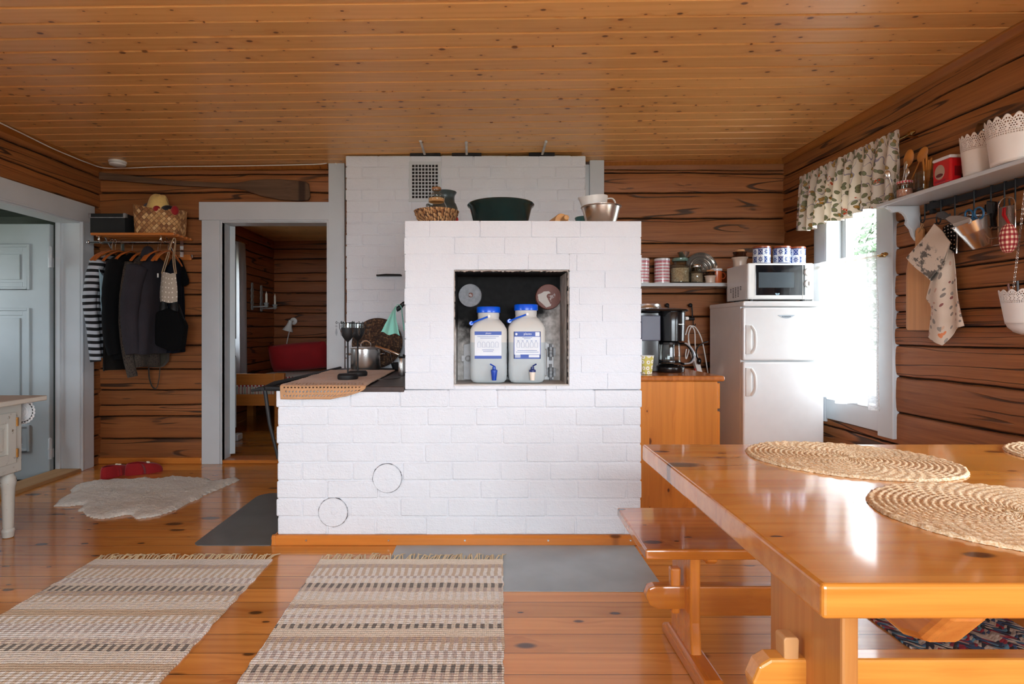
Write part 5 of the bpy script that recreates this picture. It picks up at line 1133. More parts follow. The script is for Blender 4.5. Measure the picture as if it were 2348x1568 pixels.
# ------------------------------------------------------------------ fridge
fx0, fx1, fy0, fy1, fz = 1.77, 2.316, 3.85, 4.43, 1.27
t = thing('fridge', 'white two-door fridge freezer in the corner beside the window', 'fridge', ((fx0 + fx1) / 2, 4.14, 0))
MB().box(fx0 + .004, fx1 - .004, fy0 + .055, fy1, .0, fz - .03).build('cabinet_shell', M_enamel, t, smooth=0, bevel=.006)
MB().box(fx0, fx1, fy0 + .0, fy1, fz - .036, fz).build('top_panel', M_enamel, t, smooth=0, bevel=.010, seg=3)
for nm, z0, z1, h0, h1 in (('freezer_door', .868, fz - .042, .911, 1.108), ('fridge_door', .06, .858, .627, .819)):
    d = MB().box(fx0, fx1, fy0, fy0 + .05, z0, z1).build(nm, M_enamel, t, smooth=0, bevel=.012, seg=3)
    mb = MB(); xh = fx0 + .04; pts = [(xh, fy0 - .006, h0), (xh + .012, fy0 - .018, h0 + .01)]
    mb.box(fx0 + .012, fx0 + .05, fy0 - .012, fy0 + .002, h0, h1)
    mb.tube(bez([(fx0 + .048, fy0 - .008, h0 + .006), (fx0 + .062, fy0 - .03, h0 + .045), (fx0 + .064, fy0 - .036, (h0 + h1) / 2), (fx0 + .062, fy0 - .03, h1 - .045), (fx0 + .048, fy0 - .008, h1 - .006)], 6), .0105, 10); mb.build('handle', M_whiteplastic, d, bevel=.003)
    if z1 > 1:
        b0, b1 = P(1783, 722, fy0), P(1823, 722, fy0); n = 16; pl = [(b0.x, b0.z)] + [(lerp(b0.x, b1.x, q / n), b0.z - .0235 * (1 - (2 * q / n - 1) ** 2)) for q in range(1, n)] + [(b1.x, b1.z)]
        bd = MB().prism(pl, fy0 - .002, fy0 + .001, lambda p, q, s_: (p, s_, q)).build('badge', simple('badge_grey_blue', C(196, 208, 216), .3, .3), d, smooth=0)
        text('ROSENLEW', .0118, ((b0.x + b1.x) / 2, fy0 - .0025, b0.z - .0115), simple('badge_ink', C(60, 84, 110), .4), bd)
MB().box(fx0 + .01, fx1 - .01, fy0 + .03, fy0 + .052, .0, .058).build('plinth', M_greyplastic, t)
# ------------------------------------------------------------------ microwave
mx0, mx1, my0, my1, mz0, mz1 = 1.845, 2.308, 3.95, 4.29, 1.288, 1.5395
t = thing('microwave', 'white microwave oven with a black glass door on top of the fridge', 'microwave', ((mx0 + mx1) / 2, 4.12, fz))
MB().box(mx0 + .002, mx1 - .002, my0 + .03, my1, mz0, mz1 - .001).build('casing', M_enamel, t, smooth=0, bevel=.006)
f = MB().box(mx0, mx1, my0, my0 + .034, mz0 - .0, mz1).build('front', M_whiteplastic, t, smooth=0, bevel=.012, seg=3)
g0, g1 = mx0 + .055, mx0 + .372; M_mglass = simple('black_door_glass', C(14, 16, 20), .06, coat=.6)
dr = MB().box(g0, g1 + .026, my0 - .003, my0 + .01, mz0 + .028, mz1 - .014).build('door_glass', M_mglass, t, smooth=0, bevel=.002)
MB().box(g0 + .02, g1 - .05, my0 - .0036, my0 - .0025, mz0 + .08, mz1 - .065).build('door_mesh', simple('door_mesh', C(62, 70, 76), .3), dr, smooth=0)
MB().box(g1 + .008, g1 + .0105, my0 - .0042, my0, mz0 + .0, mz1 - .014).build('door_seam', M_whiteplastic, dr, smooth=0)
bx, bz = (1782 - VX) / F * my0, H + (758 - 674) / F * my0
bd = MB().prism([(bx - .016, bz + .005), (bx - .010, bz + .006), (bx, bz + .004), (bx + .010, bz + .006), (bx + .016, bz + .005), (bx + .012, bz - .004), (bx, bz - .010), (bx - .012, bz - .004)], my0 - .004, my0 - .0028, lambda p, q, s_: (p, s_, q)).build('emblem', simple('emblem_pale_blue', C(150, 178, 190), .3), dr, smooth=0)
MB().prism([(bx - .006, bz + .001), (bx + .006, bz + .001), (bx + .001, bz - .004)], my0 - .0046, my0 - .0036, lambda p, q, s_: (p, s_, q)).build('emblem_core', simple('emblem_navy', C(30, 60, 90), .3), bd, smooth=0)
for zk, dial in ((mz0 + .188, 0), (mz0 + .108, 1)):
    mb = MB(); mb.lathe([(.029, 0), (.028, .012), (.025, .016), (.001, .016)], 32, (mx1 - .045, my0, zk), Matrix.Rotation(pi / 2, 4, 'X')); kb = mb.build('knob', M_whiteplastic, f)
    mb = MB(); mb.cbox((mx1 - .045, my0 - .018, zk), (.008, .008, .03) if dial else (.016, .002, .003)); mb.build('grip', simple('grip_grey', C(176, 166, 160), .5), kb, bevel=.002)
for q, (yy, nn, zt) in enumerate(((4.22, 3, .085), (4.18, 7, .088), (4.14, 7, .09), (4.10, 7, .092), (4.06, 3, .094))):
    for k in range(nn): MB().box(mx0 + .0005, mx0 + .003, yy - .008, yy + .008, mz0 + zt - k * .011, mz0 + zt + .005 - k * .011).build('vent_slot', M_blackmat, t, smooth=0)
for xq in (mx0 + .05, mx1 - .05):
    for yq in (my0 + .06, my1 - .05): MB().lathe([(.014, 0), (.016, mz0 - fz)], 14, (xq, yq, fz + .0005)).build('foot', M_black, t)
# tins with a blue tile print
def tile_mat():
    g = G('blue_tile_print', .25); u, v, _ = g.xyz(g.tc('UV')); a, b_ = g.m('FRACT', g.mul(u, 9.)), g.m('FRACT', g.mul(v, 2.)); cx, cy = g.m('ABSOLUTE', g.m('SUBTRACT', a, .5)), g.m('ABSOLUTE', g.m('SUBTRACT', b_, .5))
    par = g.m('FRACT', g.mul(g.add(g.m('FLOOR', g.mul(u, 9.)), g.m('FLOOR', g.mul(v, 2.))), .5)); d2 = g.m('SQRT', g.add(g.mul(cx, cx), g.mul(cy, cy))); mx_ = g.m('MAXIMUM', cx, cy); diag = g.m('ABSOLUTE', g.m('SUBTRACT', cx, cy))
    sq = g.mul(g.m('LESS_THAN', mx_, .36), g.m('GREATER_THAN', g.m('ABSOLUTE', g.m('SUBTRACT', d2, .2)), .035)); sq = g.m('MAXIMUM', sq, g.mul(g.m('LESS_THAN', mx_, .42), g.m('LESS_THAN', diag, .08)))
    th = g.m('ARCTAN2', g.m('SUBTRACT', b_, .5), g.m('SUBTRACT', a, .5)); fl = g.m('LESS_THAN', d2, g.add(.30, g.mul(g.m('COSINE', g.mul(th, 8.)), .11))); fl = g.mul(fl, g.m('GREATER_THAN', g.m('ABSOLUTE', g.m('SUBTRACT', d2, .09)), .03))
    k = g.add(g.mul(sq, g.m('LESS_THAN', par, .25)), g.mul(fl, g.m('GREATER_THAN', par, .25))); g.col(g.mix(k, C(226, 234, 242), C(22, 54, 124))); g.set('Coat Weight', .4); return g.mat
M_tile = tile_mat(); M_tinlid = simple('teak_lid', C(150, 74, 38), .35, coat=.4); M_navyline = simple('navy_line', C(24, 40, 100), .3)
def tile_tin(x, y, rz, label):
    t = thing('storage_tin', label, 'tin', (x, y, mz1), 'blue patterned tins on the microwave'); z = mz1 + .001; r = .058
    mb = MB(); mb.sheet(lambda u, v: (x + r * cos(2 * pi * u + rz), y + r * sin(2 * pi * u + rz), z + .004 + .106 * v), 54, 2, .0015); b_ = mb.build('tin_body', M_tile, t)
    MB().lathe([(r + .0005, 0), (r + .0015, .005), (r + .0005, .006)], 40, (x, y, z)).build('base_band', M_navyline, b_); MB().lathe([(r + .0012, .106), (r + .0012, .111), (r - .002, .111)], 40, (x, y, z)).build('rim_band', M_navyline, b_)
    MB().lathe([(r - .002, .1105), (r + .001, .1115), (r + .001, .122), (r - .004, .126), (.001, .127)], 40, (x, y, z)).build('lid', M_tinlid, t)
tile_tin(1.986, 4.04, .3, 'blue and white patterned tin on the microwave, left one, standing apart'); tile_tin(2.125, 4.035, 1.0, 'blue and white patterned tin on the microwave, middle one of three'); tile_tin(2.248, 4.065, .3, 'blue and white patterned tin on the microwave, right one by the window')
# stoneware crock
M_stone = simple('cream_stoneware', C(212, 190, 172), .4, coat=.3); M_brown = simple('brown_glaze', C(52, 26, 16), .15, coat=.6); M_cork = simple('cork_stopper', C(196, 142, 96), .85, var=.2, scale=40, bump=.5)
def crock(x, y, z, s, label, group=None):
    t = thing('stoneware_crock', label, 'crock', (x, y, z)); z += .001
    MB().lathe([(.042 * s, 0), (.046 * s, .004 * s), (.047 * s, .045 * s), (.05 * s, .058 * s), (.058 * s, .068 * s), (.057 * s, .072 * s)], 36, (x, y, z)).build('crock_body', M_stone, t)
    b_ = MB().lathe([(.055 * s, .072 * s), (.058 * s, .074 * s), (.048 * s, .082 * s), (.043 * s, .094 * s), (.05 * s, .108 * s), (.049 * s, .112 * s), (.035 * s, .112 * s)], 36, (x, y, z)).build('glazed_neck', M_brown, t)
    MB().lathe([(.034 * s, .110 * s), (.037 * s, .118 * s), (.032 * s, .130 * s), (.001, .132 * s)], 28, (x, y, z)).build('cork', M_cork, t)
crock(1.915, 4.225, mz1, 1.0, 'stoneware crock with dark glazed neck and cork at the back of the microwave')
# ------------------------------------------------------------------ shelf on the back wall
sy0, sy1, sz = 4.375, YB - .0, 1.438
t = thing('wall_shelf', 'narrow white shelf on the back wall between the stove and the fridge', 'shelf', (1.5, 4.49, sz - .027)); MB().box(.86, 2.05, sy0, sy1, sz - .027, sz).build('shelf_board', M_white, t, smooth=0, bevel=.003)
for xq in (1.0, 1.98): MB().prism([(sy1, sz - .028), (sy0 + .05, sz - .028), (sy0 + .08, sz - .045), (sy1 - .03, sz - .12), (sy1, sz - .14)], xq - .009, xq + .009, lambda p, q, s_: (s_, p, q)).build('bracket', M_white, t, smooth=0, bevel=.002)
sY = 4.46; sX = lambda px: (px - VX) / F * sY; sc = sY / F; zs = sz + .001
def stripe_mat():
    g = G('pink_stripe_tin', .3); u, v, _ = g.xyz(g.tc('UV')); k = g.m('GREATER_THAN', g.m('FRACT', g.mul(v, 7.0)), .48); chk = g.m('GREATER_THAN', g.m('FRACT', g.mul(u, 14.0)), .86); g.col(g.mix(g.mul(k, g.m('SUBTRACT', 1.0, g.mul(chk, .35))), C(232, 228, 228), C(206, 122, 130))); g.set('Coat Weight', .5); return g.mat
M_stripe = stripe_mat(); M_pinkline = simple('pink_line', C(190, 70, 96), .3); M_tinwhite = simple('white_tin_lid', C(228, 228, 230), .3, coat=.4)
def stripe_tin(px, label):
    x = sX(px); r = .0585; t = thing('striped_tin', label, 'tin', (x, sY, sz), 'pink striped tins on the shelf')
    mb = MB(); mb.sheet(lambda u, v: (x + r * cos(2 * pi * u), sY + r * sin(2 * pi * u), zs + .17 * v), 48, 2, .0015); b_ = mb.build('tin_body', M_stripe, t)
    MB().lathe([(r, .170), (r + .0015, .171), (r + .0015, .174), (r, .175)], 40, (x, sY, zs)).build('pink_band', M_pinkline, b_); MB().lathe([(r - .001, .174), (r + .001, .175), (r + .001, .192), (r - .003, .195), (.001, .195)], 40, (x, sY, zs)).build('lid', M_tinwhite, t)
stripe_tin(1471, 'pink and white striped tin half hidden by the oven block'); stripe_tin(1518, 'pink and white striped tin on the shelf, fully visible beside the oat jar')
def oats(name, c1_, c2_):
    g = G(name, .9); vo = g.voro(g.tc(), 150); cr, _a, _b = g.xyz(vo['Color']); g.col(g.mix(cr, c1_, c2_)); g.bump(vo['Distance'], .8, .004); return g.mat
def storage_jar(px, r, h, fillh, fill, label, lidmat, z=zs, y=sY, x=None, lidh=.02):
    x = sX(px) if x is None else x; t = thing('storage_jar', label, 'jar', (x, y, z - .001))
    MB().lathe([(r * .9, 0), (r, .008), (r, h * .68), (r * .92, h * .78), (r * .74, h * .88), (r * .72, h), (r * .68, h), (r * .70, h * .87), (r * .95, h * .68), (r * .95, .01), (.001, .006)], 40, (x, y, z)).build('jar_body', M_glass, t)
    mb = MB(); mb.sheet(lambda u, v: (x + r * .93 * min(1, v * 1.0 + 1e-4) * cos(2 * pi * u), y + r * .93 * min(1, v + 1e-4) * sin(2 * pi * u), z + fillh * (1 + .10 * cos(2 * pi * u + 2.6) * v)), 32, 6); mb.lathe([(r * .93, .010), (r * .93, fillh * .92)], 32, (x, y, z)); mb.build('contents', fill, t)
    MB().lathe([(r * .80, h * .97), (r * .84, h), (r * .84, h + lidh * .8), (r * .78, h + lidh), (.001, h + lidh)], 40, (x, y, z)).build('lid', lidmat, t); return t
M_greenlid = simple('green_glass_lid', C(98, 128, 116), .15, coat=.5)
storage_jar(1559, .0735, .178, .128, oats('rolled_oats', C(178, 146, 112), C(222, 196, 160)), 'large glass jar of rolled oats with a green lid on the shelf', M_greenlid)
x = sX(1567); z0 = zs + .1985
for q, (dz, lab) in enumerate(((0, 'steel cup stacked on the lid of the oat jar'),)): tag(MB().lathe([(.026, dz), (.028, dz + .002), (.045, dz + .044), (.047, dz + .046), (.042, dz + .045), (.026, dz + .005), (.001, dz + .004)], 32, (x, sY, z0)).build('steel_cup', M_steel, origin=(x, sY, z0)), lab, 'cup')
storage_jar(1597, .052, .128, .085, oats('brown_flakes', C(150, 122, 98), C(188, 162, 134)), 'smaller glass jar of brown flakes with a steel lid beside the oat jar', M_steel, y=4.46)
# pressed glass cake plate leaning on the wall
def plate_mat():
    g = G('smoky_pressed_glass', .12, .55); g.col(C(132, 126, 118)); return g.mat
x, y, r = sX(1608) + .035, 4.558, .128; RP = Matrix.Rotation(radians(83), 4, 'X'); prof = [(.0001, .004)]
for k in range(1, 26): f = k / 26; prof.append((r * .84 * f, .004 + .0035 * sin(f * 46)))
mb = MB(); mb.lathe(prof + [(r * .86, .006), (r, .016), (r, .012), (r * .86, -.002), (.0001, -.002)], 64, (x, y, zs + .128), RP)
for q in range(64):
    a = 2 * pi * q / 64; mb.tube([V(x, y, zs + .128) + RP.to_3x3() @ V(r * s_ * cos(a), r * s_ * sin(a), .009 + .010 * (s_ - .86) / .14) for s_ in (.87, .99)], .0024, 4)
tag(mb.build('glass_plate', plate_mat(), origin=(x, y, sz), smooth=50), 'ribbed smoky glass plate leaning against the wall behind the jars', 'plate')
crock(sX(1623), 4.412, sz, .78, 'small stoneware crock with dark glazed neck on the shelf, in front of the orange mug')
M_orange = simple('orange_ceramic', C(206, 100, 52), .3, coat=.4)
def mug(x, y, h, r, label, lid=True):
    t = thing('orange_mug', label, 'mug', (x, y, sz)); z = zs
    MB().lathe([(r * .9, 0), (r * .95, .004), (r, h), (r * .93, h), (r * .88, .01), (.001, .008)], 32, (x, y, z)).build('mug_body', M_orange, t)
    mb = MB(); mb.tube(bez([(x + r * .95, y, z + h * .88), (x + r * 1.5, y, z + h * .86), (x + r * 1.75, y, z + h * .62), (x + r * 1.45, y, z + h * .42), (x + r * .95, y, z + h * .42)], 6), .006, 8, flat=.7); mb.build('handle', M_orange, t)
    if lid:
        l = MB().lathe([(r * 1.05, h + .001), (r * 1.08, h + .005), (r * 1.06, h + .018), (r * .9, h + .022), (.001, h + .022)], 32, (x, y, z)).build('lid', M_tinwhite, t); MB().lathe([(.007, h + .02), (.005, h + .03), (.008, h + .042), (.001, h + .046)], 16, (x + .0, y, z)).build('lid_knob', M_stone, l)
mug(sX(1638) + .024, 4.478, .098, .040, 'orange mug with a white lid on the shelf next to the microwave'); mug(sX(1672) + .045, 4.49, .13, .046, 'orange ceramic jug mostly hidden behind the microwave', False)

# ------------------------------------------------------------------ window curtains
def print_mat():
    g = G('botanical_curtain_print', .9); u, v, _ = g.xyz(g.tc('UV')); q = g.vec(g.mul(u, 26.), g.mul(v, 6.)); wob = g.noise(q, 1.0, 2, out=1)
    c = C(238, 230, 218)
    # stems
    s1 = g.m('ABSOLUTE', g.m('SUBTRACT', g.noise(g.vec(g.mul(u, 16.), g.mul(v, 3.2)), 1.0, 1), .5)); st = g.ss(s1, .012, .005)
    c = g.mix(g.mul(st, .75), c, C(120, 112, 150))
    # leaves: two layers of stretched cells leaning either way
    for (p, q, r0, thr) in ((4.5, -6., 0., .52), (-5.2, 8., 7.3, .58), (8., -11., 3.1, .66)):
        vo = g.voro(g.vec(g.add(g.add(g.mul(u, 30.), g.mul(v, p)), r0), g.add(g.mul(v, 7.0), g.mul(u, q))), 1.0, dim='2D', rnd=.85); cr, cg, cb = g.xyz(vo['Color']); on = g.m('GREATER_THAN', cg, thr)
        lf = g.mul(g.m('LESS_THAN', vo['Distance'], g.add(.23, g.mul(cr, .09))), on); rim = g.mul(g.m('LESS_THAN', vo['Distance'], g.add(.19, g.mul(cr, .09))), on)
        c = g.mix(lf, c, C(92, 92, 72)); c = g.mix(rim, c, g.mix(g.m('GREATER_THAN', cb, .8), C(148, 150, 118), C(186, 152, 92)))
    # berries
    vb = g.voro(g.vec(g.mul(u, 95.), g.mul(v, 19.)), 1.0, dim='2D'); clus = g.ss(g.noise(g.vec(g.mul(u, 15.), g.mul(v, 4.2), 5.0), 1.0, 1), .64, .67); hue = g.noise(g.vec(g.mul(u, 9.), g.mul(v, 2.), 9.0), 1.0, 0)
    be = g.mul(g.m('LESS_THAN', vb['Distance'], .34), clus); c = g.mix(be, c, g.ramp(hue, [(0, C(206, 100, 66)), (.46, C(110, 40, 62)), (.54, C(104, 92, 132)), (.62, C(206, 156, 60))], 'CONSTANT'))
    g.col(c)
    t = g.t; tl = g.n('ShaderNodeBsdfTranslucent'); t.links.new(c, tl.inputs[0]); mx = g.n('ShaderNodeMixShader'); mx.inputs[0].default_value = .35; t.links.new(g.b.outputs[0], mx.inputs[1]); t.links.new(tl.outputs[0], mx.inputs[2]); t.links.new(mx.outputs[0], t.nodes['Material Output'].inputs[0]); return g.mat
rx, rz = XR - .085, 2.152; ya, yb_ = 3.165, 4.155
def val(u, v):
    y = lerp(ya, yb_, u); ph = u * 2 * pi * 10.5; amp = .006 + .020 * min(1, v * 2.2); z = rz + .035 - v * (.40 + .012 * sin(u * 17)) + .009 * abs(sin(u * 62)) * (v < .05)
    d = amp * sin(ph + .6 * sin(u * 13)) + .008 * sin(u * 31) * v; neck = .012 * exp(-((v - .09) / .03) ** 2)
    return V(rx - .030 + neck * .4 + d * (1 if v > .1 else .6) - .02 * v, y + .006 * cos(ph) * v, z)
mb = MB(); mb.sheet(val, 220, 26, .001); tag(mb.build('curtain_valance', print_mat(), origin=(rx, (ya + yb_) / 2, rz), smooth=80), 'short gathered curtain with printed leaves and berries above the window', 'curtain')
M_brass = simple('antique_brass', C(176, 140, 84), .25, 1.0)
def rod(name, y0, y1, x, z, label, mat, r=.007):
    t = thing(name, label, 'curtain rod', (x, (y0 + y1) / 2, z)); MB().tube([(x, y0, z), (x, y1, z)], r, 10).build('bar', mat, t)
    for y, s_ in ((y0, -1), (y1, 1)):
        RY = Matrix.Rotation(-s_ * pi / 2, 4, 'X'); MB().lathe([(.006, 0), (.012, .004), (.006, .010), (.013, .022), (.011, .034), (.002, .046)], 16, (x, y, z), RY).build('finial', mat, t)
        MB().tube([(XR - .015, y - s_ * .03, z - .006), (x, y - s_ * .03, z - .006)], .005, 8).build('bracket', mat, t)
rod('curtain_rod', ya - .035, yb_ + .02, rx, rz, 'upper brass curtain rod carrying the printed valance', M_brass)
rod('curtain_rod', 3.375, 4.10, XR - .06, 1.52, 'lower brass rod across the window carrying the sheer half curtain', M_brass, .005)
def sheer_mat():
    g = G('sheer_voile', .9); t = g.t; u, v, _ = g.xyz(g.tc('UV')); tl = g.n('ShaderNodeBsdfTranslucent'); tl.inputs[0].default_value = (.92, .93, .94, 1); df = g.n('ShaderNodeBsdfDiffuse'); df.inputs[0].default_value = (.9, .9, .9, 1); tr = g.n('ShaderNodeBsdfTransparent')
    n1 = g.noise(g.vec(g.mul(u, 60.), g.mul(v, 90.)), 1.0, 3, .7); edge = g.m('MINIMUM', u, g.m('SUBTRACT', 1.0, u)); lace = g.mul(g.ss(edge, .10, .05), g.ss(n1, .40, .60))
    a = g.n('ShaderNodeMixShader'); a.inputs[0].default_value = .4; t.links.new(tl.outputs[0], a.inputs[1]); t.links.new(df.outputs[0], a.inputs[2])
    b_ = g.n('ShaderNodeMixShader'); g.put(b_.inputs[0], g.m('SUBTRACT', .42, g.mul(lace, .30))); t.links.new(a.outputs[0], b_.inputs[1]); t.links.new(tr.outputs[0], b_.inputs[2]); t.links.new(b_.outputs[0], t.nodes['Material Output'].inputs[0]); return g.mat
def shr(u, v):
    y = lerp(3.40, 4.16, u); ph = u * 2 * pi * 8; return V(XR - .074 + (.004 + .014 * min(1, v * 3)) * sin(ph + .8 * sin(u * 9)), y + .012 * nz(u * 3, v * 2) - .05 * v * (.5 - u) * .6, 1.545 - v * .945 - .012 * sin(u * 15 + 1) * v)
mb = MB(); mb.sheet(shr, 150, 30); tag(mb.build('half_curtain', sheer_mat(), origin=(XR - .062, 3.75, 1.52), smooth=80), 'white sheer half curtain with lace edges over the bright window', 'curtain')
# ================================================================== right wall: shelf, rail and what hangs there
RZ = 1.785
t = thing('wall_shelf', 'long white shelf with a scalloped bracket on the right-hand log wall', 'shelf', (2.336, 2.4, RZ - .02))
MB().box(2.236, XR + .004, 1.75, 3.23, RZ - .02, RZ).build('shelf_board', M_white, t, smooth=0, bevel=.004)
pr = [(0, 0), (.188, 0), (.188, -.008), (.172, -.016), (.160, -.030), (.148, -.036), (.132, -.034), (.112, -.032), (.094, -.040), (.080, -.056), (.072, -.078), (.078, -.098), (.066, -.112), (.052, -.128), (.046, -.148), (.040, -.165), (.022, -.190), (.008, -.196), (0, -.190)]
for yb in (3.175, 1.9): MB().prism([(XR + .004 - d, RZ - .021 + z) for d, z in pr], yb - .011, yb + .011, lambda p, q, s_: (p, s_, q)).build('bracket', M_white, t, smooth=0, bevel=.003)
zs = RZ + .001
# jar of cutlery
x, y = 2.335, 3.10; MB_ = None
t = thing('cutlery_glass', 'glass tumbler full of spoons and forks at the far end of the shelf', 'glass', (2.325, 3.165, RZ)); x, y = 2.325, 3.165
MB().lathe([(.030, 0), (.034, .004), (.036, .095), (.034, .095), (.031, .01), (.001, .008)], 28, (x, y, zs)).build('tumbler', M_glass, t)
def spoon(x, y, z, dx, dy, L, mat, name, label, bowl=.018, par=None, fork=False):
    p0 = V(x, y, z); p1 = p0 + V(dx, dy, L); mb = MB(); mb.tube([p0, p0.lerp(p1, .5), p1], [.004, .003, .004], 8)
    d = (p1 - p0).normalized(); MM = d.to_track_quat('Z', 'X').to_matrix().to_4x4(); mb.ball(p1 + d * bowl * 1.3, bowl, 1, .32, 1.6, 16, MM)
    return tag(mb.build(name, mat, origin=p0), label, 'spoon' if not fork else 'fork', 'utensils in the tumbler')
spoon(x - .01, y + .012, zs + .012, -.028, .02, .135, M_steel, 'spoon', 'steel spoon in the cutlery tumbler, leaning towards the window', .014)
spoon(x + .006, y - .012, zs + .012, .004, -.02, .12, M_steel, 'spoon', 'brown-tinted steel spoon standing upright in the cutlery tumbler', .016)
spoon(x - .008, y - .010, zs + .012, -.014, -.058, .145, M_steel, 'spoon', 'steel spoon in the cutlery tumbler, leaning towards the camera', .017)
spoon(x + .012, y + .002, zs + .012, .006, -.035, .18, M_spoonwood, 'wooden_spoon', 'large wooden spoon standing in the cutlery tumbler', .030)
spoon(x + .014, y - .004, zs + .012, .028, -.085, .19, M_spoonwood, 'wooden_spoon', 'second wooden spoon leaning to the right in the cutlery tumbler', .026)
# pink salt jar
x, y = 2.285, 3.075; t = thing('salt_jar', 'small glass jar of pink salt with a red checked rim', 'jar', (x, y, RZ))
MB().lathe([(.033, 0), (.038, .006), (.038, .066), (.034, .076), (.034, .086), (.032, .086), (.036, .066), (.036, .01), (.001, .006)], 32, (x, y, zs)).build('jar_body', M_glass, t)
MB().lathe([(.0352, .008), (.0352, .046), (.001, .048)], 30, (x, y, zs)).build('pink_salt', oats('pink_salt_grain', C(206, 130, 108), C(232, 170, 146)), t)
def gingham(name, a, b_, c_, su, sv, rough=.85):
    g = G(name, rough); u, v, _ = g.xyz(g.tc('UV')); k = g.m('GREATER_THAN', g.m('FRACT', g.mul(u, su)), .5); l = g.m('GREATER_THAN', g.m('FRACT', g.mul(v, sv)), .5); s_ = g.add(k, l)
    g.col(g.mix(g.m('GREATER_THAN', s_, 1.5), g.mix(g.m('GREATER_THAN', s_, .5), a, b_), c_)); g.bump(g.noise(g.tc(), 300, 2), .3, .002); return g.mat
mb = MB(); mb.sheet(lambda u, v: (x + (.0358 + .001 * sin(u * 120)) * cos(2 * pi * u), y + (.0358 + .001 * sin(u * 120)) * sin(2 * pi * u), zs + .078 + .011 * v), 60, 2, .0015); mb.build('checked_trim', gingham('red_check_trim', C(232, 226, 220), C(206, 96, 100), C(176, 20, 34), 16, 1.5), t)
# jar of breadsticks
x, y = 2.345, 3.0; t = thing('breadstick_jar', 'tall clear jar holding a bundle of yellow breadsticks', 'jar', (x, y, RZ))
MB().lathe([(.046, 0), (.050, .006), (.050, .115), (.048, .12), (.046, .115), (.047, .01), (.001, .008)], 32, (x, y, zs)).build('jar_body', M_glass, t)
rnd = random.Random(5); M_bread = simple('breadstick', C(196, 130, 52), .7, var=.15)
for k in range(11):
    a = rnd.random() * 6.28; r = rnd.uniform(.0, .028); p0 = V(x + r * cos(a), y + r * sin(a), zs + .012); p1 = p0 + V(rnd.uniform(-.012, .012), rnd.uniform(-.025, .03), rnd.uniform(.13, .20))
    tag(MB().tube([p0, p0.lerp(p1, .5), p1], [.005, .006, .0035], 7).build('breadstick', M_bread, origin=p0), 'yellow breadstick standing in the tall clear jar', 'breadstick', 'breadsticks in the jar')
x, y = 2.30, 2.90; tag(MB().lathe([(.014, 0), (.018, .004), (.018, .045), (.012, .055), (.013, .062), (.001, .064)], 20, (x, y, zs)).build('pepper_mill', M_black, origin=(x, y, RZ)), 'small dark mill between the breadstick jar and the red tin', 'mill')
# red tin
tx0, tx1, ty0, ty1, th = 2.246, 2.305, 2.728, 2.838, .118; t = thing('coffee_tin', 'red tin with a white lid standing on the right-hand shelf', 'tin', ((tx0 + tx1) / 2, (ty0 + ty1) / 2, RZ))
M_tinred = simple('red_tin_enamel', C(196, 8, 20), .3, coat=.5, var=.03)
MB().box(tx0, tx1, ty0, ty1, zs, zs + th).build('tin_body', M_tinred, t, smooth=0, bevel=.010, seg=3); MB().box(tx0 - .001, tx1 + .001, ty0 - .001, ty1 + .001, zs + th - .002, zs + th + .014).build('lid', M_tinwhite, t, smooth=0, bevel=.006, seg=2)
yc = (ty0 + ty1) / 2 + .008; mb = MB(); mb.prism([(yc + .030 * cos(a), zs + .060 + .036 * sin(a)) for a in [2 * pi * q / 30 for q in range(30)]], tx0 - .0012, tx0 + .002, lambda p, q, s_: (s_, p, q)); ov = mb.build('oval_panel', simple('cream_panel', C(176, 150, 132), .5), t, smooth=0)
mb = MB(); mb.prism([(yc + .021 * cos(a), zs + .044 + .009 * sin(a)) for a in [2 * pi * q / 24 for q in range(24)]], tx0 - .002, tx0, lambda p, q, s_: (s_, p, q)); mb.build('panel_patch', simple('maroon_patch', C(104, 44, 44), .5), ov, smooth=0)
MB().box(tx0 - .0012, tx0 + .002, yc - .035, yc + .03, zs + .010, zs + .021).build('name_band', simple('crimson_band', C(150, 16, 40), .4), t, smooth=0)
MB().box(tx0 + .02, tx1 - .006, ty0 - .0012, ty0 + .002, zs + .028, zs + .075).build('side_label', simple('dark_red_label', C(120, 8, 14), .35), t, smooth=0)
# lace-edged planters
def lace_pot(mb, c, r0, r1, h, lace, a0=0, a1=2 * pi, seg=144, rows=16, sc=18, closed=True):
    n = int(seg); c = Vector(c)
    def fn(u, v):
        a = lerp(a0, a1, u); zz = h * v
        if v > 1 - 1e-9 or v > .86: zz += (v - .86) / .14 * lace * .30 * (abs(sin(a * sc / 2)) - .35)
        r = lerp(r0, r1, zz / h); return c + V(r * cos(a), r * sin(a), zz)
    base = 1 - lace / h; nv = rows + 8
    def fn2(i, j):
        v = j / 8 * base if j <= 8 else base + (1 - base) * (j - 8) / rows
        return fn(i / n, v)
    b0 = mb.add([fn2(i, j) for j in range(nv + 1) for i in range(n + 1)], [])
    for j in range(nv):
        for i in range(n):
            q = j - 8
            hole = (q == 1 and i % 2 == 0) or (3 <= q <= 13 and (q - 3) % 2 == 0 and (i + (q - 3) // 2) % 2 == 0 and not (5 <= q <= 9 and (i % (n // sc)) in (n // sc // 2 - 1, n // sc // 2)))
            if hole: continue
            w_ = n + 1; mb.f.append([b0 + j * w_ + i, b0 + j * w_ + i + 1, b0 + (j + 1) * w_ + i + 1, b0 + (j + 1) * w_ + i]); mb.m.append(0)
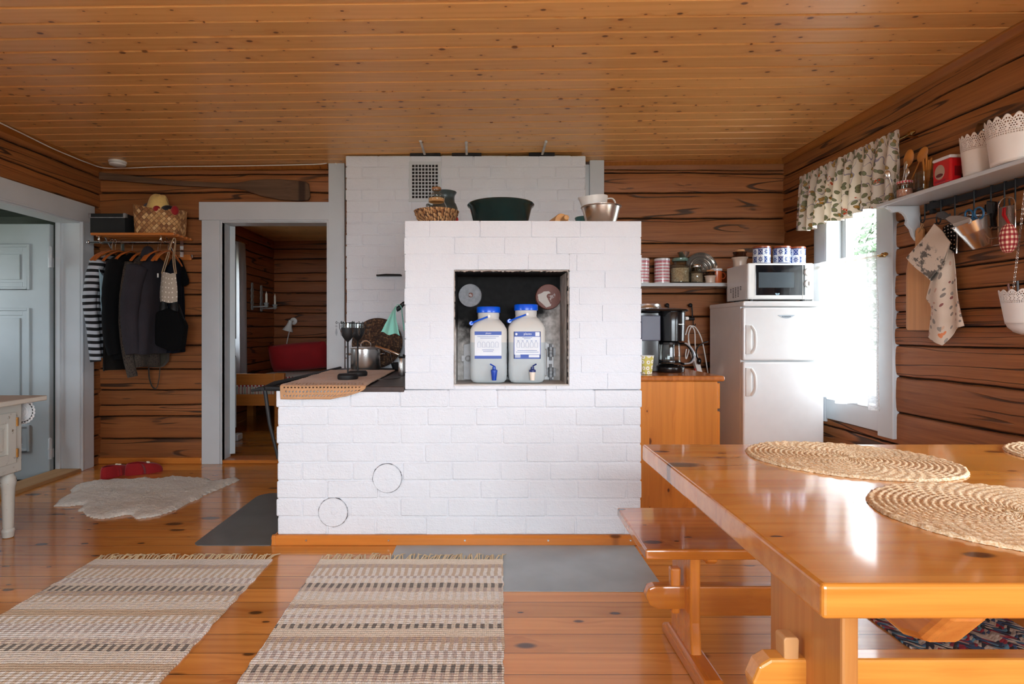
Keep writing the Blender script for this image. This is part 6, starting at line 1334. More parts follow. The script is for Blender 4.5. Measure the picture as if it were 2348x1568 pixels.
def planter(x, y, r0, r1, h, lace, label):
    t = thing('planter', label, 'planter', (x, y, RZ), 'white lace-edged planters'); mb = MB(); lace_pot(mb, (x, y, zs + .001), r0, r1, h, lace); mb.build('pot_wall', M_whitemetal, t, smooth=60, solid=.0016); MB().lathe([(r0, 0), (r0, .004), (.001, .005)], 48, (x, y, zs)).build('pot_base', M_whitemetal, t)
planter(2.318, 2.640, .064, .079, .178, .066, 'white planter with pierced lace rim, the smaller one beside the red tin')
planter(2.300, 2.445, .086, .106, .182, .072, 'white planter with pierced lace rim, the larger one cut by the right photo edge')
# smoky balloon glass behind
x, y = 2.392, 2.70; M_smoke = glass('smoky_glass', (.55, .50, .46, 1), 1.0, .05)
t = thing('balloon_glass', 'round smoky balloon glass behind the two lace planters', 'glass', (x, y, RZ))
MB().lathe([(.030, 0), (.030, .003), (.006, .006), (.004, .02), (.004, .165), (.012, .175)], 28, (x, y, zs)).build('stem', M_smoke, t); MB().lathe([(.008, .172), (.026, .186), (.038, .215), (.040, .24), (.034, .265), (.028, .278)], 32, (x, y, zs), cap=False).build('glass_bowl', M_smoke, t)

# hanging rail with S hooks
rx, rz = XR - .030, 1.735
t = thing('hook_rail', 'flat black iron rail with hooks fixed under the right-hand shelf', 'rail', (rx, 2.6, rz))
MB().box(rx - .003, rx + .003, 1.9, 3.075, rz - .017, rz + .017).build('bar', M_blackiron, t, smooth=0)
for ym in (3.055, 1.95):
    mb = MB(); mb.lathe([(.012, 0), (.012, .02)], 14, (rx + .003, ym - .005, rz + .022), Matrix.Rotation(pi / 2, 4, 'Y')); mb.lathe([(.012, 0), (.012, .02)], 14, (rx + .003, ym - .005, rz - .026), Matrix.Rotation(pi / 2, 4, 'Y')); mb.box(rx + .002, rx + .006, ym - .016, ym + .006, rz - .036, rz + .032); mb.build('mount', M_blackiron, t)
HK = {}
for px in (2123, 2160, 2192, 2236, 2275, 2306, 2331):
    y = rx * F / (px - VX); HK[px] = y; mb = MB(); zz = rz - (.085 if px > 2123 else .06)
    mb.box(rx - .007, rx + .005, y - .004, y + .004, rz - .02, rz + .021); mb.tube([(rx - .006, y, rz + .015), (rx - .006, y, zz), (rx - .007, y + .004, zz - .012), (rx - .008, y + .014, zz - .019), (rx - .008, y + .024, zz - .012), (rx - .008, y + .027, zz + .004), (rx - .008, y + .027, zz + .02)], .0034, 7); mb.build('hook', M_blackiron, t)
def at(px, py, X): return PX(px, py, X)
def coons(L, R, T, B, X, nu=24, nv=30, wav=None):
    """sheet bounded by four pixel polylines lying near the plane x=X on the wall"""
    def smp(pl, t_):
        k = t_ * (len(pl) - 1); i = min(int(k), len(pl) - 2); f = k - i; return Vector((lerp(pl[i][0], pl[i + 1][0], f), lerp(pl[i][1], pl[i + 1][1], f)))
    def fn(u, v):
        p = smp(L, v) * (1 - u) + smp(R, v) * u + smp(T, u) * (1 - v) + smp(B, u) * v - (Vector(T[0]) * (1 - u) * (1 - v) + Vector(T[-1]) * u * (1 - v) + Vector(B[0]) * (1 - u) * v + Vector(B[-1]) * u * v)
        q = at(p.x, p.y, X); dx = wav(u, v) if wav else 0; return V(q.x + dx, q.y, q.z)
    return fn
# chopping board
a, b_ = at(2081, 650, 2.412).y, at(2142, 650, 2.412).y; z0, z1 = 1.072, 1.452; yc = (a + b_) / 2; w_ = (a - b_) / 2
pl = [(yc - w_ + .012, z0), (yc + w_ - .012, z0), (yc + w_, z0 + .012), (yc + w_ * 1.0, z1 - .05), (yc + w_ * .85, z1 + .01), (yc + w_ * .35, z1 + .05), (yc + .028, z1 + .10), (yc + .026, z1 + .17), (yc + .012, z1 + .185), (yc - .012, z1 + .185), (yc - .026, z1 + .17), (yc - .028, z1 + .10), (yc - w_ * .35, z1 + .05), (yc - w_ * .85, z1 + .01), (yc - w_, z1 - .05), (yc - w_, z0 + .012)]
t = thing('chopping_board', 'pale bamboo chopping board hanging on the log wall behind the dish towel', 'chopping board', (2.41, yc, z0)); MB().prism(pl, 2.402, 2.418, lambda p, q, s_: (s_, p, q)).build('board', M_bamboo, t, smooth=0, bevel=.004)
hy = HK[2123] + .014; MB().tube([(2.40, yc, z1 + .155), (2.396, (yc + hy) / 2, z1 + .17), (rx - .009, hy, rz - .078), (2.40, hy - .005, z1 + .19), (2.403, yc - .004, z1 + .16)], .0025, 6).build('string', simple('jute_string', C(176, 140, 100), .9), t)
# patterned dish towel
def towel_mat():
    g = G('dotted_linen', .9); u, v, _ = g.xyz(g.tc('UV')); c = g.mix(g.noise(g.tc(), 12, 3), C(208, 188, 168), C(232, 216, 198)); vo = g.voro(g.vec(g.mul(u, 5.5), g.mul(v, 13.)), 1.0, dim='2D'); cr, cg, cb = g.xyz(vo['Color'])
    d = g.mul(g.m('LESS_THAN', vo['Distance'], g.add(.18, g.mul(cr, .16))), g.m('GREATER_THAN', cb, g.ss(v, .25, .85, .62, .15))); pal = g.ramp(cg, [(0, C(120, 112, 106)), (.3, C(196, 150, 130)), (.5, C(132, 44, 50)), (.66, C(226, 122, 58)), (.76, C(146, 140, 132)), (.9, C(216, 176, 146))], 'CONSTANT')
    c = g.mix(g.mul(d, .85), c, pal); g.col(c); g.bump(g.noise(g.tc(), 260, 2), .4, .002); return g.mat
M_towel = towel_mat()
fn = coons([(2160, 556), (2121, 684), (2132, 706), (2129, 773)], [(2180, 556), (2191, 630), (2200, 690), (2211, 747)], [(2160, 556), (2170, 552), (2180, 556)], [(2129, 773), (2167, 792), (2192, 756), (2211, 747)], 2.388, 30, 40, lambda u, v: .012 * sin(u * 9 + v * 3) * min(1, v * 2) - .01 * sin(u * 4))
mb = MB(); mb.sheet(fn, 36, 40, .0025); c = at(2165, 560, 2.388); tag(mb.build('dish_towel', M_towel, origin=c, smooth=75), 'cream dish towel with grey, red and orange dots hanging from the hook rail', 'towel')
# black and white printed pot holder
def print_bw():
    g = G('inky_print_cotton', .9); u, v, _ = g.xyz(g.tc('UV')); n1 = g.noise(g.vec(g.mul(u, 3.4), g.mul(v, 5.)), 1.0, 4, .6); n2 = g.noise(g.vec(g.mul(u, 22.), g.mul(v, 5.)), 1.0, 2); k = g.mul(g.ss(n1, .50, .57), g.ss(v, .30, .50)); c = g.mix(g.mul(k, .9), C(222, 206, 188), g.mix(n2, C(26, 26, 28), C(112, 108, 102))); g.col(c); g.bump(g.noise(g.tc(), 240, 2), .4, .002); return g.mat
M_bw = print_bw()
t = thing('pot_holder', 'folded cream cloth with a black brush print, hanging corner-up over the dish towel', 'pot holder', at(2143, 512, 2.35))
for nm, off, X in (('front_fold', 0, 2.345), ('back_fold', 5, 2.362)):
    fn = coons([(2143, 513), (2112, 551), (2081, 591)], [(2183, 555), (2160 + off, 600 + off), (2131 + off, 641 + off)], [(2143, 513), (2163, 534), (2183, 555)], [(2081, 591), (2105, 618), (2131 + off, 641 + off)], X, 20, 24, lambda u, v: .006 * sin(u * 5 + v * 4)); mb = MB(); mb.sheet(fn, 20, 24, .004); mb.build(nm, M_bw, t, smooth=75)
c = at(2143, 513, 2.355); MB().tube([c, c.lerp(V(rx - .008, HK[2160] + .014, rz - .10), .6), V(rx - .008, HK[2160] + .014, rz - .10)], .004, 6).build('hanging_loop', M_blackmat, t)
# grater
qd = [at(2163, 521, 2.392), at(2199, 500, 2.392), at(2196, 581, 2.392), at(2168, 566, 2.392)]; t = thing('flat_grater', 'black and steel flat grater hanging between the cloth and the steel bucket', 'grater', qd[0])
MB().prism([(p.y, p.z) for p in qd], 2.388, 2.396, lambda p, q, s_: (s_, p, q)).build('plate', M_blackmat, t, smooth=0, bevel=.002); mb = MB(); mb.tube([qd[1] + V(-.006, 0, 0), qd[2] + V(-.006, 0, 0)], .004, 6); mb.build('steel_edge', M_steel, t)
for i in range(7):
    for j in range(4):
        p = (qd[0].lerp(qd[3], (i + .6) / 7.4)).lerp(qd[1].lerp(qd[2], (i + .6) / 7.4), (j + .7) / 4.6); mb = MB(); mb.ball(p + V(-.006, 0, 0), .0042, .6, 1, 1, 8); mb.build('tooth', M_steel, t)
mb = MB(); hy = HK[2192] + .014; mb.tube([qd[0].lerp(qd[1], .5) + V(-.004, 0, -.01), V(rx - .009, hy, rz - .104)], .003, 6); mb.build('hanging_loop', M_steel, t)
# tilted steel bucket
p1, p2 = at(2225, 507, 2.315), at(2254, 565, 2.365); ax = (p1 - p2); Lb = ax.length; MZ = ax.to_track_quat('Z', 'Y').to_matrix().to_4x4()
t = thing('steel_bucket', 'tilted polished steel bucket of utensils hanging from the hook rail', 'bucket', p2)
MB().lathe([(.036, 0), (.041, .004), (.058, Lb * .58), (.0595, Lb * .6), (.060, Lb * .62), (.073, Lb), (.076, Lb + .002), (.073, Lb + .003), (.058, Lb * .6), (.038, .008), (.001, .006)], 44, p2, MZ).build('bucket_body', M_steel, t)
mb = MB(); c1 = p1 + MZ.to_3x3() @ V(0, .074, -.004); c2 = p1 + MZ.to_3x3() @ V(0, -.074, -.004); tp = V(rx - .012, (HK[2236] + HK[2192]) / 2, rz - .10); mb.tube(bez([c1, c1.lerp(tp, .5) + V(-.01, .02, .01), tp, c2.lerp(tp, .5) + V(-.01, -.01, .0), c2], 6), .0028, 6); mb.build('bail_handle', M_chrome, t)
# scissors and scoops in the bucket
A3 = MZ.to_3x3()
t = thing('scissors', 'scissors with teal-blue handles standing in the steel bucket', 'scissors', p1); M_teal = simple('teal_blue_grip', C(24, 84, 122), .4)
for px, py, r in ((2222, 492, 9.5), (2245, 488, 11)):
    n = 24; mb = MB(); mb.tube([at(px + r * cos(2 * pi * q / n) * .95, py + r * 1.15 * sin(2 * pi * q / n) * (1 if sin(2 * pi * q / n) < 0 else 1.1), 2.30) for q in range(n)], .0042, 8, closed=True); mb.build('grip', M_teal, t)
mb = MB(); mb.tube([at(2233, 500, 2.30), at(2236, 512, 2.31), p1.lerp(p2, .6)], [.008, .010, .004], 8); mb.build('blades', M_teal, t)
M_taupe = simple('taupe_plastic', C(150, 138, 130), .45); M_dgrey = simple('dark_grey_plastic', C(70, 70, 72), .45)
def slab(pxs, X, th, mat, name, label, cat):
    q = [at(a, b_, X) for a, b_ in pxs]; tag(MB().prism([(p.y, p.z) for p in q], X - th / 2, X + th / 2, lambda p, q_, s_: (s_ + (0 if True else 0), p, q_)).build(name, mat, origin=q[0], smooth=0, bevel=.003), label, cat)
slab([(2169, 501), (2180, 495), (2200, 494), (2224, 499), (2224, 508), (2206, 514), (2186, 514)], 2.285, .012, M_taupe, 'plastic_scoop', 'taupe plastic scoop head leaning out of the steel bucket', 'scoop')
slab([(2184, 513), (2224, 500), (2228, 504), (2226, 512), (2206, 521), (2188, 519)], 2.268, .008, simple('pale_grey_plastic', C(176, 166, 158), .4), 'spatula', 'pale grey spatula blade lying across the rim of the steel bucket', 'spatula')
slab([(2147, 496), (2152, 486), (2164, 484), (2178, 494), (2184, 502), (2182, 512), (2168, 503)], 2.34, .012, M_dgrey, 'peeler_handle', 'dark grey handle jutting out left of the steel bucket', 'handle')
# black handled sharpener
y = HK[2275]; q = [at(2266, 460, 2.385), at(2283, 462, 2.385), at(2284, 486, 2.385), at(2280, 500, 2.385), at(2283, 520, 2.385), at(2268, 520, 2.385), at(2270, 500, 2.385), at(2266, 484, 2.385)]
tag(MB().prism([(p.y, p.z) for p in q], 2.374, 2.396, lambda p, q_, s_: (s_, p, q_)).build('knife_sharpener', M_black, origin=q[0], smooth=0, bevel=.005), 'black plastic tool hanging between the steel bucket and the round grater', 'tool')
# round grater with a wire frame
X = 2.375; t = thing('round_grater', 'curved steel grater with a wire frame hanging from the hook rail', 'grater', at(2308, 455, X)); ca, cb_ = at(2291, 475, X), at(2326, 470, X); zt_, zb_ = at(2308, 474, X).z, at(2308, 528, X).z
g = G('perforated_steel', .3, 1.0); u, v, _ = g.xyz(g.tc('UV')); vo = g.voro(g.vec(g.mul(u, 26.), g.mul(v, 34.)), 1.0, dim='2D', rnd=.0); g.col(g.mix(g.m('LESS_THAN', vo['Distance'], .3), C(190, 180, 172), C(70, 50, 36))); g.bump(vo['Distance'], .8, .004); M_perf = g.mat
mb = MB(); yc, hw = (ca.y + cb_.y) / 2, abs(ca.y - cb_.y) / 2; mb.sheet(lambda u, v: (X - .016 * sin(pi * u), yc + hw * cos(pi * u), lerp(zb_, zt_, v)), 24, 6, .0012); mb.build('grating_surface', M_perf, t)
mb = MB(); mb.tube(bez([(X, yc + hw + .004, zb_ - .03), (X, yc + hw + .004, zt_ - .01), (X, yc + hw * .85, zt_ + .028), (X - .002, yc, zt_ + .042), (X, yc - hw * .85, zt_ + .028), (X, yc - hw - .004, zt_ - .01), (X, yc - hw - .004, zb_ - .03)], 6), .0028, 7); mb.build('wire_frame', M_chrome, t)
mb = MB(); mb.tube([at(a, b_, X - .01) for a, b_ in ((2290, 520), (2280, 523), (2276, 521), (2272, 526), (2260, 529), (2259, 548), (2266, 549), (2292, 543))], .0022, 6); mb.tube([at(a, b_, X - .01) for a, b_ in ((2275, 549), (2274, 563), (2293, 561))], .0022, 6); mb.build('wire_foot', M_chrome, t)
# gingham egg
c = at(2312, 546, 2.335); t = thing('fabric_egg', 'red and cream gingham fabric egg on a red ribbon', 'ornament', c - V(0, 0, .07)); mb = MB(); g_ = gingham('red_gingham', C(232, 206, 176), C(176, 84, 80), C(140, 26, 36), 12, 9)
mb.sheet(lambda u, v: (c.x + .034 * sin(pi * v) ** .85 * cos(2 * pi * u) * .9, c.y + .034 * sin(pi * v) ** .85 * sin(2 * pi * u), c.z + .066 * cos(pi * v) - .004 * sin(pi * v)), 40, 24); mb.build('egg', g_, t)
mb = MB(); r0, r1 = c + V(0, -.004, .062), V(rx - .010, HK[2331] + .014, rz - .10)
for s_ in (-.004, .004): mb.tube([r0 + V(0, s_ * .3, 0), r0.lerp(r1, .5) + V(-.030, s_, 0), r0.lerp(r1, .85) + V(-.032, s_, 0), r1], .0042, 6)
mb.build('ribbon', simple('red_ribbon', C(170, 16, 26), .5), t)
# hanging wall planter on a chain
c = V(2.425, 2.505, 1.06); t = thing('hanging_planter', 'white half-round planter with lace rim hanging on a chain from the rail', 'planter', c); hp = .172; mb = MB()
prof = [(.001, -.012), (.035, -.008), (.062, .004), (.082, .026), (.088, .042), (.0895, .043)]; RS = lambda z: lerp(.090, .112, z / hp)
lace_pot(mb, c + V(0, 0, .04), .0895, .112, hp - .03, .052, pi / 2, 3 * pi / 2, 84, 16, 9 * 2); mb.lathe(prof, 40, c, arc=(pi / 2, 3 * pi / 2)); mb.prism([(c.y + .088, c.z + .04), (c.y + .111, c.z + hp), (c.y - .111, c.z + hp), (c.y - .088, c.z + .04), (c.y - .06, c.z + .0), (c.y + .06, c.z)], c.x - .0008, c.x + .0008, lambda p, q, s_: (s_, p, q)); mb.build('pot_wall', M_whitemetal, t, smooth=60, solid=.0016)
a, b_ = V(rx - .008, 2.50, rz - .02), V(c.x - .03, c.y + .06, c.z + hp + .01); a = at(2352, 425, 2.39); mb = MB(); n = 44; dv = (b_ - a); st_ = dv.length / n; dr_ = dv.normalized(); s1 = dr_.cross(V(1, 0, 0)).normalized(); s2 = dr_.cross(s1)
for k in range(n):
    o_ = a + dr_ * st_ * (k + .5); sd = s1 if k % 2 else s2
    mb.tube([o_ + dr_ * st_ * .78 * cos(2 * pi * q / 10) + sd * .0042 * sin(2 * pi * q / 10) for q in range(10)], .0014, 5, closed=True)
mb.build('chain', M_steel, t)
for k, (px, L, mm) in enumerate(((2290, .05, M_rust), (2312, .06, M_dgrey), (2336, .075, M_greensteel if False else M_handlewood), (2344, .05, M_dgrey))):
    p = at(px, 668, 2.39); p.z = c.z + .045; p.y = c.y + [.055, .02, -.035, -.06][k]; p.x = 2.385; tag(MB().tube([p, p + V(0, .018 - .01 * k, hp - .045 + L)], [.004, .005], 6).build('skewer', mm, origin=p), ['reddish stick leaning left in the hanging lace planter', 'dark flat stick near the chain in the hanging lace planter', 'pale wooden stick in the hanging lace planter', 'dark stick at the right in the hanging lace planter'][k], 'stick')
# ================================================================== left side: coat rack and clothes
t = thing('coat_rack', 'pine hat rack with a chrome clothes rail on the back wall', 'coat rack', (-2.63, 4.45, 1.62))
for k in range(5): MB().box(-2.945, -2.315, 4.275 + k * .062, 4.275 + k * .062 + .034, 1.788, 1.808).build('slat', M_rackwood, t, smooth=0, bevel=.006)
mb = MB(); mb.tube([(-2.985, 4.32, 1.742), (-2.345, 4.32, 1.742)], .009, 12); rl = mb.build('rail', M_chrome, t)
for xq in (-2.988, -2.342):
    mb = MB(); mb.ball((xq, 4.32, 1.742), .014); mb.build('end_knob', M_chrome, rl)
for xq in (-2.885, -2.418):
    mb = MB(); mb.tube([(xq, 4.50, 1.782), (xq, 4.42, 1.784), (xq, 4.29, 1.784), (xq, 4.282, 1.76), (xq, 4.30, 1.735), (xq, 4.325, 1.728), (xq, 4.34, 1.745)], .006, 8, flat=.5); mb.tube([(xq, 4.36, 1.782), (xq, 4.565, 1.57)], .005, 8); mb.build('bracket', M_chrome, t)
for xq in (-2.405, -2.88):
    MB().box(xq - .014, xq + .014, 4.558, 4.568, 1.66, 1.80).build('wall_plate', M_chrome, t); MB().box(xq - .014, xq + .014, 4.556, 4.568, 1.545, 1.585).build('wall_plate', M_chrome, t)
MB().box(-2.93, -2.33, 4.56, 4.578, 1.635, 1.68).build('peg_board', M_rackwood, t, smooth=0, bevel=.004)
MB().tube([(-2.318, 4.575, 1.66), (-2.318, 4.545, 1.655), (-2.318, 4.54, 1.675)], .006, 6).build('peg', M_chrome, t)
# black box
bx0, bx1, by0, by1, bz0, bz1 = -2.962, -2.698, 4.30, 4.53, 1.8095, 1.955; t = thing('storage_box', 'black storage box with metal corners on the hat rack', 'box', ((bx0 + bx1) / 2, 4.41, bz0)); M_bbox = simple('black_card', C(9, 10, 13), .8)
MB().box(bx0, bx1, by0, by1, bz0, bz1 - .03).build('box_body', M_bbox, t, smooth=0, bevel=.003); l = MB().box(bx0 - .006, bx1 + .006, by0 - .006, by1 + .006, bz1 - .032, bz1).build('lid', M_bbox, t, smooth=0, bevel=.003)
MB().box(bx0 - .007, bx1 + .007, by0 - .008, by0 - .004, bz1 - .0335, bz1 - .028).build('metal_strip', M_greysteel, l, smooth=0)
for xq in (bx0 - .008, bx1 - .010): MB().box(xq, xq + .018, by0 - .0085, by0 + .02, bz1 - .03, bz1 + .002).build('metal_corner', M_greysteel, l, smooth=0, bevel=.002)
# birch bark basket
def bark():
    g = G('birch_bark_weave', .6); u, v, _ = g.xyz(g.tc('UV')); a, b_ = g.add(g.mul(u, 26.), g.mul(v, 5.)), g.m('SUBTRACT', g.mul(u, 26.), g.mul(v, 5.)); ia, ib = g.m('FLOOR', a), g.m('FLOOR', b_); r = g.wn(g.add(g.mul(ia, 7.13), g.mul(ib, 3.71))); fa, fb = g.m('FRACT', a), g.m('FRACT', b_)
    e = g.m('MINIMUM', g.m('MINIMUM', fa, g.m('SUBTRACT', 1.0, fa)), g.m('MINIMUM', fb, g.m('SUBTRACT', 1.0, fb))); n1 = g.noise(g.vec(g.mul(a, 1.5), g.mul(b_, 12.)), 1.0, 3)
    c = g.ramp(r, [(0, C(132, 82, 44)), (.4, C(172, 118, 66)), (.75, C(204, 156, 100)), (1, C(226, 186, 134))]); c = g.val(c, g.add(.8, g.mul(n1, .4))); c = g.mix(g.ss(e, .06, .0), c, C(80, 46, 24)); g.col(c); g.bump(g.add(g.ss(e, 0, .15), g.mul(n1, .3)), .7, .006); return g.mat
t = thing('birch_basket', 'woven birch-bark basket with knitted things on the hat rack', 'basket', (-2.497, 4.42, 1.8095)); z0 = 1.810; mb = MB(); RR = rrect(.178, .10, .055, 10); n = len(RR)
LN = [0]
for i in range(n): LN.append(LN[-1] + sqrt((RR[(i + 1) % n][0] - RR[i][0]) ** 2 + (RR[(i + 1) % n][1] - RR[i][1]) ** 2))
def arcpos(u):
    d = (u % 1.0) * LN[-1]
    for i in range(n):
        if d <= LN[i + 1]: return i + (d - LN[i]) / (LN[i + 1] - LN[i])
    return n - 1e-6
def bk(u, v):
    k = arcpos(u); i = int(k) % n; j = (i + 1) % n; f = k - int(k); p, q = lerp(RR[i][0], RR[j][0], f), lerp(RR[i][1], RR[j][1], f); top = .205 + .018 * cos(u * 4 * pi) - .03 * max(0, p / .178) ** 2
    return V(-2.497 + p * (1 - .06 * (1 - v)), 4.42 + q * (1 - .05 * (1 - v)), z0 + .002 + v * top)
mb.sheet(bk, 88, 10, .004); mb.build('basket_wall', bark(), t, smooth=60); MB().prism([(-2.497 + p * .93, 4.42 + q * .94) for p, q in RR], z0, z0 + .005).build('basket_bottom', simple('birch_bark', C(170, 116, 64), .7), t, smooth=0)
mb = MB(); mb.sheet(lambda u, v: V(-2.50 + (.088 + .010 * sin(v * 9 + 2) + .008 * nz(u * 6, v * 5)) * sin(pi * v) ** .6 * cos(2 * pi * u), 4.395 + (.062 + .008 * nz(u * 6, v * 5, 4)) * sin(pi * v) ** .6 * sin(2 * pi * u), z0 + .20 + (.105 + .016 * nz(cos(2 * pi * u) * 2, sin(2 * pi * u) * 2, v * 4)) * cos(pi * v) * (1 if v < .5 else .3)), 36, 20); M_yel = cloth('yellow_fleece', C(226, 192, 116), var=.12); tag(mb.build('fleece_scarf', M_yel, origin=(-2.5, 4.39, z0 + .18), smooth=80), 'pale yellow fleece scarf heaped on top of the birch-bark basket', 'scarf')
for c, r, mt, nm, lab, ct in (((-2.595, 4.42, z0 + .222), .030, cloth('grey_yarn', C(96, 84, 84)), 'yarn_bobble', 'dark grey bobble peeping out at the left of the birch basket', 'bobble'), ((-2.478, 4.335, z0 + .186), .026, M_felt, 'red_mitten', 'bit of red knitting under the yellow scarf in the basket', 'mitten')):
    mb = MB(); mb.ball(c, r, 1.1, .8, 1, 16); tag(mb.build(nm, mt, origin=c), lab, ct)
c = V(-2.365, 4.345, z0 + .178); t2 = thing('knitted_hat', 'black knitted hat with a red tip hanging over the basket rim', 'hat', c - V(0, 0, .03)); mb = MB(); mb.ball(c + V(-.035, 0, .012), .034, 1.4, .9, .8); mb.build('black_part', cloth('black_knit', C(22, 20, 22)), t2); mb = MB(); mb.ball(c + V(.022, -.005, -.002), .032, .9, .8, 1.15); mb.build('red_tip', M_felt, t2)

# hangers and garments: the rail runs along the wall, so every garment is seen from its side
def hanger(x, label, z=1.742, mat=None, yc=4.32, grp='clothes hangers on the rail'):
    t = thing('clothes_hanger', label, 'hanger', (x, yc, z - .16), grp); mb = MB()
    mb.tube(bez([(x, yc - .016, z + .002), (x, yc - .008, z + .014), (x, yc + .008, z + .014), (x, yc + .014, z - .0), (x, yc + .004, z - .024), (x, yc, z - .07)], 5), .0022, 6); mb.build('hook', M_chrome, t)
    mb = MB(); mb.tube(bez([(x, yc - .205, z - .165), (x, yc - .15, z - .12), (x, yc - .06, z - .082), (x, yc, z - .072), (x, yc + .06, z - .082), (x, yc + .12, z - .11), (x, yc + .20, z - .165)], 5), .012, 8, flat=.55); mb.build('shoulder_bar', mat or M_hanger, t)
    return t
def garment(name, label, cat, x, tx, z1, mat, hw=.20, yc=4.32, ztop=1.655, sleeve=None, slen=.55, sr=.05, seed=0, flare=1.15, lean=0, cuff=None):
    """body: flattened tube hung from sloping shoulders; near sleeve hangs in front"""
    t = thing(name, label, cat, (x, yc, z1)); mb = MB(); secs = []; n = 36; H_ = ztop - z1
    for f, wy, wx in ((0, .18, .45), (.02, .30, .6), (.07, .72, .8), (.13, .95, .95), (.25, .98, 1.0), (.5, 1.0, 1.05), (.75, 1.06, 1.12), (.96, flare, 1.2), (1.0, flare, 1.16)):
        z = ztop - f * H_; sec = []
        for k in range(n):
            a = 2 * pi * k / n; w1 = 1 + .22 * nz(cos(a) * 1.6 + seed, sin(a) * 1.6, f * 2.2) * min(1, f * 3); r = .9
            px_ = tx * wx * (abs(cos(a)) ** .8) * (1 if cos(a) > 0 else -1) * w1 + .012 * sin(a * 5 + seed + f * 2) * min(1, f * 2); py_ = hw * wy * sin(a)
            if py_ > 0: py_ = min(py_, 4.545 - yc)
            sec.append(V(x + px_ + lean * f, yc + py_, z + .012 * nz(a, seed, 3) * (f > .9)))
        secs.append(sec)
    loft(mb, secs); mb.build('body', mat, t, smooth=80)
    if sleeve:
        sx, pts = sleeve; ps = bez(pts, 6); m_ = len(ps); mb = MB(); rr = [lerp(sr * 1.05, sr * .72, k / (m_ - 1)) * (1 + .10 * nz(k * .5, seed)) for k in range(m_)]; rr[0] *= .6; mb.tube(ps, rr, 16, flat=1.1); s_ = mb.build('sleeve', mat, t, smooth=80)
        if cuff:
            e = ps[-1]; d = (ps[-1] - ps[-3]).normalized(); mb = MB(); mb.tube([e - d * .05, e - d * .004, e + d * .002], [sr * .76, sr * .72, sr * .66], 16); mb.build('cuff', cuff, s_)
    return t
def stripes_bw():
    g = G('striped_jersey', .9); x, y, z = g.xyz(); k = g.m('GREATER_THAN', g.m('FRACT', g.add(g.mul(z, 1 / .047), g.mul(g.noise(g.tc(), 5, 1), .5))), .52); g.col(g.mix(k, C(176, 182, 190), C(12, 12, 16))); g.bump(g.noise(g.tc(), 200, 2), .3, .002); return g.mat
def knit(name, a, b_):
    g = G(name, .95); n1 = g.noise(g.tc(), 95, 3, .7); g.col(g.ramp(n1, [(.38, a), (.52, b_), (.62, a)])); g.bump(n1, .9, .006); return g.mat
M_stripeshirt = stripes_bw()
def darkcloth(name, c):
    m = cloth(name, c); b_ = m.node_tree.nodes['Principled BSDF']; b_.inputs['Sheen Weight'].default_value = 0; b_.inputs['Specular IOR Level'].default_value = .15; b_.inputs['Roughness'].default_value = .95; return m
M_darkcoat = darkcloth('dark_olive_cloth', C(26, 24, 22)); M_blackcoat = darkcloth('black_cloth', C(12, 12, 13)); M_hood = darkcloth('charcoal_fleece', C(48, 45, 50)); M_knit = knit('speckled_knit', C(30, 26, 24), C(84, 72, 62)); M_navy = darkcloth('navy_cloth', C(18, 21, 30)); M_paleshirt = cloth('pale_blue_cotton', C(130, 158, 170))
garment('striped_shirt', 'black and white striped long-sleeved shirt at the left end of the rail', 'shirt', -2.815, .028, .87, M_stripeshirt, hw=.185, seed=1, sleeve=(0, [(-2.80, 4.15, 1.585), (-2.818, 4.12, 1.45), (-2.838, 4.115, 1.28), (-2.812, 4.11, 1.10), (-2.80, 4.11, .955), (-2.79, 4.11, .845)]), sr=.045, flare=1.05)
garment('olive_jacket', 'long dark olive jacket hanging just right of the striped shirt', 'jacket', -2.735, .026, .78, M_darkcoat, hw=.19, seed=2, flare=1.12)
garment('black_jacket', 'black padded jacket in the middle of the left group of clothes', 'jacket', -2.65, .040, .86, M_blackcoat, hw=.20, seed=3, sleeve=(0, [(-2.655, 4.14, 1.58), (-2.665, 4.10, 1.40), (-2.67, 4.09, 1.20), (-2.665, 4.09, 1.02), (-2.645, 4.10, .90)]), sr=.058)
b_ = thing('pale_shirt', 'narrow strip of a pale blue shirt showing inside the olive jacket', 'shirt', (-2.725, 4.13, 1.22)); mb = MB(); mb.sheet(lambda u, v: V(-2.742 + .030 * (u - .5) + .018 * v, 4.098 - .01 * sin(pi * u), 1.52 - .32 * v - .06 * u), 8, 16, .003); mb.build('shirt_front', M_paleshirt, b_, smooth=80)
garment('knitted_cardigan', 'speckled brown-grey knitted cardigan reaching lowest of all the clothes', 'cardigan', -2.555, .030, .80, M_knit, hw=.185, seed=4, sleeve=(0, [(-2.585, 4.17, 1.57), (-2.59, 4.13, 1.35), (-2.585, 4.12, 1.1), (-2.565, 4.12, .9), (-2.535, 4.13, .735)]), sr=.042, flare=1.0, lean=.02)
garment('hooded_fleece', 'charcoal hooded fleece hanging in front of the speckled cardigan', 'jacket', -2.46, .038, .90, M_hood, hw=.225, yc=4.30, seed=5, ztop=1.62, sleeve=(0, [(-2.475, 4.09, 1.54), (-2.495, 4.06, 1.38), (-2.51, 4.05, 1.18), (-2.50, 4.05, 1.02), (-2.485, 4.05, .905)]), sr=.060, lean=.012, cuff=M_hood)
h_ = [o for o in COL.objects if o.name.startswith('hooded_fleece')][0]; mb = MB(); mb.ball((-2.475, 4.22, 1.622), .060, .72, 1.0, 1.25, 20); mb.build('hood', M_hood, h_)
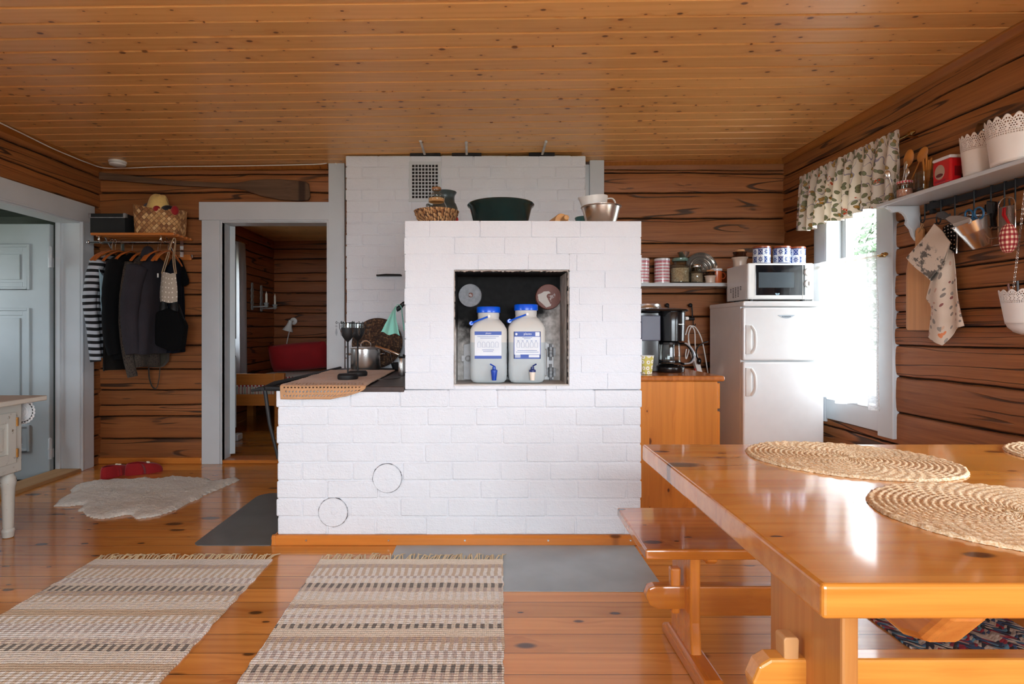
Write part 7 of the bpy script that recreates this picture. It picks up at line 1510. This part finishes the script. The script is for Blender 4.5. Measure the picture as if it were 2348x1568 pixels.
garment('navy_coat', 'dark navy coat hanging behind and right of the charcoal fleece', 'coat', -2.385, .022, .90, M_navy, hw=.105, yc=4.43, seed=6, flare=1.0, sleeve=(0, [(-2.385, 4.36, 1.57), (-2.382, 4.34, 1.40), (-2.38, 4.335, 1.2), (-2.375, 4.335, 1.0)]), sr=.03)
hang = [(-2.815, 'wooden hanger carrying the striped shirt'), (-2.74, 'wooden hanger carrying the olive jacket'), (-2.655, 'wooden hanger carrying the black jacket'), (-2.54, 'wooden hanger carrying the speckled cardigan'), (-2.46, 'wooden hanger under the hood of the charcoal fleece'), (-2.385, 'wooden hanger carrying the navy coat')]
h0 = None
for xq, lab in hang:
    if h0 is None: h0 = hanger(xq, lab)
    else: copy_tree(h0, loc=(xq, 4.32, 1.582), label=lab)
for xq, yq, rz_, lab in ((-2.79, 4.29, radians(-5), 'light wooden hanger in front of the striped shirt, left of a pair'), (-2.765, 4.29, radians(-5), 'light wooden hanger in front of the olive jacket, right of a pair'), (-2.425, 4.29, radians(0), 'bare wooden hanger right of the hood of the charcoal fleece'), (-2.357, 4.29, radians(4), 'bare wooden hanger between the navy coat and the polka-dot bag')):
    copy_tree(h0, loc=(xq, yq, 1.582), label=lab, rz=rz_)
# polka-dot bag
g = G('polka_dot_linen', .9); u, v, _ = g.xyz(g.tc('UV')); vo = g.voro(g.vec(g.mul(u, 5.2), g.mul(v, 6.2)), 1.0, dim='2D', rnd=.35); g.col(g.mix(g.m('LESS_THAN', vo['Distance'], .16), C(176, 164, 148), C(228, 224, 214))); g.bump(g.noise(g.tc(), 260, 2), .4, .002); M_polka = g.mat
Y = 4.24; c0, c1 = P(366, 693, Y), P(407, 626, Y); t = thing('fabric_bag', 'small beige polka-dot bag with rope handles hanging on the rail', 'bag', ((c0.x + c1.x) / 2, Y, c0.z)); mb = MB(); xc = (c0.x + c1.x) / 2; hw = (c1.x - c0.x) / 2
for s_ in (-1, 1): mb.sheet(lambda u, v: V(xc + hw * (2 * u - 1) * (.94 - .12 * v ** 2 + .04 * sin(v * 5)), Y + s_ * .032 * max(0, 1 - abs(2 * u - 1) ** 3) * (1 - .55 * v), c0.z + (c1.z - c0.z) * v + .006 * sin(u * 7)), 16, 16, .002)
mb.build('bag_body', M_polka, t, smooth=70)
for s_ in (-1, 1):
    mb = MB(); mb.tube(bez([(xc - .045, Y + s_ * .012, c1.z - .004), (xc - .02, Y + s_ * .012 + .02, c1.z + .12), (xc - .008, 4.31, 1.756), (xc + .012, 4.315, 1.754), (xc + .028, Y + s_ * .012 + .02, c1.z + .12), (xc + .052, Y + s_ * .012, c1.z - .004)], 6), .004, 7); mb.build('rope_handle', simple('jute_rope', C(168, 142, 112), .9), t)
MB().box(xc - .068, xc - .06, Y - .030, Y - .024, c1.z - .035, c1.z - .005).build('white_tag', M_whiteplastic, t, smooth=0)
# black hat/pouch behind, black shoulder bag, olive bag
mb = MB(); secs = []
for f, w_ in ((0, .2), (.1, .45), (.5, .8), (.8, 1.0), (.95, .85), (1, .5)): secs.append([V(-2.40 + .058 * w_ * cos(2 * pi * k / 24) + .03 * f, 4.50 + .035 * w_ * sin(2 * pi * k / 24), 1.645 - .22 * f) for k in range(24)])
loft(mb, secs); tag(mb.build('bucket_hat', M_blackcoat, origin=(-2.385, 4.5, 1.43), smooth=80), 'black soft hat hanging on the peg board behind the polka-dot bag', 'hat')
Y = 4.255; c0, c1 = P(356, 804, Y), P(428, 712, Y); t = thing('shoulder_bag', 'black shoulder bag hanging on the wall below the polka-dot bag', 'bag', ((c0.x + c1.x) / 2, Y, c0.z)); pl = [(358, 790), (392, 804), (421, 800), (428, 745), (412, 716), (390, 706), (362, 716), (360, 750)]
mb = MB(); mb.prism([(P(a, b, Y).x, P(a, b, Y).z) for a, b in pl], Y - .045, Y + .045, lambda p, q, s_: (p, s_, q)); mb.build('bag_body', M_blackcoat, t, smooth=0, bevel=.022, seg=3)
mb = MB(); mb.tube(bez([P(424, 742, Y), P(414, 712, Y + .04), P(404, 685, 4.5), P(396, 640, 4.53), P(392, 600, 4.545)], 6), .010, 8, flat=.3); mb.tube(bez([P(366, 720, Y), P(372, 690, 4.46), P(384, 640, 4.52), P(391, 600, 4.545)], 6), .010, 8, flat=.3); mb.build('strap', M_blackmat, t)
for px in (375, 399):
    q = P(px, 706, Y - .0); tag(MB().lathe([(.028, -.03), (.028, .012), (.022, .02), (.024, .055), (.018, .06), (.001, .06)], 20, q).build('binocular_barrel', M_blackmat, origin=q), 'black eyepiece poking out of the black shoulder bag, ' + ('left one' if px < 380 else 'right one'), 'binoculars', 'eyepieces in the shoulder bag')
Y = 4.47; t = thing('olive_bag', 'dark olive bag with a dangling strap low on the wall behind the coats', 'bag', tuple(P(366, 846, Y))); M_olive = cloth('olive_canvas', C(52, 46, 34)); mb = MB(); mb.prism([(P(a, b, Y).x, P(a, b, Y).z) for a, b in ((342, 842), (372, 842), (384, 828), (386, 792), (342, 790))], Y - .035, Y + .04, lambda p, q, s_: (p, s_, q)); mb.build('bag_body', M_olive, t, smooth=0, bevel=.02, seg=3)
mb = MB(); mb.tube(bez([P(341, 840, Y), P(342, 865, Y + .02), P(349, 886, Y + .04), P(358, 890, Y + .05), P(364, 872, Y + .05), P(367, 842, Y + .02)], 6), .009, 8, flat=.35); mb.build('strap', M_olive, t)

# ------------------------------------------------------------------ oar, cable, smoke detector
Y = YB - .035; top = [(228, 395), (270, 399), (320, 405), (420, 415), (520, 420), (548, 419), (575, 414), (610, 411), (640, 411), (680, 414), (702, 417), (708, 421), (710, 436)]; bot = [(712, 452), (707, 459), (690, 461), (640, 458), (600, 450), (560, 436), (530, 432), (420, 427), (320, 419), (270, 415), (228, 412)]
pts = [P(a, b, Y) for a, b in top + bot]; n = len(pts); mb = MB(); mid = 4.536
mb.prism([(p.x, p.z) for p in pts], Y - .012, Y + .012, lambda p, q, s_: (p, s_, q)); o = mb.build('oar', M_oar, origin=P(470, 425, Y), smooth=0, bevel=.007, seg=2); tag(o, 'weathered dark wooden oar mounted high on the back wall', 'oar')
cab = [PX(-12, 281, XL + .02)] if False else []
def WL(px, py): Yq = (XL + .052) * F / (px - VX); return V(XL + .052, Yq, H + (VY - py) / F * Yq)
cab = [WL(-20, 272), WL(30, 296), WL(75, 318), WL(120, 340), WL(160, 357), WL(200, 373)] + [P(a, b, YB - .048) for a, b in ((240, 385), (300, 385), (380, 382), (500, 381), (620, 379), (735, 376))] + [P(752, 370, YB - .05), P(765, 369, YB - .05), P(772, 377, YB - .05)]
tag(MB().tube(bez(cab, 5), .0042, 7).build('cable', M_whiteplastic, origin=tuple(cab[7])), 'thin white cable clipped along the top of the left and back walls', 'cable')
c = V(-2.83, 4.42, ceil_z(-2.83)); t = thing('smoke_detector', 'round white smoke detector on the ceiling above the coat rack', 'smoke detector', c - V(0, 0, .04))
MB().lathe([(.001, -.040), (.045, -.039), (.056, -.033), (.058, -.024), (.052, -.020)], 36, c).build('sensor_cap', M_whiteplastic, t); MB().lathe([(.050, -.022), (.062, -.014), (.063, -.004), (.060, -.0002)], 36, c).build('base', M_whiteplastic, t)

# ------------------------------------------------------------------ bedroom beyond the door
M_bedwood = wood('bed_pine', C(196, 122, 54), C(156, 84, 34), C(80, 36, 14), 'X', None, knots=.15, rough=.4, coat=.3)
g = G('striped_quilt', .9); x, y, z = g.xyz(); k = g.m('FRACT', g.mul(x, 1 / .085)); g.col(g.ramp(k, [(0, C(196, 186, 172)), (.3, C(150, 108, 104)), (.45, C(186, 178, 164)), (.62, C(140, 150, 140)), (.78, C(204, 196, 184)), (.9, C(160, 70, 72))], 'CONSTANT')); g.bump(g.noise(g.tc(), 90, 2), .3, .004); M_quilt = g.mat
g = G('red_white_stripes', .9); x, y, z = g.xyz(); g.col(g.mix(g.m('GREATER_THAN', g.m('FRACT', g.add(g.mul(x, 26.), g.mul(y, 9.))), .5), C(220, 212, 206), C(176, 36, 46))); M_rw = g.mat
t = thing('bed', 'pine bed with a striped quilt seen through the bedroom doorway', 'bed', (-2.48, 6.9, .012)); Yf = 5.95
MB().box(-2.80, -2.17, Yf, Yf + .03, .50, .62).build('footboard', M_bedwood, t, smooth=0, bevel=.006)
for xq in (-2.85, -2.17): MB().box(xq, xq + .10, Yf - .005, Yf + .06, .012, .625).build('post', M_bedwood, t, smooth=0, bevel=.008)
MB().box(-2.84, -2.07, Yf + .03, Yf + .06, .28, .40).build('foot_rail', M_bedwood, t, smooth=0, bevel=.005)
MB().box(-2.10, -2.07, Yf + .06, 7.0, .28, .40).build('side_rail', M_bedwood, t, smooth=0, bevel=.005)
MB().box(-2.84, -2.09, Yf + .065, 7.0, .38, .485).build('mattress', M_quilt, t, smooth=0, bevel=.03, seg=3); MB().box(-2.845, -2.08, Yf + .07, 7.0, .475, .505).build('blanket', M_rw, t, smooth=0, bevel=.012, seg=2)
t = thing('daybed', 'second pine bed along the back wall of the bedroom', 'bed', (-1.6, 7.6, .012)); MB().box(-2.92, -.7, 7.08, 8.04, .40, .50).build('mattress', cloth('white_sheet', C(214, 208, 200)), t, smooth=0, bevel=.03, seg=3); MB().box(-2.93, -.69, 7.06, 8.05, .22, .40).build('frame', M_bedwood, t, smooth=0, bevel=.006)
for xq in (-2.92, -.78):
    for yq in (7.07, 7.96): MB().box(xq, xq + .08, yq, yq + .08, .012, .22).build('leg', M_bedwood, t)
M_redc = cloth('red_cushion_cotton', C(158, 12, 20)); cx = -2.48; mb = MB(); RC = Matrix.Translation((cx, 7.72, .715)) @ Matrix.Rotation(radians(-5), 4, 'Y') @ Matrix.Rotation(radians(18), 4, 'X')
for s_ in (-1, 1): mb.sheet(lambda u, v: RC @ V(.40 * (2 * u - 1) * (1 - .05 * (2 * v - 1) ** 2), s_ * .09 * ((1 - (2 * u - 1) ** 4) * (1 - (2 * v - 1) ** 4)) ** .7, .20 * (2 * v - 1) * (1 - .06 * (2 * u - 1) ** 2)), 24, 14)
tag(mb.build('cushion', M_redc, origin=(cx, 7.72, .5), smooth=80), 'long red cushion leaning on the bedroom back wall, left and darker of two', 'cushion', 'red cushions on the daybed')
mb = MB(); RC2 = Matrix.Translation((-1.79, 7.80, .655)) @ Matrix.Rotation(radians(16), 4, 'X')
for s_ in (-1, 1): mb.sheet(lambda u, v: RC2 @ V(.24 * (2 * u - 1), s_ * .08 * ((1 - (2 * u - 1) ** 4) * (1 - (2 * v - 1) ** 4)) ** .7, .15 * (2 * v - 1)), 20, 12)
tag(mb.build('cushion', cloth('bright_red_cotton', C(190, 32, 24)), origin=(-1.79, 7.8, .5), smooth=80), 'brighter red cushion on the bedroom daybed, right of the long one', 'cushion', 'red cushions on the daybed')
# bedside wall lamp
q = P(668, 741, 8.02); t = thing('wall_lamp', 'white wall lamp with a hanging cord on the bedroom back wall', 'lamp', q); mb = MB(); mb.lathe([(.05, 0), (.05, .02), (.03, .03), (.001, .03)], 24, q + V(.02, .05, .03), Matrix.Rotation(pi / 2, 4, 'X')); mb.tube([q + V(.02, .03, .03), q + V(.01, -.06, .01)], .014, 8); mb.build('base', M_whiteplastic, t)
mb = MB(); MS = Matrix.Rotation(radians(16), 4, 'Y'); mb.lathe([(.075, -.10), (.074, -.098), (.040, -.03), (.030, .01), (.026, .05), (.001, .055)], 28, q + V(.0, -.07, -.01), MS, cap=False); mb.build('shade', M_whiteplastic, t)
mb = MB(); mb.tube(bez([P(664, 758, 8.0), P(658, 785, 8.02), P(655, 806, 8.02), P(645, 832, 8.02), P(632, 856, 7.98)], 6), .006, 6); cd = mb.build('cord', M_whiteplastic, t); q2 = P(657, 800, 8.0); MB().cbox(q2, (.026, .02, .06)).build('cord_switch', M_whiteplastic, cd, bevel=.006)
# candle sconces on the bedroom's left wall
M_sconce = simple('grey_carved_wood', C(160, 162, 160), .7, var=.15); M_wax = simple('ivory_wax', C(232, 224, 208), .5)
def sconce(y, zb, zt, lab):
    x = BX0 + .012; t = thing('candle_sconce', lab, 'sconce', (x, y, zb), 'candle sconces in the bedroom'); n = 26; pl = []
    L_ = [(y + (.030 + .008 * sin(k / n * pi * 9)) * (1 - .6 * (k / n) ** 8) * min(1, .4 + k / 4), lerp(zb, zt, k / n)) for k in range(n + 1)]; pl = L_ + [(2 * y - a, b) for a, b in reversed(L_)]
    MB().prism(pl, x, x + .018, lambda p, q, s_: (s_, p, q)).build('back_plate', M_sconce, t, smooth=0, bevel=.004)
    mb = MB(); mb.tube([(x + .015, y, zb + .04), (x + .19, y, zb + .045)], .010, 8); mb.lathe([(.010, -.03), (.030, -.01), (.022, .0), (.034, .03), (.03, .034), (.001, .03)], 16, (x + .19, y, zb + .06)); mb.build('arm', M_sconce, t)
    mb = MB(); mb.lathe([(.014, .09), (.014, .20), (.004, .225), (.001, .24)], 14, (x + .19, y, zb)); mb.build('candle', M_wax, t)
sconce(7.28, 1.335, 1.685, 'carved grey candle sconce on the bedroom wall, the left and nearer of two'); sconce(7.58, 1.325, 1.675, 'carved grey candle sconce on the bedroom wall, the right and farther of two')
# bedroom curtain
mb = MB(); mb.sheet(lambda u, v: V(BX0 + .06 + .022 * sin(u * 40) * min(1, v * 3 + .3), lerp(5.62, 6.96, u) + .03 * v, 2.13 - 1.60 * v + .006 * sin(u * 22)), 110, 24); g = G('white_net_curtain', .9); t_ = g.t; tl = g.n('ShaderNodeBsdfTranslucent'); tl.inputs[0].default_value = (.8, .84, .88, 1); mx = g.n('ShaderNodeMixShader'); mx.inputs[0].default_value = .5; g.col(C(206, 208, 212)); t_.links.new(g.b.outputs[0], mx.inputs[1]); t_.links.new(tl.outputs[0], mx.inputs[2]); t_.links.new(mx.outputs[0], t_.nodes['Material Output'].inputs[0])
tag(mb.build('net_curtain', g.mat, origin=(BX0 + .06, 6.3, 1.4), smooth=80), 'white net curtain at the bedroom window, seen past the open door', 'curtain')
rod('curtain_rod', 5.55, 7.05, BX0 + .06, 2.135, 'thin curtain rod above the bedroom net curtain', M_brass, .006) if False else None
t = thing('curtain_rod', 'thin rod above the bedroom net curtain', 'curtain rod', (BX0 + .06, 6.3, 2.14)); MB().tube([(BX0 + .06, 5.55, 2.14), (BX0 + .06, 7.03, 2.14)], .007, 8).build('bar', M_brass, t); MB().ball((BX0 + .06, 7.04, 2.14), .014).build('finial', M_brass, t); MB().tube([(BX0 + .06, 6.99, 2.135), (BX0 - .01, 6.99, 2.135)], .005, 6).build('bracket', M_brass, t)
q = P(545, 1006, 5.5); tag(MB().box(-2.40, -2.335, 5.44, 5.56, .0125, .075).build('door_stop', M_white, origin=(-2.36, 5.5, .012), bevel=.01), 'white block on the bedroom floor behind the open door', 'door stop')
